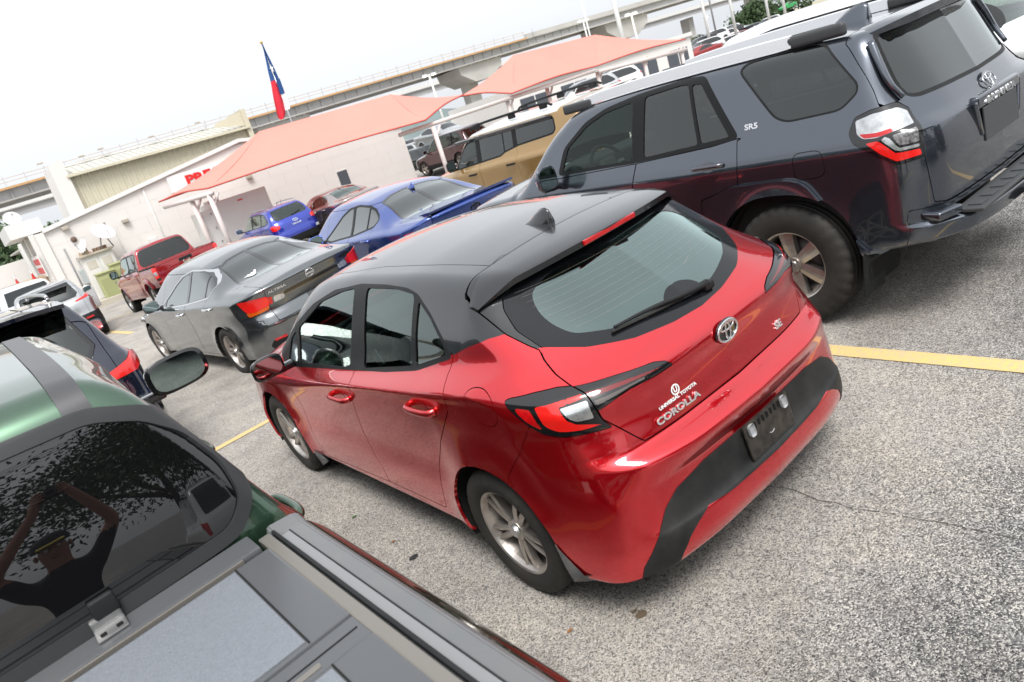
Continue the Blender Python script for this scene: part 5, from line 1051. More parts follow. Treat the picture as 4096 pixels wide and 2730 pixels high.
def build_tacoma():
    GRN = paint('green_paint', (.045, .105, .06), .24, .75, .1, .6)
    TX, Y0 = -2.63, .15
    c = cab('green_pickup', 'metallic green pickup with a black folding bed cover in the left foreground', near_matrix(TX, Y0, 0, .012), GRN, 0, 3.85, .945, 1.865, 1.265, .024, [(-1, 1.315), (.73, 1.315), (.785, 1.36), (.79, 1.46), (.745, 1.575), (.68, 1.65), (.58, 1.70), (.3, 1.718), (-1, 1.725)], (GPR, GPR), mat('back_glass_black', (.004, .004, .0045), .012, 0, 0, .5, ior=1.75), False, ((.30, 1.155), (1.35, 1.13)), (1.13, 2.05, 1.335, .29, .175, GBK)); R = c.root; q = c.q; B = q.B
    # roof mouldings running back over the edge of the roof
    for s in (-1, 1):
        pts = []
        for a in np.linspace(0, 1, 40):
            if a < .3: o = np.array([[s*.575, -.6, 1.72+.1*a/.3]]); d = np.array([[0, 1., -.02]])
            else: o = np.array([[s*.575, .13+(a-.3)/.7*1.75, 2.4]]); d = np.array([[0, 0, -1.]])
            pts.append(B.hit(o, d, 1.2)[0])
        pts = np.array(pts); pts = pts[np.argsort(pts[:, 1], kind='stable')]; keep = [0]
        for i in range(1, len(pts)):
            if np.linalg.norm(pts[i]-pts[keep[-1]]) > .012: keep.append(i)
        strip('roof_moulding', B, pts[keep], .062, mat('moulding_grey', (.085, .085, .09), .35, .3), R, .004)
    # bed
    y0, y1 = -1.62, -.03
    RAILM = mat('rail_cap_plastic', (.13, .135, .14), .26, noise=(11, .35, (.16, .16, .16)), bump=(500, .2)); ALU = mat('cover_rail', (.22, .205, .185), .4, .4)
    for s in (-1, 1):
        bed_side(c, s, y0, y1, .60, 1.243, .972, -.78, .46, GRN, .40, .05, .015, .075)
        V = []; sec = [(.882, 1.236), (.886, 1.244), (.872, 1.256), (.80, 1.263), (.793, 1.255), (.793, 1.20)]
        for y in (y0, y1-.02, y1+.03):
            for x, z in sec: V.append((s*(x if y < y1 or x > .87 else x-.0), y, z + (.012 if y > y1 else 0)))
        k = 6; F = [(i*k+j, i*k+(j+1) % k, (i+1)*k+(j+1) % k, (i+1)*k+j) for i in range(2) for j in range(k)] + [tuple(range(k)), tuple(2*k+j for j in range(k))]
        me = npmesh('bed_rail_cap', V, F, None, False); bm = bmesh.new(); bm.from_mesh(me); bmesh.ops.recalc_face_normals(bm, faces=bm.faces); bmesh.ops.bevel(bm, geom=[e for e in bm.edges if e.calc_face_angle(0) > .3], offset=.004, segments=2, affect='EDGES'); bm.to_mesh(me); bm.free(); rc = link('bed_rail_cap', me, R, RAILM)
        box('cap_inlay', (s*.818, -.80, 1.2635), (.022, 1.44, .004), mat('cap_inlay_grey', (.20, .205, .21), .3), rc, .001)
        box('cap_groove', (s*.832, -.80, 1.2625), (.003, 1.46, .003), BLK, rc)
        cr = box('cover_rail', (s*.775, -.80, 1.262), (.030, 1.52, .024), ALU, R, .004); box('rail_seal', (s*.800, -.80, 1.268), (.010, 1.52, .012), BLK, cr, .003)
    box('tailgate', (0, -1.66, .92), (1.70, .075, .60), GRN, R, .02, None, 3, True); box('bed_floor', (0, -.8, .74), (1.6, 1.55, .04), BLK, R); box('bed_front_wall', (0, -.045, 1.0), (1.6, .03, .46), BLK, R, .005)
    # folding cover: front header, then panels with a plain border and a grained top
    PLN = mat('cover_border', (.09, .094, .10), .24, bump=(300, .08)); GRA = mat('cover_grain', (.20, .215, .24), .34, noise=(160, .55, (.13, .145, .165)), bump=(260, .5))
    cv = empty('bed_cover', 'black folding hard cover lying on the bed of the green pickup', 'bed cover', None, R.matrix_world.copy())
    hd = box('header_panel', (0, -.045, 1.270), (1.50, .105, .022), PLN, cv, .008); box('header_lip', (0, -.105, 1.276), (1.40, .007, .012), ALU, hd, .002)
    for (a, b) in ((-.125, -.575), (-.665, -1.09), (-1.18, -1.60)):
        p_ = box('cover_panel', (0, (a+b)/2, 1.268), (1.52, a-b, .026), PLN, cv, .006)
        box('panel_skin', (0, (a+b)/2, 1.2815), (1.335, a-b-.03, .004), GRA, p_, .001)
        for s in (-1, 1): box('panel_joint', (s*.672, (a+b)/2, 1.2818), (.0035, a-b-.01, .003), GAP, p_)
    for a in (-.62, -1.135):
        h_ = box('hinge_strip', (0, a, 1.266), (1.52, .086, .022), PLN, cv, .004); box('hinge_joint', (0, a+.0, 1.277), (1.50, .0035, .003), GAP, h_); box('hinge_rib', (0, a-.022, 1.277), (1.32, .016, .005), ALU, h_, .002)
    # latch bracket by the window
    lt = box('latch_bracket', (-2.225-TX, -.03, 1.288), (.068, .06, .005), mat('zinc', (.36, .36, .36), .35, .8), cv, .002, Matrix.Rotation(.1, 3, 'X'))
    for x in (-.018, .018): box('bolt_hole', (-2.225-TX+x, -.042, 1.2905), (.014, .012, .003), GAP, lt, .003)
    box('bracket_step', (-2.225-TX, .005, 1.302), (.068, .028, .026), MATS['zinc'], lt, .006); box('latch_block', (-2.215-TX, .004, 1.330), (.058, .022, .05), BLK, lt, .008, Matrix.Rotation(-.15, 3, 'X'), 3, True)
    wheels(c, [(s*.955, y) for s in (-1, 1) for y in (-.78, c.fa)], 'truck6', .39, .235, .255)
build_frontier(); build_tacoma()
# ------------------------------------------------------------------ ground
bpy.context.view_layer.update()
ANCH = []
for o in list(bpy.data.objects):                      # the lot passes under every tyre
    if o.parent is None and o.type == 'EMPTY' and o.get('category') in ('car', 'suv', 'pickup'):
        for w_ in o.children:
            if w_.name.split('.')[0] == 'wheel':
                t = w_.matrix_basis.translation; p_ = o.matrix_world @ Vector((t.x, t.y, 0)); ANCH.append(tuple(p_))
for q in ((-2.2, -3), (-6, -4), (3, -4), (0, -8), (8, -6), (-8, 4)): ANCH.append(tuple(near((q[0], q[1], 0)) * np.array([1, 1, .6])))
for q in ((-20, 10), (-12, 25), (2, 30.5), (10, 30.5), (17, 30), (25, 24), (22, 12), (18, 2), (20, -10), (-15, -12), (0, -18), (40, 40), (0, 50), (-30, 40), (-40, 0), (40, 0), (60, 20)): ANCH.append((q[0], q[1], -.12))
AN = np.array(ANCH); _, ix = np.unique(np.round(AN[:, :2], 1), axis=0, return_index=True); AN = AN[ix]
def tps_u(r2): return np.where(r2 > 1e-9, r2*np.log(np.maximum(r2, 1e-9)), 0)
_n = len(AN); _K = tps_u(((AN[:, None, :2]-AN[None, :, :2])**2).sum(-1)) + 2.0*np.eye(_n); _P = np.c_[np.ones(_n), AN[:, :2]]
_S = np.linalg.solve(np.block([[_K, _P], [_P.T, np.zeros((3, 3))]]), np.r_[AN[:, 2], 0, 0, 0])
def gz(x, y):
    x = np.atleast_1d(np.asarray(x, float)); y = np.atleast_1d(np.asarray(y, float)); q = np.stack([x, y], 1)
    z = tps_u(((q[:, None, :]-AN[None, :, :2])**2).sum(-1)) @ _S[:_n] + _S[_n] + q @ _S[_n+1:]
    d = np.maximum(np.maximum(np.abs(x-4)-22, np.abs(y-10)-26), 0); k = np.clip(d/10, 0, 1); z = z*(1-k) - .12*k
    t = np.clip((x-42)/25, 0, 1); return z + 1.0*t*t*(3-2*t)
def asphalt():
    m = bpy.data.materials.new('asphalt'); m.use_nodes = True; t = m.node_tree; b = t.nodes['Principled BSDF']; L = t.links.new; N = t.nodes.new
    b.inputs['Roughness'].default_value = .88; b.inputs['Specular IOR Level'].default_value = .3
    tc = N('ShaderNodeTexCoord'); V1 = N('ShaderNodeTexVoronoi'); V1.inputs['Scale'].default_value = 185; V2 = N('ShaderNodeTexVoronoi'); V2.inputs['Scale'].default_value = 62
    for v in (V1, V2): L(tc.outputs['Object'], v.inputs['Vector'])
    def ramp(src, st):
        r = N('ShaderNodeValToRGB'); r.color_ramp.interpolation = 'LINEAR'
        while len(r.color_ramp.elements) < len(st): r.color_ramp.elements.new(.5)
        for e, (p, c) in zip(r.color_ramp.elements, st): e.position = p; e.color = tuple(c)+(1,)
        L(src, r.inputs[0]); return r
    s1 = N('ShaderNodeSeparateColor'); L(V1.outputs['Color'], s1.inputs[0]); s2 = N('ShaderNodeSeparateColor'); L(V2.outputs['Color'], s2.inputs[0])
    warm = ramp(s1.outputs[0], [(.0, (.10, .097, .092)), (.14, (.21, .197, .182)), (.4, (.38, .355, .325)), (.75, (.46, .43, .395)), (1, (.60, .57, .53))])
    cool = ramp(s1.outputs[0], [(.0, (.03, .032, .035)), (.30, (.075, .078, .083)), (.56, (.17, .172, .175)), (.78, (.36, .352, .34)), (1, (.60, .58, .55))])
    big = N('ShaderNodeTexNoise'); big.inputs['Scale'].default_value = .42; big.inputs['Detail'].default_value = 5; big.inputs['Distortion'].default_value = .6; L(tc.outputs['Object'], big.inputs['Vector'])
    sx = N('ShaderNodeSeparateXYZ'); L(tc.outputs['Object'], sx.inputs[0])
    ex = N('ShaderNodeMapRange'); ex.inputs[1].default_value = -1.2; ex.inputs[2].default_value = 2.2; ex.inputs[3].default_value = -.14; ex.inputs[4].default_value = .12; L(sx.outputs[0], ex.inputs[0])   # older, darker surface on the right
    ey = N('ShaderNodeMapRange'); ey.inputs[1].default_value = 1.0; ey.inputs[2].default_value = -.9; ey.inputs[3].default_value = -.14; ey.inputs[4].default_value = .20; L(sx.outputs[1], ey.inputs[0])
    a0 = N('ShaderNodeMath'); L(ex.outputs[0], a0.inputs[0]); L(ey.outputs[0], a0.inputs[1])
    a1 = N('ShaderNodeMath'); L(a0.outputs[0], a1.inputs[0]); L(big.outputs['Fac'], a1.inputs[1])
    fr = N('ShaderNodeMapRange'); fr.inputs[1].default_value = .42; fr.inputs[2].default_value = .72; L(a1.outputs[0], fr.inputs[0])
    mix = N('ShaderNodeMix'); mix.data_type = 'RGBA'; L(fr.outputs[0], mix.inputs[0]); L(warm.outputs[0], mix.inputs[6]); L(cool.outputs[0], mix.inputs[7])
    st2 = ramp(s2.outputs[1], [(.0, (.6, .6, .62)), (.5, (1, 1, 1)), (1, (1.18, 1.14, 1.08))]); mu = N('ShaderNodeMix'); mu.data_type = 'RGBA'; mu.blend_type = 'MULTIPLY'; mu.inputs[0].default_value = .45; L(mix.outputs[2], mu.inputs[6]); L(st2.outputs[0], mu.inputs[7])
    pat = N('ShaderNodeTexNoise'); pat.inputs['Scale'].default_value = 2.3; pat.inputs['Detail'].default_value = 8; L(tc.outputs['Object'], pat.inputs['Vector'])
    pr = ramp(pat.outputs['Fac'], [(.3, (.80, .79, .78)), (.5, (1, 1, 1)), (.72, (1.12, 1.10, 1.06))]); mu2 = N('ShaderNodeMix'); mu2.data_type = 'RGBA'; mu2.blend_type = 'MULTIPLY'; mu2.inputs[0].default_value = 1; L(mu.outputs[2], mu2.inputs[6]); L(pr.outputs[0], mu2.inputs[7])
    L(mu2.outputs[2], b.inputs['Base Color'])
    bp = N('ShaderNodeBump'); bp.inputs['Strength'].default_value = .9; bp.inputs['Distance'].default_value = .006; bp.invert = True; L(V1.outputs['Distance'], bp.inputs['Height']); L(bp.outputs[0], b.inputs['Normal'])
    return m
ASP = asphalt()
def axis_pts(lo, hi, step, far): a = np.arange(lo, hi+1e-6, step); g = step*1.28**np.arange(1, 60); g = np.cumsum(g); g = g[g < far]; return np.concatenate([lo-g[::-1], a, hi+g])
gx, gy = axis_pts(-7, 11, .3, 900), axis_pts(-5, 25, .3, 900); XX, YY = np.meshgrid(gx, gy, indexing='ij')
ZZ = np.concatenate([gz(r, YY[i]) for i, r in enumerate(XX)]); i = np.arange(XX.size).reshape(XX.shape)
me = npmesh('ground', np.stack([XX.ravel(), YY.ravel(), ZZ], 1), np.stack([i[:-1, :-1], i[1:, :-1], i[1:, 1:], i[:-1, 1:]], -1).reshape(-1, 4)); tag(link('ground', me, None, ASP), kind='structure')
YEL = mat('line_yellow', (.74, .50, .16), .85, noise=(45, .9, (.46, .39, .28)), bump=(150, .9))
def ground_strip(name, pts, w, m, lift=.005, jit=0, isnear=True):
    P0 = np.array([near((q[0], q[1], 0))[:2] if isnear else q for q in cat(pts, 14)]); t = np.gradient(P0, axis=0); t /= np.linalg.norm(t, axis=1)[:, None]; nrm = np.stack([-t[:, 1], t[:, 0]], 1)
    ww = w*(1+jit*(np.random.rand(len(P0))-.5)); a = P0+nrm*ww[:, None]/2; b = P0-nrm*ww[:, None]/2; V = np.concatenate([a, b]); V = np.c_[V, gz(V[:, 0], V[:, 1])+lift]; k = len(P0)
    return tag(link(name, npmesh(name, V, np.array([[i, i+k, i+k+1, i+1] for i in range(k-1)])), None, m), kind='structure')
ground_strip('parking_line', [(1.47, 4.9), (1.50, 2), (1.53, -.3), (1.56, -3.2)], .125, YEL)
ground_strip('parking_line', [(-1.75, 4.9), (-1.75, 2), (-1.72, -3.2)], .11, YEL)
ground_strip('parking_line', [(-8, 5.02), (-4, 5.03), (0, 5.07), (4, 5.1), (9, 5.1)], .10, YEL)
ground_strip('parking_line', [(4.6, 4.9), (4.65, 1), (4.7, -3)], .11, YEL)
for x in (2.05, 4.9): ground_strip('parking_line', [(x, 10.6), (x+.1, 8), (x+.2, 5.2)], .10, YEL)
for x in (-2.6, .30, 3.9, 6.6): ground_strip('parking_line', [(x-.35, 24), (x-.1, 20.5), (x+.02, 17.2)], .12, YEL)
ground_strip('parking_line', [(-6, 24.3), (2, 24.2), (9, 24.1)], .10, YEL)
ck = [(.185, .33), (.192, .269), (.215, .17), (.205, .079), (.192, .0), (.205, -.067), (.196, -.14), (.212, -.215), (.225, -.30), (.233, -.396), (.248, -.48), (.256, -.606), (.262, -.70), (.28, -.85)]
ground_strip('asphalt_crack', ck, .0035, mat('crack_dark', (.09, .083, .076), .95), .0035, 1.8)
def blot(name, x, y, r, m, n=14):
    c0 = near((x, y, 0)); V = [(c0[0]+r*(1+.5*random.random())*math.cos(a), c0[1]+r*(.7+.5*random.random())*math.sin(a)) for a in np.linspace(0, 2*np.pi, n, endpoint=False)]; V = np.array(V); V = np.c_[V, gz(V[:, 0], V[:, 1])+.004]
    tag(link(name, npmesh(name, V, [tuple(range(n))], None, False), None, m), kind='structure')
blot('tar_spot', -1.029, 1.627, .022, mat('tar', (.025, .025, .026), .7)); blot('oil_stain', -.73, .263, .022, mat('stain_brown', (.12, .09, .06), .9)); blot('oil_stain', -.735, .30, .012, MATS['stain_brown'])
# leaves fallen on the asphalt
LFG = mat('leaf_green_dead', (.06, .16, .03), .6); LFB = mat('leaf_brown', (.30, .13, .05), .7)
for (x, y, m_, s_, lb) in ((-1.005, 2.398, LFG, .022, 'small green leaf on the asphalt between pickup and hatchback'), (-1.014, 1.88, LFB, .016, 'small brown leaf on the asphalt beside the hatchback sill'), (-.953, .467, LFB, .018, 'brown leaf on the asphalt near the hatchback rear wheel')):
    c0 = near((x, y, 0)); zz = float(gz(c0[0], c0[1])[0]); V = [(c0[0]+s_*a, c0[1]+s_*b, zz+.006+s_*.25*abs(b)) for a, b in ((-1, 0), (-.4, .4), (.4, .35), (1, 0), (.4, -.35), (-.4, -.4))]
    tag(link('fallen_leaf', npmesh('fallen_leaf', V, [(0, 1, 2, 3), (0, 3, 4, 5)], None, False), None, m_), lb, 'leaf', 'leaves fallen on the asphalt')
# ------------------------------------------------------------------ block building
BLKW = mat('block_wall', (.68, .655, .63), .85, noise=(.5, .5, (.64, .615, .59)), bump=(60, .25)); JNT = mat('block_joint', (.63, .605, .58), .9); WMT = mat('white_metal', (.66, .66, .64), .5, noise=(2, .4, (.58, .57, .55)))
CRM = mat('cream_siding', (.56, .52, .40), .6, noise=(1.2, .4, (.50, .47, .37))); CRR = mat('pale_roof', (.50, .49, .44), .6, noise=(2, .5, (.42, .41, .37)))
def clip_top(poly, f):
    """clip polygon (x,z) under z = f(x)"""
    o = []
    for k in range(len(poly)):
        a, b = poly[k], poly[(k+1) % len(poly)]; da, db = f(a[0])-a[1], f(b[0])-b[1]
        if da >= 0: o.append(a)
        if (da > 0) != (db > 0) and abs(da-db) > 1e-9: t = da/(da-db); o.append((a[0]+(b[0]-a[0])*t, a[1]+(b[1]-a[1])*t))
    return o
def xz_prism(name, poly, y0, y1, m, parent=None):
    n = len(poly); V = [(x, y0, z) for x, z in poly]+[(x, y1, z) for x, z in poly]; F = [tuple(range(n)), tuple(range(2*n-1, n-1, -1))]+[(i, i+n, (i+1) % n+n, (i+1) % n) for i in range(n)]
    me = npmesh(name, V, F, None, False); bm = bmesh.new(); bm.from_mesh(me); bmesh.ops.recalc_face_normals(bm, faces=bm.faces); bm.to_mesh(me); bm.free(); return link(name, me, parent, m)
bd = empty('block_building', 'long white block building with a low gabled front wall behind the lot', 'building', None, Matrix.Translation((0, 0, 0)))
WY, X0, X1, XP = 31.0, .62, 16.7, 8.9; gab = lambda x: np.interp(x, [X0, XP, X1], [3.06, 4.26, 2.95])
xz_prism('wall', [(X0, -.5), (X1, -.5), (X1, 2.90), (XP, 4.20), (X0, 3.0)], WY+.03, WY+8, JNT, bd)
for r in range(8):
    z0 = -.4+.56*r; off = .6 if r % 2 else 0; x = X0-off
    while x < X1:
        a, b = max(x, X0)+.002, min(x+1.2, X1)-.002
        if b-a > .1:
            q = clip_top([(a, z0+.002), (b, z0+.002), (b, z0+.558), (a, z0+.558)], lambda v: float(gab(v))-.06)
            if len(q) > 2: xz_prism('block', q, WY-.010+.0015*random.random(), WY+.05, BLKW, bd)
        x += 1.2
for a, b in ((X0, XP), (XP, X1)):
    n = math.hypot(b-a, float(gab(b)-gab(a))); ang = math.atan2(float(gab(b)-gab(a)), b-a)
    box('coping', ((a+b)/2, WY+.1, float(gab(a)+gab(b))/2), (n, .36, .10), WMT, bd, .01, Matrix.Rotation(-ang, 3, 'Y')); box('gutter', ((a+b)/2, WY-.09, float(gab(a)+gab(b))/2-.08), (n, .08, .06), WMT, bd, .01, Matrix.Rotation(-ang, 3, 'Y'))
rfm = xz_prism('roof', [(X0, 3.0), (XP, 4.2), (X1, 2.9), (X1, 2.8), (X0, 2.9)], WY+.2, WY+30, CRR, bd)
# left end wall with pilasters and a red notice
box('end_wall', (X0-.16, WY+6, 1.3), (.3, 12.2, 3.4), BLKW, bd)
for k in range(4): box('pilaster', (X0-.36, WY+1.0+2.6*k, 1.35), (.18, .5, 3.4), WMT, bd, .01)
box('end_notice', (X0-.475, WY+2.3, 1.85), (.03, 3.4, .85), mat('notice_white', (.75, .73, .72), .6), bd)
for k in range(6):
    for r in range(2): box('notice_mark', (X0-.492, WY+1.0+.5*k, 2.03-.36*r), (.012, .34, .24), mat('sign_red', (.60, .02, .02), .5), bd)
box('parapet_box', (.2, WY+4, 3.35), (1.2, 6, .55), WMT, bd)
# sign board, half covered by the canopy
sb = box('sign_board', (8.25, WY-.05, 3.30), (5.5, .06, .66), mat('sign_white', (.74, .73, .73), .5), bd, .005)
text('sign_lettering', 'PREOWNED', .50, Matrix.Translation((8.05, WY-.095, 3.27)) @ Matrix.Rotation(math.pi/2, 4, 'X'), MATS['sign_red'], sb, .015, .022, 1.35)
box('wall_window', (12.93, WY-.02, 1.37), (.52, .05, .68), mat('dark_window', (.07, .08, .095), .2), bd, .01); box('window_frame', (12.93, WY-.015, 1.37), (.60, .04, .76), WMT, bd)
for x, z in ((8.72, 2.69), (1.35, 2.9), (3.4, 2.5)): box('wall_lamp', (x, WY-.10, z), (.26, .16, .14), mat('lamp_beige', (.40, .36, .30), .5), bd, .03)
for x, z, m_ in ((1.45, 2.42, 'vent_brown'), (1.72, 1.72, 'vent_rust')): lathe('wall_vent', [(0, .001), (0, .10), (.03, .11), (.06, .09)], mat(m_, (.14, .09, .07) if m_ == 'vent_brown' else (.42, .23, .18), .6), bd, 20, 'y', (x, WY-.07, z))
tube('conduit', cat([(2.9, WY-.03, .2), (2.9, WY-.03, 2.2), (2.8, WY-.03, 2.32), (2.35, WY-.03, 2.36)], 4), .018, WMT, bd, 6); tube('conduit', [(1.0, WY-.03, .1), (1.0, WY-.03, 2.2)], .03, mat('pipe_grey', (.25, .25, .26), .5), bd, 8); tube('downpipe', [(4.5, WY-.03, .1), (4.5, WY-.03, 3.6)], .03, WMT, bd, 8)
box('electric_box', (4.05, WY-.06, 1.35), (.3, .12, .4), WMT, bd, .01); box('meter_box', (1.25, WY-.09, .98), (.30, .16, .55), mat('meter_grey', (.36, .40, .41), .5), bd, .02)
# clerestory with ribbed cream siding
cb = empty('siding_hall', 'cream ribbed metal hall with a low roof rising behind the block wall', 'building')
V = []; F = []; xs_ = []; x = 3.05
while x < 11.5: xs_ += [(x, 0), (x+.16, 0), (x+.19, -.045), (x+.27, -.045), (x+.30, 0)]; x += .30
for x, d in xs_: V += [(x, 36.98+d, 3.3), (x, 36.98+d, 5.08)]
F = [(2*i, 2*i+2, 2*i+3, 2*i+1) for i in range(len(xs_)-1)]; tag(link('siding_ribs', npmesh('siding_ribs', V, F, None, False), cb, CRM), kind='stuff')
box('hall_wall', (7.3, 41, 2.6), (8.5, 7.9, 5.0), CRM, cb)
me = npmesh('hall_roof', [(2.95, 36.7, 5.12), (11.6, 36.7, 5.12), (11.6, 39.2, 5.72), (2.95, 39.2, 5.72), (2.95, 36.7, 5.04), (11.6, 36.7, 5.04)], [(0, 1, 2, 3), (4, 5, 1, 0)], None, False); link('hall_roof', me, cb, CRR)
V = []; F = []
for k in range(29): x = 3.0+.3*k; b_ = len(V); V += [(x-.03, 36.7, 5.125), (x+.03, 36.7, 5.125), (x+.03, 39.2, 5.725), (x-.03, 39.2, 5.725), (x-.02, 36.7, 5.16), (x+.02, 36.7, 5.16), (x+.02, 39.2, 5.76), (x-.02, 39.2, 5.76)]; F += [tuple(b_+q for q in f) for f in ((4, 5, 6, 7), (0, 4, 7, 3), (1, 2, 6, 5), (0, 1, 5, 4))]
tag(link('roof_ribs', npmesh('roof_ribs', V, F, None, False), cb, CRR), kind='stuff')
box('ridge_cap', (7.3, 39.25, 5.76), (8.8, .3, .08), WMT, cb); box('eave_gutter', (7.3, 36.66, 5.10), (8.7, .12, .12), CRM, cb, .01)
xz_prism('left_parapet', [(2.35, 2.5), (3.05, 2.5), (3.05, 5.95), (2.45, 5.68)], 36.7, 39.4, BLKW, cb); xz_prism('right_parapet', [(11.5, 2.5), (11.75, 2.5), (11.75, 6.0), (11.5, 6.0)], 36.7, 39.4, CRM, cb)
V = [(10.1, 37.0, 5.64), (11.55, 36.8, 5.95), (11.55, 36.8, 5.2), (10.1, 37, 5.5)]; link('roof_cricket', npmesh('roof_cricket', V, [(0, 3, 2, 1)], None, False), cb, CRM)
for k, (x, z) in enumerate(((2.75, 6.2), (4.5, 6.05), (5.4, 6.15), (7.8, 6.1), (10.2, 6.18))):
    l_ = empty('roof_lamp', ['leftmost gooseneck lamp above the pale end parapet of the hall', 'second gooseneck lamp from the left on the hall ridge', 'middle gooseneck lamp on the hall ridge', 'fourth gooseneck lamp from the left on the hall ridge', 'rightmost gooseneck lamp on the hall ridge by the canopy'][k], 'lamp', 'lamps along the hall ridge', Matrix.Translation((x, 38.8, 5.6)))
    tube('neck', [(0, 0, 0), (-.02, 0, z-5.75), (-.12, 0, z-5.66), (-.25, 0, z-5.65)], .022, WMT, l_, 6); box('head', (-.3, 0, z-5.67), (.26, .16, .07), mat('lamp_beige', (.40, .36, .30), .5), l_, .02)
# ------------------------------------------------------------------ yard furniture by the wall
WCB = mat('cabinet_white', (.68, .67, .65), .5, noise=(3, .4, (.6, .58, .55))); GCB = mat('cabinet_green', (.40, .42, .20), .55, noise=(4, .6, (.32, .35, .18)))
sh_ = empty('white_shed', 'white two-door utility cabinet with rooftop vents against the wall', 'cabinet', None, Matrix.Translation((1.85, 30.3, -.1)))
box('shed_body', (0, .3, .92), (1.15, .55, 1.75), WCB, sh_, .01); box('shed_roof', (0, .25, 1.82), (1.28, .75, .07), mat('shed_trim', (.45, .40, .32), .6), sh_, .01)
for s in (-1, 1):
    d_ = box('shed_door', (s*.28, .015, .92), (.52, .03, 1.55), WCB, sh_, .006); box('louvre', (s*.28, -.004, 1.42), (.34, .012, .30), mat('louvre_beige', (.52, .48, .42), .6), d_); box('door_pull', (s*.06, -.015, .95), (.03, .04, .14), BLK, d_)
for k in range(4): box('roof_vent', (.02+.13*k, .2, 1.92), (.09, .3, .14), mat('vent_rust2', (.20, .13, .08), .7), sh_, .015)
box('roof_block', (-.35, .2, 1.92), (.34, .3, .15), mat('tan_block', (.45, .36, .26), .7), sh_, .01)
for (x, y, w_, h_, lb) in ((1.72, 29.55, .62, 1.05, 'shorter green transformer box in front of the white utility cabinet'), (2.32, 29.7, .68, 1.22, 'taller green transformer box right of its shorter twin')):
    t_ = empty('transformer_box', lb, 'cabinet', 'green transformer boxes', Matrix.Translation((x, y, -.1))); box('housing', (0, 0, h_/2), (w_, .6, h_), GCB, t_, .015); box('lid', (0, -.02, h_+.015), (w_+.05, .68, .05), GCB, t_, .01); box('door_seam', (0, -.302, h_*.45), (w_*.86, .006, h_*.72), mat('cabinet_green_dark', (.30, .32, .15), .6), t_); box('hasp', (w_*.3, -.31, h_*.55), (.05, .02, .08), SLV, t_)
def dish(name, label, x, y, z, r, az, el, posts):
    d_ = empty(name, label, 'satellite dish', 'satellite dishes', Matrix.Translation((x, y, z))); V, F = lathe_mesh([((t*t)*r*.32, r*t) for t in np.linspace(.02, 1, 9)]+[(r*.32+.01, r*1.02), (r*.30, r)], 32, 'y')
    M_ = Matrix.Rotation(az, 4, 'Z') @ Matrix.Rotation(el, 4, 'X'); me = npmesh('reflector', np.array(V), F); o = link('reflector', me, d_, mat('dish_white', (.74, .74, .73), .5)); o.matrix_local = M_
    tube('feed_arm', [M_ @ Vector((0, r*.2, -r*.95)), M_ @ Vector((0, r*1.2, -.1*r))], .018, SLV, d_, 6); o2 = box('feed_horn', (0, 0, 0), (.07, .12, .07), SLV, d_, .01); o2.matrix_local = Matrix.Translation(M_ @ Vector((0, r*1.25, 0)))
    for p_ in posts: tube('mount_post', [(p_[0], p_[1], p_[2]), (p_[3], .1, -.05)], .025, mat('pipe_grey', (.25, .25, .26), .5), d_, 8)
dish('satellite_dish', 'large white satellite dish standing on the utility cabinet', 2.33, 30.2, 2.28, .42, math.pi+.5, .75, ((-.25, .1, -.55, -.08), (.2, .1, -.55, .08)))
dish('satellite_dish', 'small tilted satellite dish left of the large white dish', 1.62, 30.3, 2.05, .28, math.pi-1.25, .5, ((.05, .1, -.4, .0),))
dish('satellite_dish', 'small grey satellite dish high on the left end of the block building', .05, 33.5, 3.86, .30, math.pi+.2, .5, ((0, 0, -.35, 0),))
tr = empty('white_trailer', 'tall white enclosed trailer under the red canopy', 'trailer', None, Matrix.Translation((6.6, 28.3, -.1)))
box('trailer_body', (.55, 1.0, 1.35), (2.3, 2.0, 1.75), WMT, tr, .03); box('trailer_nose', (-.88, .55, 1.25), (.62, 1.1, 1.55), WMT, tr, .03); box('roof_hump', (-.3, .8, 2.28), (.5, .6, .12), WMT, tr, .05); box('mark_plate', (.55, -.012, 2.02), (.2, .01, .05), mat('sign_red', (.60, .02, .02), .5), tr)
for z in (.75, 1.3, 1.85):
    for x in (-1.1, -.72): box('hinge', (x, .0-.02, z), (.05, .03, .07), mat('pipe_grey', (.25, .25, .26), .5), tr, .005)
for x in (-.2, 1.3): o = lathe('wheel', [(-.1, .2), (-.1, .30), (.1, .30), (.1, .2)], TYR, tr, 24, 'x', (x, .3, .30))
kb = [(-3.0, 29.15), (2.0, 29.0), (4.0, 28.9), (4.4, 29.1), (4.5, 30.9)]
V = []; F = []
kp = np.array(cat(kb, 5)); t_ = np.gradient(kp, axis=0); t_ /= np.linalg.norm(t_, axis=1)[:, None]; nn = np.stack([-t_[:, 1], t_[:, 0]], 1)
for q, n_ in zip(kp, nn): V += [(*(q-n_*.0), -.3), (*(q-n_*.0), .03), (*(q+n_*.16), .05), (*(q+n_*.16), -.3)]
F = [(i*4+j, i*4+4+j, i*4+5+j, i*4+1+j) for i in range(len(kp)-1) for j in range(3)]; tag(link('kerb', npmesh('kerb', V, F, None, False), None, mat('kerb_concrete', (.46, .42, .35), .85, noise=(3, .6, (.36, .32, .26)))), kind='structure')
tag(box('pavement', (.7, 30.1, -.08), (7.4, 1.9, .22), mat('kerb_concrete', (.46, .42, .35), .85)), kind='structure')
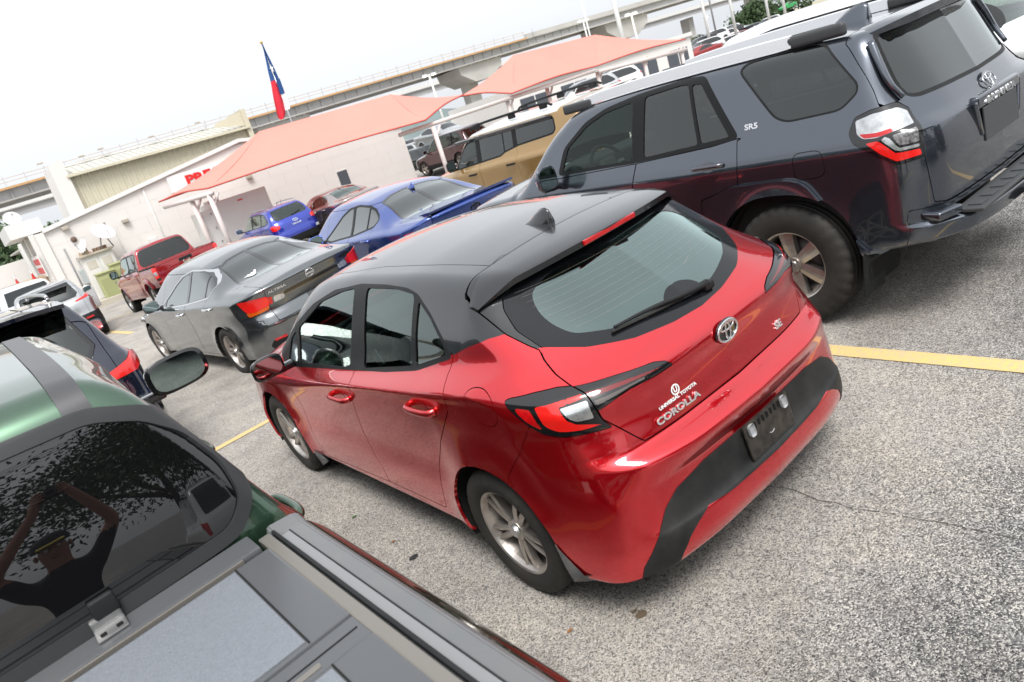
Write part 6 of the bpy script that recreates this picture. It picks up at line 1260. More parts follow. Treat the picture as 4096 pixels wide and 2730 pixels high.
# ------------------------------------------------------------------ red shade canopies
FAB = mat('canopy_fabric', (.80, .285, .235), .75, noise=(.5, .5, (.76, .245, .20)))
def fabric_mat():
    m = FAB; t = m.node_tree; b = t.nodes['Principled BSDF']; o = t.nodes['Material Output']; tl = t.nodes.new('ShaderNodeBsdfTranslucent'); tl.inputs[0].default_value = (.80, .22, .17, 1); x = t.nodes.new('ShaderNodeMixShader'); x.inputs[0].default_value = .12
    t.links.new(b.outputs[0], x.inputs[1]); t.links.new(tl.outputs[0], x.inputs[2]); t.links.new(x.outputs[0], o.inputs[0])
fabric_mat()
PST = mat('canopy_post', (.62, .56, .54), .5, noise=(3, .4, (.55, .45, .43)))
def canopy(label, NL, NR, FR, FL, RL, RR, posts, beams):
    c = empty('shade_canopy', label, 'canopy', 'red fabric shade canopies'); n = 10
    def patch(a, b, d, e, sag):
        """sagging patch between edge a-b (low) and d-e (ridge)"""
        a, b, d, e = map(np.array, (a, b, d, e)); V = []
        for u in np.linspace(0, 1, n+1):
            for v in np.linspace(0, 1, n+1):
                p_ = (a*(1-u)+b*u)*(1-v)+(d*(1-u)+e*u)*v; p_ = p_+np.array([0, 0, -sag*math.sin(math.pi*v)*.6*(1-.2*math.sin(math.pi*u)) - .10*math.sin(math.pi*u)*(1-v)*(-1)]); V.append(p_)
        F = [(i*(n+1)+j, (i+1)*(n+1)+j, (i+1)*(n+1)+j+1, i*(n+1)+j+1) for i in range(n) for j in range(n)]; link('fabric_panel', npmesh('fabric_panel', V, F), c, FAB)
    patch(NL, NR, RL, RR, .25); patch(FL, FR, RL, RR, .25); patch(FL, NL, RL, RL, .22); patch(NR, FR, RR, RR, .22)
    for a, b in ((NL, NR), (FL, FR), (FL, NL), (NR, FR)):
        m_ = (np.array(a)+np.array(b))/2+np.array([0, 0, .10]); tube('edge_cable', cat([a, m_, b], 8), .035, mat('fabric_hem', (.50, .09, .07), .7), c, 6)
    for x, y, z in posts: tube('post', [(x, y, -.3), (x, y, z)], .095, PST, c, 12); tube('post_brace', [(x, y, z-.5), (x+.35, y, z-.02)], .05, PST, c, 8)
    for a, b in beams: tube('beam', [a, b], .085, PST, c, 8)
canopy('nearer red fabric shade canopy over the white trailer', (5.82, 27.0, 2.66), (14.17, 24.5, 2.62), (18.45, 27.5, 3.25), (4.57, 29.5, 2.77), (8.82, 28.0, 4.15), (14.47, 27.0, 4.09), [(5.35, 28.0, 2.45), (5.75, 27.0, 2.45), (14.6, 24.8, 2.3)], [((4.6, 29.2, 2.52), (5.85, 26.8, 2.45)), ((13.2, 25.2, 2.38), (18.9, 24.7, 2.45))])
canopy('farther red fabric shade canopy above the tan SUV', (18.8, 24.5, 2.61), (24.6, 24.9, 2.66), (31.5, 25.0, 2.62), (18.3, 27.6, 3.22), (21.53, 27.0, 4.29), (27.12, 27.0, 4.19), [(18.75, 24.9, 2.4), (21.6, 25.4, 2.4), (24.8, 25.2, 2.4), (28.2, 25.2, 2.35), (31.2, 25.2, 2.3)], [((18.6, 24.9, 2.45), (24.4, 24.9, 2.48)), ((24.7, 25.0, 2.38), (31.5, 25.1, 2.12))])
# ------------------------------------------------------------------ elevated highway
CON = mat('concrete', (.50, .49, .47), .85, noise=(.12, .6, (.33, .32, .30))); COND = mat('concrete_girder', (.44, .44, .44), .85, noise=(.2, .5, (.36, .36, .36))); FRM = mat('formwork', (.50, .30, .14), .8)
hb = lambda x: 12.55+.0165*x
def slab(name, x0, x1, y0, y1, zf0, zf1, m, parent, n=12):
    xs_ = np.linspace(x0, x1, n); V = []
    for x in xs_: V += [(x, y0, zf0(x)), (x, y0, zf1(x)), (x, y1, zf1(x)), (x, y1, zf0(x))]
    F = [(i*4+j, i*4+(j+1) % 4, i*4+4+(j+1) % 4, i*4+4+j) for i in range(n-1) for j in range(4)]+[(0, 1, 2, 3), tuple(4*(n-1)+j for j in range(4))]
    me = npmesh(name, V, F, None, False); bm = bmesh.new(); bm.from_mesh(me); bmesh.ops.recalc_face_normals(bm, faces=bm.faces); bm.to_mesh(me); bm.free(); return link(name, me, parent, m)
hw = empty('elevated_highway', 'long elevated concrete highway still under construction crossing behind the buildings', 'highway')
slab('deck', -150, 520, 149.4, 163, lambda x: hb(x)+1.75, lambda x: hb(x)+2.05, CON, hw); slab('girder', -150, 520, 150.2, 151, lambda x: hb(x), lambda x: hb(x)+1.75, COND, hw); slab('girder', -150, 520, 161, 161.8, lambda x: hb(x), lambda x: hb(x)+1.75, COND, hw)
slab('flange', -150, 520, 149.9, 151.3, lambda x: hb(x)-.03, lambda x: hb(x)+.25, CON, hw); slab('formwork_edge', -150, 128, 149.0, 149.6, lambda x: hb(x)+1.8, lambda x: hb(x)+2.15, FRM, hw); slab('barrier', 128, 520, 149.35, 149.75, lambda x: hb(x)+1.9, lambda x: hb(x)+3.0, CON, hw)
for k in range(60): x = -30+3.0*k; box('stiffener', (x, 150.05, hb(x)+.95), (.22, .35, 1.4), COND, hw)
for z_ in (2.9, 3.5): slab('guard_line', -150, 128, 149.1, 149.18, lambda x: hb(x)+z_-.03, lambda x: hb(x)+z_+.03, FRM, hw, 6)
for k in range(48): x = -20+3.2*k; box('guard_post', (x, 149.15, hb(x)+2.85), (.07, .07, 1.5+random.random()), SLV, hw, 0, Matrix.Rotation(random.uniform(-.06, .06), 3, 'Y'))
for (x, w0, h_) in ((60, 12, 3.2), (113, 13.5, 4.2), (167, 18, 5.2), (235, 14, 4.2)):
    xz_prism('pier_cap', [(x-w0/2, hb(x)-.1), (x+w0/2, hb(x)-.1), (x+w0/2-.3, hb(x)-h_*.45), (x+w0*.2, hb(x)-h_), (x-w0*.2, hb(x)-h_), (x-w0/2+.3, hb(x)-h_*.45)], 151, 161, CON, hw); box('pier_column', (x-1.5 if x < 150 else x, 156, hb(x)/2-1), (3.4 if x < 150 else 6, 3, hb(x)), CON, hw)
    for k in range(5): box('bearing', (x-w0*.4+w0*.2*k, 151.2, hb(x)-.05), (.6, .5, .3), WMT, hw)
h2 = empty('lower_highway', 'second pale highway deck running lower behind the elevated highway', 'highway'); lz = lambda x: 12.1+.006*x
slab('deck', -200, 620, 190, 204, lambda x: lz(x)+1.5, lambda x: lz(x)+1.9, CON, h2); slab('girder', -200, 620, 190.6, 191.4, lambda x: lz(x), lambda x: lz(x)+1.5, COND, h2); slab('barrier', -200, 620, 189.9, 190.3, lambda x: lz(x)+1.7, lambda x: lz(x)+2.8, WMT, h2)
for x in (-40, 30, 100, 175, 250): box('pier_column', (x, 196, lz(x)/2-1), (3, 4, lz(x)+1), CON, h2)
# ------------------------------------------------------------------ flagpole
fp = empty('flagpole', 'tall thin silver flagpole behind the canopy', 'flagpole', None, Matrix.Translation((23.6, 60, -.3))); tube('pole', [(0, 0, 0), (0, 0, 13.1)], [.09, .05], SLV, fp, 10)
bm = bmesh.new(); bmesh.ops.create_uvsphere(bm, u_segments=12, v_segments=8, radius=.13); bmesh.ops.translate(bm, verts=bm.verts, vec=(0, 0, 13.2)); bm_obj('finial', bm, mat('gold', (.6, .42, .15), .3, .9), fp, True)
fg_ = empty('state_flag', 'limp blue, white and red flag with a white star hanging from the flagpole', 'flag', None, Matrix.Translation((23.55, 59.88, 0)))
rowsF = [(12.72, .02, .06), (12.2, -.08, .10), (11.4, -.20, .18), (10.6, -.33, .24), (9.9, -.42, .28), (9.3, -.55, .27), (8.8, -.68, .26), (8.2, -.82, .12), (7.5, -.95, .02), (7.0, -1.02, -.2), (6.78, -.92, -.52)]
def flag_part(name, r0, r1, u0, u1, m, zt=0):
    zs = [r[0] for r in rowsF][::-1]; L_ = Pch(zs, [r[1] for r in rowsF][::-1]); R_ = Pch(zs, [r[2] for r in rowsF][::-1]); V = []; n1, n2 = 16, 10
    for z in np.linspace(r0, r1, n1):
        for u in np.linspace(u0, u1, n2):
            l, r = float(L_(np.array([z]))[0]), float(R_(np.array([z]))[0]); V.append((l+(r-l)*u, .10*math.sin(u*9+z*.8)+zt, z))
    F = [(i*n2+j, i*n2+j+1, (i+1)*n2+j+1, (i+1)*n2+j) for i in range(n1-1) for j in range(n2-1)]; return link(name, npmesh(name, V, F), fg_, m)
fb_ = flag_part('blue_field', 12.72, 9.85, 0, 1, mat('flag_blue', (.02, .07, .22), .8)); flag_part('red_stripe', 9.85, 6.78, 0, .86, mat('flag_red', (.55, .02, .04), .8)); flag_part('white_stripe', 9.3, 7.4, .86, 1.25, mat('flag_white', (.78, .76, .75), .8)); flag_part('blue_fold', 9.9, 8.7, .62, 1.05, MATS['flag_blue'], -.06)
st = []; 
for k in range(10): a = math.pi/2+k*math.pi/5; r = .36 if k % 2 == 0 else .14; st.append((-.02+r*math.cos(a)*.5, -.16, 10.75+r*math.sin(a)))
link('star', npmesh('star', st, [tuple(range(10))], None, False), fb_, MATS['flag_white'])
# ------------------------------------------------------------------ light poles
LIT = mat('lit_lamp', (1, .93, .78), .5, emit_=6)
def light_pole(label, x, y, h_, heads, r=.13, base=None, m=None, lit=True):
    z0 = float(gz(x, y)[0])-.2 if base is None else base; c = empty('light_pole', label, 'light pole', 'light poles of the far lot', Matrix.Translation((x, y, z0))); tube('pole', [(0, 0, 0), (0, 0, h_-z0)], [r, r*.75], m or WMT, c, 10)
    if heads:
        tube('arm', [(-.9, 0, h_-z0), (.9, 0, h_-z0)], .05, WMT, c, 6)
        for s in heads: b_ = box('lamp_head', (s*.95, 0, h_-z0+.02), (.55, .35, .2), WMT, c, .06); box('lamp_glass', (s*.95, 0, h_-z0-.10), (.45, .3, .06), LIT if lit else WMT, b_, .02)
light_pole('slim white light pole rising behind the farther canopy', 60.0, 60, 12, (), .11); light_pole('thick white light pole crossing the highway beside a lit twin lamp', 64.9, 60, 14, (-1, 1), .30); light_pole('short white pole with two lit lamp heads below the highway', 67.2, 60, 7.75, (-.7, .7), .14)
light_pole('leftmost white pole standing among the far parked cars', 66.8, 50, 10, (-1, 1), .16); light_pole('second white pole among the far parked cars', 71.5, 50, 10, (-1, 1), .17); light_pole('third white pole in front of the oak', 78.0, 50, 10, (-1, 1), .17); light_pole('rightmost white pole in front of the bank', 81.3, 50, 10, (-1, 1), .17)
light_pole('slim grey pole among the far parked cars', 68.1, 50, 12, (), .10, None, mat('pipe_grey', (.25, .25, .26), .5)); light_pole('low pole with one warm lit lamp near the far hedge', 83, 62, 5.3, (0,), .12)
light_pole('pale pole with twin lamps left of the farther canopy', 50, 78, 8.6, (-.7, .7), .16); light_pole('pale pole carrying lit lamps above the valley between canopies', 73.5, 74, 9.8, (-.7, .7), .12)
# ------------------------------------------------------------------ trees
BRK = mat('bark', (.10, .08, .06), .9, bump=(20, .5)); LEAF = [mat('leaf_a', (.045, .085, .028), .65, noise=(.9, .8, (.085, .13, .045))), mat('leaf_b', (.035, .065, .025), .65, noise=(.9, .8, (.06, .10, .035))), mat('leaf_c', (.075, .12, .05), .65, noise=(.8, .8, (.11, .16, .07)))]
def tree(label, x, y, h_, r, n=2600, leaf=.22, m=0, name='oak_tree', trunk=True, squash=.75, group=None, z0=None, seed=1, clumps=14, cat_='tree', low=.35):
    g = np.random.RandomState(seed); z0 = float(gz(x, y)[0])-.2 if z0 is None else z0; c = empty(name, label, cat_, group, Matrix.Translation((x, y, z0)))
    cc = h_-r*squash; cl = []
    for k in range(clumps):
        d = g.normal(size=3); d /= np.linalg.norm(d); d[2] = abs(d[2])*1.1-low; q = np.array([0, 0, cc])+d*np.array([r, r, r*squash])*g.uniform(.45, .85); cl.append((q, r*g.uniform(.26, .42)))
    if trunk:
        V, F = tube_mesh(cat([(0, 0, 0), (.05*r, .03*r, cc*.35), (0, .05*r, cc*.7), (.04*r, 0, cc)], 5), np.linspace(h_*.035, h_*.012, 16), 9); F = list(F); V = list(map(tuple, V))
        for q, _ in cl[:9]:
            b_ = len(V); s_ = np.array([0, 0, cc*g.uniform(.45, .8)]); v2, f2 = tube_mesh(cat([s_, s_*.5+q*.5+g.normal(size=3)*r*.08, q], 4), np.linspace(h_*.013, h_*.004, 9), 6); V += list(map(tuple, v2)); F += [tuple(b_+i for i in f) for f in f2]
        link('trunk', npmesh('trunk', V, F), c, BRK)
    P0 = []; 
    per = n//clumps
    for q, rr in cl:
        d = g.normal(size=(per, 3)); d /= np.linalg.norm(d, axis=1)[:, None]; P0.append(q+d*(rr*g.uniform(.35, 1.12, (per, 1)))*np.array([1.15, 1.15, .8]))
    P0 = np.concatenate(P0); k = len(P0); a = g.normal(size=(k, 3)); a /= np.linalg.norm(a, axis=1)[:, None]; b = np.cross(a, g.normal(size=(k, 3))); b /= np.linalg.norm(b, axis=1)[:, None]; s_ = leaf*g.uniform(.6, 1.3, (k, 1))
    V = np.concatenate([P0-a*s_, P0-b*s_*.45, P0+a*s_, P0+b*s_*.45]); i = np.arange(k); link('crown', npmesh('crown', V, np.stack([i, i+k, i+2*k, i+3*k], 1), None, False), c, LEAF[m]); return c
tree('broad live oak standing beyond the far parked cars', 164, 110, 9.6, 8.0, 5200, .55, 1, seed=3, clumps=22, low=.6)
for k, (x, y, h_, r, lb) in enumerate(((171, 122, 4.4, 5, 'low round bush right of the oak'), (152, 118, 4.2, 4, 'low dense hedge bush under the oak'), (120, 118, 5.2, 5.5, 'dark green bush left of the bridge pier'), (132, 121, 4.6, 5, 'rounded green bush beside the bridge pier'), (196, 118, 7, 5, 'green tree near the right edge of the far bank'))): tree(lb, x, y, h_, r, 1500, .5, k % 3, 'bush', False, .8, 'bushes on the far bank', seed=20+k, cat_='bush')
for k, (x, y, h_, r) in enumerate(((-6, 92, 8.2, 5), (1.5, 90, 8.6, 5.5), (6, 95, 7.2, 4.5), (-1, 75, 5.6, 3.6), (4, 76, 5.0, 3.2))): tree(['tall dense tree far left beyond the yard', 'highest green tree behind the left end of the building', 'green tree rightmost of the far left wood', 'nearer rounded tree far left above the white wall', 'nearer low tree beside the building end'][k], x, y, h_, r, 2600, .34, (k+1) % 3, 'leafy_tree', True, .8, 'trees beyond the yard on the left', seed=40+k)
for k, (x0, x1, y, h_, m) in enumerate(((60, 330, 330, 22, (.16, .20, .20)), (-60, 60, 420, 14, (.16, .21, .19)))):
    g = np.random.RandomState(5+k); xs_ = np.linspace(x0, x1, 60); V = []; 
    for i_, x in enumerate(xs_): z = h_*(.55+.25*math.sin(i_*.23+k)+.2*math.sin(i_*.071)); V += [(x, y, -2), (x, y+20, z*.6+g.rand()*.8), (x, y+60, z+g.rand()*1.2), (x, y+160, -2)]
    F = [(i*4+j, i*4+4+j, i*4+5+j, i*4+1+j) for i in range(59) for j in range(3)]; tag(link('hills', npmesh('hills', V, F), None, mat('hill_green%d' % k, m, .9, noise=(.06, .8, tuple(q*.7 for q in m)))), kind='structure')
# sloping bank and low wall beyond the far lot
V = [(100, 112, .8), (300, 100, .8), (320, 140, 4.4), (110, 150, 3.6)]; tag(link('bank', npmesh('bank', V, [(0, 1, 2, 3)], None, False), None, mat('dry_grass', (.42, .38, .30), .95, noise=(.3, .7, (.30, .31, .20)))), kind='structure')
tag(box('retaining_wall', (118, 104, 1.3), (90, .6, 2.2), CON, None, 0, Matrix.Rotation(-.22, 3, 'Z')), 'low grey retaining wall behind the far parked cars', 'wall')
pw = empty('service_building', 'pale low building with a dark glass front beyond the farther canopy', 'building', None, Matrix.Translation((40, 40, 0))); box('wall', (1, 4, 1.45), (20, 8, 3.5), BLKW, pw); box('parapet', (1, -.05, 3.2), (20.2, .3, .3), WMT, pw)
for k in range(5): b_ = box('window', (-7+4*k, -.03, 1.6), (2.6, .08, 1.5), mat('dark_window', (.07, .08, .095), .2), pw); box('mullion', (-7+4*k, -.09, 1.6), (.08, .05, 1.5), WMT, b_)
# ------------------------------------------------------------------ far parked cars
PAL = {'white': mat('white_paint', (.70, .71, .72), .25, 0, 1), 'silver': LSILV, 'red': paint('far_red', (.30, .01, .012), .25, .5, .1, .5), 'grey': paint('far_grey', (.12, .125, .13), .25, .8, .1, .5), 'black': paint('far_black', (.012, .012, .014), .2, .3, .1, .5), 'blue': paint('far_blue', (.02, .05, .16), .25, .6, .1, .5), 'green': paint('far_green', (.02, .30, .07), .3, .2, .1, .5)}
PROTO = {}
def far_mesh(kind):
    """coarse car: body, glasshouse, lamps, wheels as shared meshes"""
    if kind in PROTO: return PROTO[kind]
    B_ = {'suv': lambda: suv_body(4.6, .92, 1.68), 'sedan': lambda: sedan_body(), 'pickup': lambda: cab_body(3.8, .94, 1.85)}[kind]()
    pc = B_.mesh(.085); L = 4.6; out = {}
    if kind == 'suv': bf = f_yz(SUVBAND(4.6, 1.68, 1.08)); rr_ = f_xz([(-1, 1.16), (.6, 1.16), (.55, 1.58), (-1, 1.6)], 1.2); wf = f_xy([(0, 2.75), (.48, 2.73), (.66, 3.3), (0, 3.42)], 1.05); ar = ((.94, .355, .40), (3.63, .355, .40)); lp = f_sz([(1.3, 1.1), (1.05, .95), (.85, .95), (.85, 1.08)])
    elif kind == 'sedan': bf = f_yz([(2.96, .955), (2.63, 1.14), (2.3, 1.28), (1.97, 1.355), (1.7, 1.35), (1.4, 1.28), (1.2, 1.19), (1.3, 1.065), (2.4, .98)]); rr_ = f_xy([(0, 1.5), (.46, 1.42), (.54, .74), (0, .62)], 1.0); wf = f_xy([(0, 2.92), (.45, 2.89), (.64, 3.5), (0, 3.62)], .95); ar = ((1.06, .325, .37), (3.76, .325, .37)); lp = f_sz([(1.22, .93), (1.12, .80), (.75, .80), (.72, .92)])
    else: bf = f_yz([(2.42, 1.2), (1.98, 1.65), (1.8, 1.7), (.4, 1.72), (.2, 1.6), (.2, 1.24)]); rr_ = f_xz([(-1, 1.3), (.7, 1.3), (.6, 1.7), (-1, 1.72)], .6); wf = f_xy([(0, 1.96), (.56, 1.92), (.72, 2.45), (0, 2.58)], 1.26); ar = ((2.88, .40, .45),); lp = f_yz([(9, 9), (9.1, 9), (9, 9.1)])
    for y, z, r in ar: _, pc = split(pc, f_circ(y, z, r)(pc.P))
    g1, pc = split(pc, bf(pc.P)); g2, pc = split(pc, rr_(pc.P)); g3, pc = split(pc, wf(pc.P)); l_, pc = split(pc, lp(pc.P))
    def lr(p_, s): k_ = p_.P[p_.T].mean(1)[:, 0]*s > 0 if len(p_.T) else []; return Piece(p_.P, p_.N, p_.T[k_]) if len(p_.T) else p_
    for nm, p_ in (('body_shell', pc), ('side_windows', lr(g1, -1)), ('side_windows_b', lr(g1, 1)), ('rear_window', g2), ('windscreen', g3), ('tail_lamp', lr(l_, -1)), ('tail_lamp_b', lr(l_, 1))):
        if len(p_.T): q = p_.compact(); out[nm] = npmesh('far_'+nm, q.P, q.T, q.N/np.linalg.norm(q.N, axis=1)[:, None])
    PROTO[kind] = (out, ar); return PROTO[kind]
FGL = mat('far_glass', (.02, .024, .026), .06, 0, .5)
def far_car(label, px, py, y, kind, colr, yaw, group='cars parked in the far lot', zoff=None, pos=None):
    if pos is None:
        d = RB[:, 2]+RB[:, 0]*(px-2048)/FPX-RB[:, 1]*(py-1365)/FPX; t = (y-CAM[1])/d[1]; P_ = CAM+d*t; z = P_[2]-.95
    else: P_ = pos; z = pos[2]
    out, ar = far_mesh(kind); M_ = Matrix.Translation((P_[0], P_[1], z)) @ Matrix.Rotation(yaw, 4, 'Z') @ Matrix.Translation((0, -2.3, 0)); c = empty({'suv': 'parked_suv', 'sedan': 'parked_car', 'pickup': 'parked_pickup'}[kind], label, {'suv': 'suv', 'sedan': 'car', 'pickup': 'pickup'}[kind], group, M_)
    for nm, me in out.items():
        o = bpy.data.objects.new({'side_windows_b': 'side_windows', 'tail_lamp_b': 'tail_lamp'}.get(nm, nm), me); COL.objects.link(o); o.parent = c
        m_ = PAL[colr] if nm == 'body_shell' else LRED if nm.startswith('tail_lamp') else FGL
        if not me.materials: me.materials.append(None)
        o.material_slots[0].link = 'OBJECT'; o.material_slots[0].material = m_
    if kind == 'pickup':
        box('bed', (0, -.80, .85), (1.85, 1.6, .62), PAL[colr], c, .04); ar = ar+((-.75, .40, .45),)
    ty = wheel_meshes('five', .355, .235, .225, 32)
    for s in (-1, 1):
        for a in ar: o = link('wheel', ty[0], c, TYR); o.matrix_local = Matrix.Translation((s*.80, a[0], .345)); link('rim', ty[1], o, ALY)
    return c
k5 = 700/2353; c5 = lambda a, b: (2700+a*k5, b*k5)
FARL = [((330, 600), 52, 'suv', 'black', 1.2, 'black'), ((330, 690), 46, 'sedan', 'red', 1.2, 'red nearest'), ((450, 680), 46, 'sedan', 'grey', 1.2, 'grey nearest'), ((380, 640), 49, 'suv', 'white', 1.2, 'white'), ((500, 500), 62, 'suv', 'white', 1.2, 'white boxy'), ((640, 500), 63, 'suv', 'white', 1.2, 'white blunt'), ((560, 590), 54, 'sedan', 'grey', 1.2, 'grey'), ((690, 590), 53, 'suv', 'white', 1.25, 'white rear-facing'), ((730, 640), 49, 'sedan', 'red', 1.2, 'red'),
        ((780, 540), 56, 'suv', 'red', 1.2, 'red tall'), ((820, 500), 60, 'sedan', 'silver', 1.2, 'silver'), ((930, 490), 60, 'sedan', 'white', 1.2, 'white with lit lamp'), ((860, 560), 53, 'sedan', 'black', 1.2, 'black low'), ((720, 410), 80, 'suv', 'white', 1.2, 'small white'), ((830, 400), 80, 'sedan', 'silver', 1.2, 'small silver'), ((1000, 400), 75, 'suv', 'grey', 1.2, 'grey square'), ((900, 420), 74, 'sedan', 'white', 1.2, 'pale'),
        ((720, 460), 72, 'pickup', 'black', 1.2, 'black'), ((1240, 310), 66, 'suv', 'white', 1.25, 'large white'), ((1370, 300), 68, 'sedan', 'silver', 1.25, 'second silver'), ((1200, 400), 56, 'sedan', 'white', 1.25, 'low white'), ((1480, 310), 62, 'sedan', 'white', 1.25, 'bright white'), ((1600, 250), 64, 'suv', 'red', 1.25, 'deep red'), ((1620, 300), 58, 'sedan', 'black', 1.25, 'dark'), ((1790, 210), 64, 'pickup', 'white', 1.25, 'white'), ((1820, 140), 78, 'suv', 'blue', 1.3, 'dark blue'), ((1510, 70), 100, 'sedan', 'green', 1.3, 'bright green'), ((2250, 55), 78, 'suv', 'white', 1.3, 'white rightmost')]
NTH = ['first', 'second', 'third']; USED = {}
for (q, y, kind, colr, yaw, word) in FARL:
    nm = {'suv': 'SUV', 'sedan': 'sedan', 'pickup': 'pickup'}[kind]; where = 'at the near left end of the far lot' if q[0] < 600 else 'in the middle of the far lot' if q[0] < 1100 else 'toward the oak and bank of the far lot'
    far_car('%s %s parked %s' % (word, nm, where), *c5(*q), y, kind, colr, yaw)
# cars under and beyond the canopies, behind the tan SUV
def at(px, py, y):
    d = RB[:, 2]+RB[:, 0]*(px-2048)/FPX-RB[:, 1]*(py-1365)/FPX; return CAM+d*(y-CAM[1])/d[1]
for (px, py, y, kind, colr, yaw, lb) in ((1700, 605, 46, 'pickup', 'silver', 3.3, 'silver pickup facing the lot behind the block wall end'), (1648, 590, 52, 'suv', 'black', 3.3, 'black SUV beside the end of the block wall'), (1725, 630, 40, 'pickup', 'black', 3.2, 'black pickup nose-out behind the maroon SUV'), (1790, 560, 48, 'suv', 'white', 3.2, 'white SUV seen between wall and tan SUV'), (1830, 515, 52, 'suv', 'red', 3.2, 'red SUV under the far edge of the nearer canopy'), (1760, 525, 40, 'sedan', 'silver', 3.2, 'silver sedan in the shade beyond the wall end'), (2440, 330, 36, 'suv', 'white', 1.2, 'white SUV beneath the farther canopy'), (2330, 375, 30, 'suv', 'silver', 1.2, 'silver SUV beneath the farther canopy')):
    P_ = at(px, py, y); far_car(lb, 0, 0, 0, kind, colr, yaw, 'cars under the canopies', None, (P_[0], P_[1], P_[2]-1.0))
# far left yard
ylw = mat('yard_tan', (.48, .38, .26), .8, noise=(2, .6, (.40, .31, .21)))
tag(box('yard_wall', (-1.2, 45, 1.1), (5.5, .4, 2.6), BLKW), 'plain white yard wall at the far left edge', 'wall')
P_ = at(95, 1175, 33); tag(box('tan_container', (P_[0]-.2, 33.5, .75), (2.4, 1.6, 1.5), ylw, None, .03), 'low tan container behind the silver crossover', 'container')
for k, (px, py) in enumerate(((82, 1155), (146, 1132))):
    P_ = at(px, py, 32); c = empty('folded_umbrella', ['left red folded umbrella behind the silver crossover', 'right red folded umbrella behind the silver crossover'][k], 'umbrella', 'red folded umbrellas', Matrix.Translation((P_[0], 32, -.1))); h_ = P_[2]+.55
    lathe('folded_canopy', [(h_-.95, .16), (h_-.6, .13), (h_-.25, .06), (h_, .012)], mat('umbrella_red', (.50, .03, .03), .7), c, 14, 'z'); tube('pole', [(0, 0, 0), (0, 0, h_+.1)], .025, SLV, c, 6)
P_ = at(20, 1205, 26); far_car('white pickup cut off at the left edge', 0, 0, 0, 'pickup', 'white', .4, 'cars at the far left', None, (P_[0]-.3, 26, -.2)); P_ = at(25, 1255, 21); far_car('pale silver car low at the left edge', 0, 0, 0, 'sedan', 'silver', .3, 'cars at the far left', None, (P_[0]-.6, 21.5, -.2))
# ------------------------------------------------------------------ behind the photographer: seen in glass and paint
tree('large dark live oak behind the photographer reflected in the pickup window', .5, -10.5, 7.6, 4.8, 20000, .085, 1, 'oak_tree', True, .62, None, None, 77, 34, 'tree', .75)
tree('second dark oak behind the lot reflected in the car glass', 5.5, -15, 8.5, 5, 4000, .26, 1, 'oak_tree', True, .7, None, None, 78, 22, 'tree', .6)
tree('third oak row behind the photographer on the left', -9.5, -15, 8.0, 4.6, 4000, .26, 0, 'oak_tree', True, .7, None, None, 79, 22, 'tree', .6)
for (x, y, kind, colr, yaw, lb) in ((.6, -7.2, 'suv', 'white', .05, 'white SUV behind the photographer'), (-4.6, -7.4, 'suv', 'silver', .03, 'silver SUV behind the photographer'), (3.6, -7.3, 'sedan', 'grey', .04, 'grey sedan behind the photographer'), (6.6, -7.0, 'suv', 'black', .04, 'black SUV behind the photographer')): far_car(lb, 0, 0, 0, kind, colr, yaw+math.pi, 'cars in the row behind the photographer', None, (x, y, float(gz(x, y)[0])))
for k in range(3): tag(tube('power_line', cat([(-40, -9-k*.5, 7.2+.35*k), (0, -12-k*.5, 6.6+.35*k), (40, -15-k*.5, 7.2+.35*k)], 8), .014, BLK), ['lowest', 'middle', 'highest'][k]+' power line strung behind the photographer', 'cable', 'power lines')
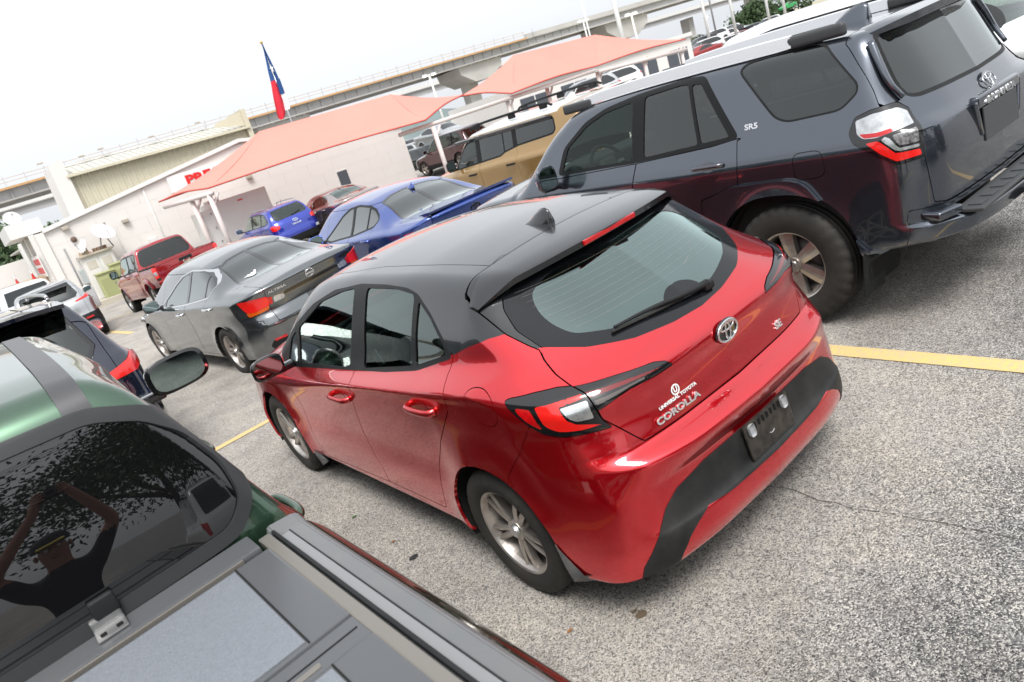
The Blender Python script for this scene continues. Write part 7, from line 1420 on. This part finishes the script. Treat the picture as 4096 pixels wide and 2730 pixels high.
# ------------------------------------------------------------------ the photographer, arms raised, mirrored in the pickup window
def person():
    gx_, gy_ = CAM[0]-.10, CAM[1]-.46; z0 = float(gz(gx_, gy_)[0]); R = empty('person', 'person in dark t-shirt and cap raising a camera, mirrored in the pickup window', 'person', None, Matrix.Translation((gx_, gy_, z0)))
    cx, cy, cz = CAM[0]-gx_, CAM[1]-gy_-.10, CAM[2]-z0            # camera body centre, local
    V = []; E = []; RD = []
    def v(p_, r, frm=None):
        V.append(p_); RD.append(r); i = len(V)-1
        if frm is not None: E.append((frm, i))
        return i
    pel = v((0, -.02, .95), .15); sp1 = v((0, -.03, 1.12), .145, pel); sp2 = v((0, -.03, 1.30), .155, sp1); chest = v((0, -.02, 1.42), .13, sp2); nk = v((0, 0, 1.52), .06, chest); hd0 = v((0, .01, 1.58), .075, nk); hd1 = v((0, .0, 1.67), .092, hd0); hd2 = v((0, -.02, 1.74), .075, hd1)
    ends = []
    for s in (-1, 1):
        h_ = v((s*.09, -.01, .90), .10, pel); kn = v((s*.11, .02, .50), .065, h_); an = v((s*.12, -.02, .09), .045, kn); v((s*.13, .10, .035), .04, an)
        sh = v((s*.19, -.02, 1.45), .07, chest); el = v((s*.33+cx*.3, .06, 1.66), .05, sh); wr = v((cx+s*.115, cy-.06, cz-.10), .033, el); pm = v((cx+s*.088, cy-.045, cz-.03), .036, wr); ends.append((s, pm))
    for s, pm in ends:
        for k in range(4):
            a = v((cx+s*(.085-.004*k), cy-.02+.012*k, cz+.045-.022*k), .012, pm); b = v((cx+s*(.062), cy+.030+.004*k, cz+.052-.026*k), .010, a); v((cx+s*(.035-.005*(k == 3)), cy+.055, cz+.046-.026*k), .009, b)
        a = v((cx+s*.072, cy-.06, cz-.005), .012, pm); v((cx+s*.05, cy-.055, cz+.03), .010, a)
    me = bpy.data.meshes.new('body'); me.from_pydata(V, E, []); o = bpy.data.objects.new('body', me); COL.objects.link(o)
    md = o.modifiers.new('skin', 'SKIN'); 
    for i, r in enumerate(RD): me.skin_vertices[0].data[i].radius = (r, r*(.72 if i in (1, 2, 3, 0) else 1))
    me.skin_vertices[0].data[0].use_root = True
    sb_ = o.modifiers.new('sub', 'SUBSURF'); sb_.levels = 2; sb_.render_levels = 2
    bpy.context.view_layer.update(); m2 = bpy.data.meshes.new_from_object(o.evaluated_get(bpy.context.evaluated_depsgraph_get())); bpy.data.objects.remove(o); m2.name = 'body'
    SK = mat('skin', (.42, .22, .15), .5, noise=(30, .3, (.36, .17, .12))); TS = mat('shirt_charcoal', (.03, .032, .036), .85, bump=(90, .4)); JN = mat('jeans', (.05, .06, .09), .85, bump=(120, .4)); SH = mat('shoe', (.03, .03, .03), .6)
    m2.materials.clear()
    for q in (SK, TS, JN, SH): m2.materials.append(q)
    for p_ in m2.polygons:
        c_ = p_.center; p_.use_smooth = True
        if c_.z < .08: p_.material_index = 3
        elif c_.z < .98: p_.material_index = 2
        elif c_.z < 1.52 and abs(c_.x) < .30 or (abs(c_.x) > .12 and c_.z < 1.60 and abs(c_.x-.0) < .34): p_.material_index = 1
    b = link('body', m2, R)
    for s in (-1, 1):
        for nm, q, r, m_ in (('eye', (s*.033, .088, 1.685), .011, WHT), ('ear', (s*.092, -.005, 1.665), .022, SK)): bm = bmesh.new(); bmesh.ops.create_uvsphere(bm, u_segments=10, v_segments=8, radius=r); bmesh.ops.transform(bm, matrix=Matrix.Translation(q) @ Matrix.Diagonal((.6 if nm == 'ear' else 1, 1, 1.2, 1)), verts=bm.verts); bm_obj(nm, bm, m_, b, True)
    box('nose', (0, .105, 1.655), (.028, .035, .045), SK, b, .01, None, 3, True); box('mouth', (0, .092, 1.61), (.05, .012, .012), mat('lip', (.30, .10, .09), .5), b, .004)
    V2, F2 = lathe_mesh([(.0, .108), (.05, .104), (.09, .075), (.11, .02), (.111, .002)], 24, 'z'); cp = link('cap', npmesh('cap', np.array(V2)+np.array([0, -.012, 1.715]), F2), R, TS); box('cap_peak', (0, .125, 1.722), (.15, .12, .012), mat('cap_yellow', (.55, .45, .05), .7), cp, .005, Matrix.Rotation(-.15, 3, 'X'))
    k_ = empty('photo_camera', 'black camera held up by the photographer', 'camera', None, Matrix.Translation((gx_+cx, gy_+cy, z0+cz))); box('camera_body', (0, 0, 0), (.135, .055, .09), BLK, k_, .012, None, 3, True); box('viewfinder', (0, 0, .055), (.05, .05, .03), BLK, k_, .01); lathe('lens', [(.02, .036), (.055, .038), (.075, .034), (.075, .026), (.06, .02)], GBK, k_, 24, 'y')
person()
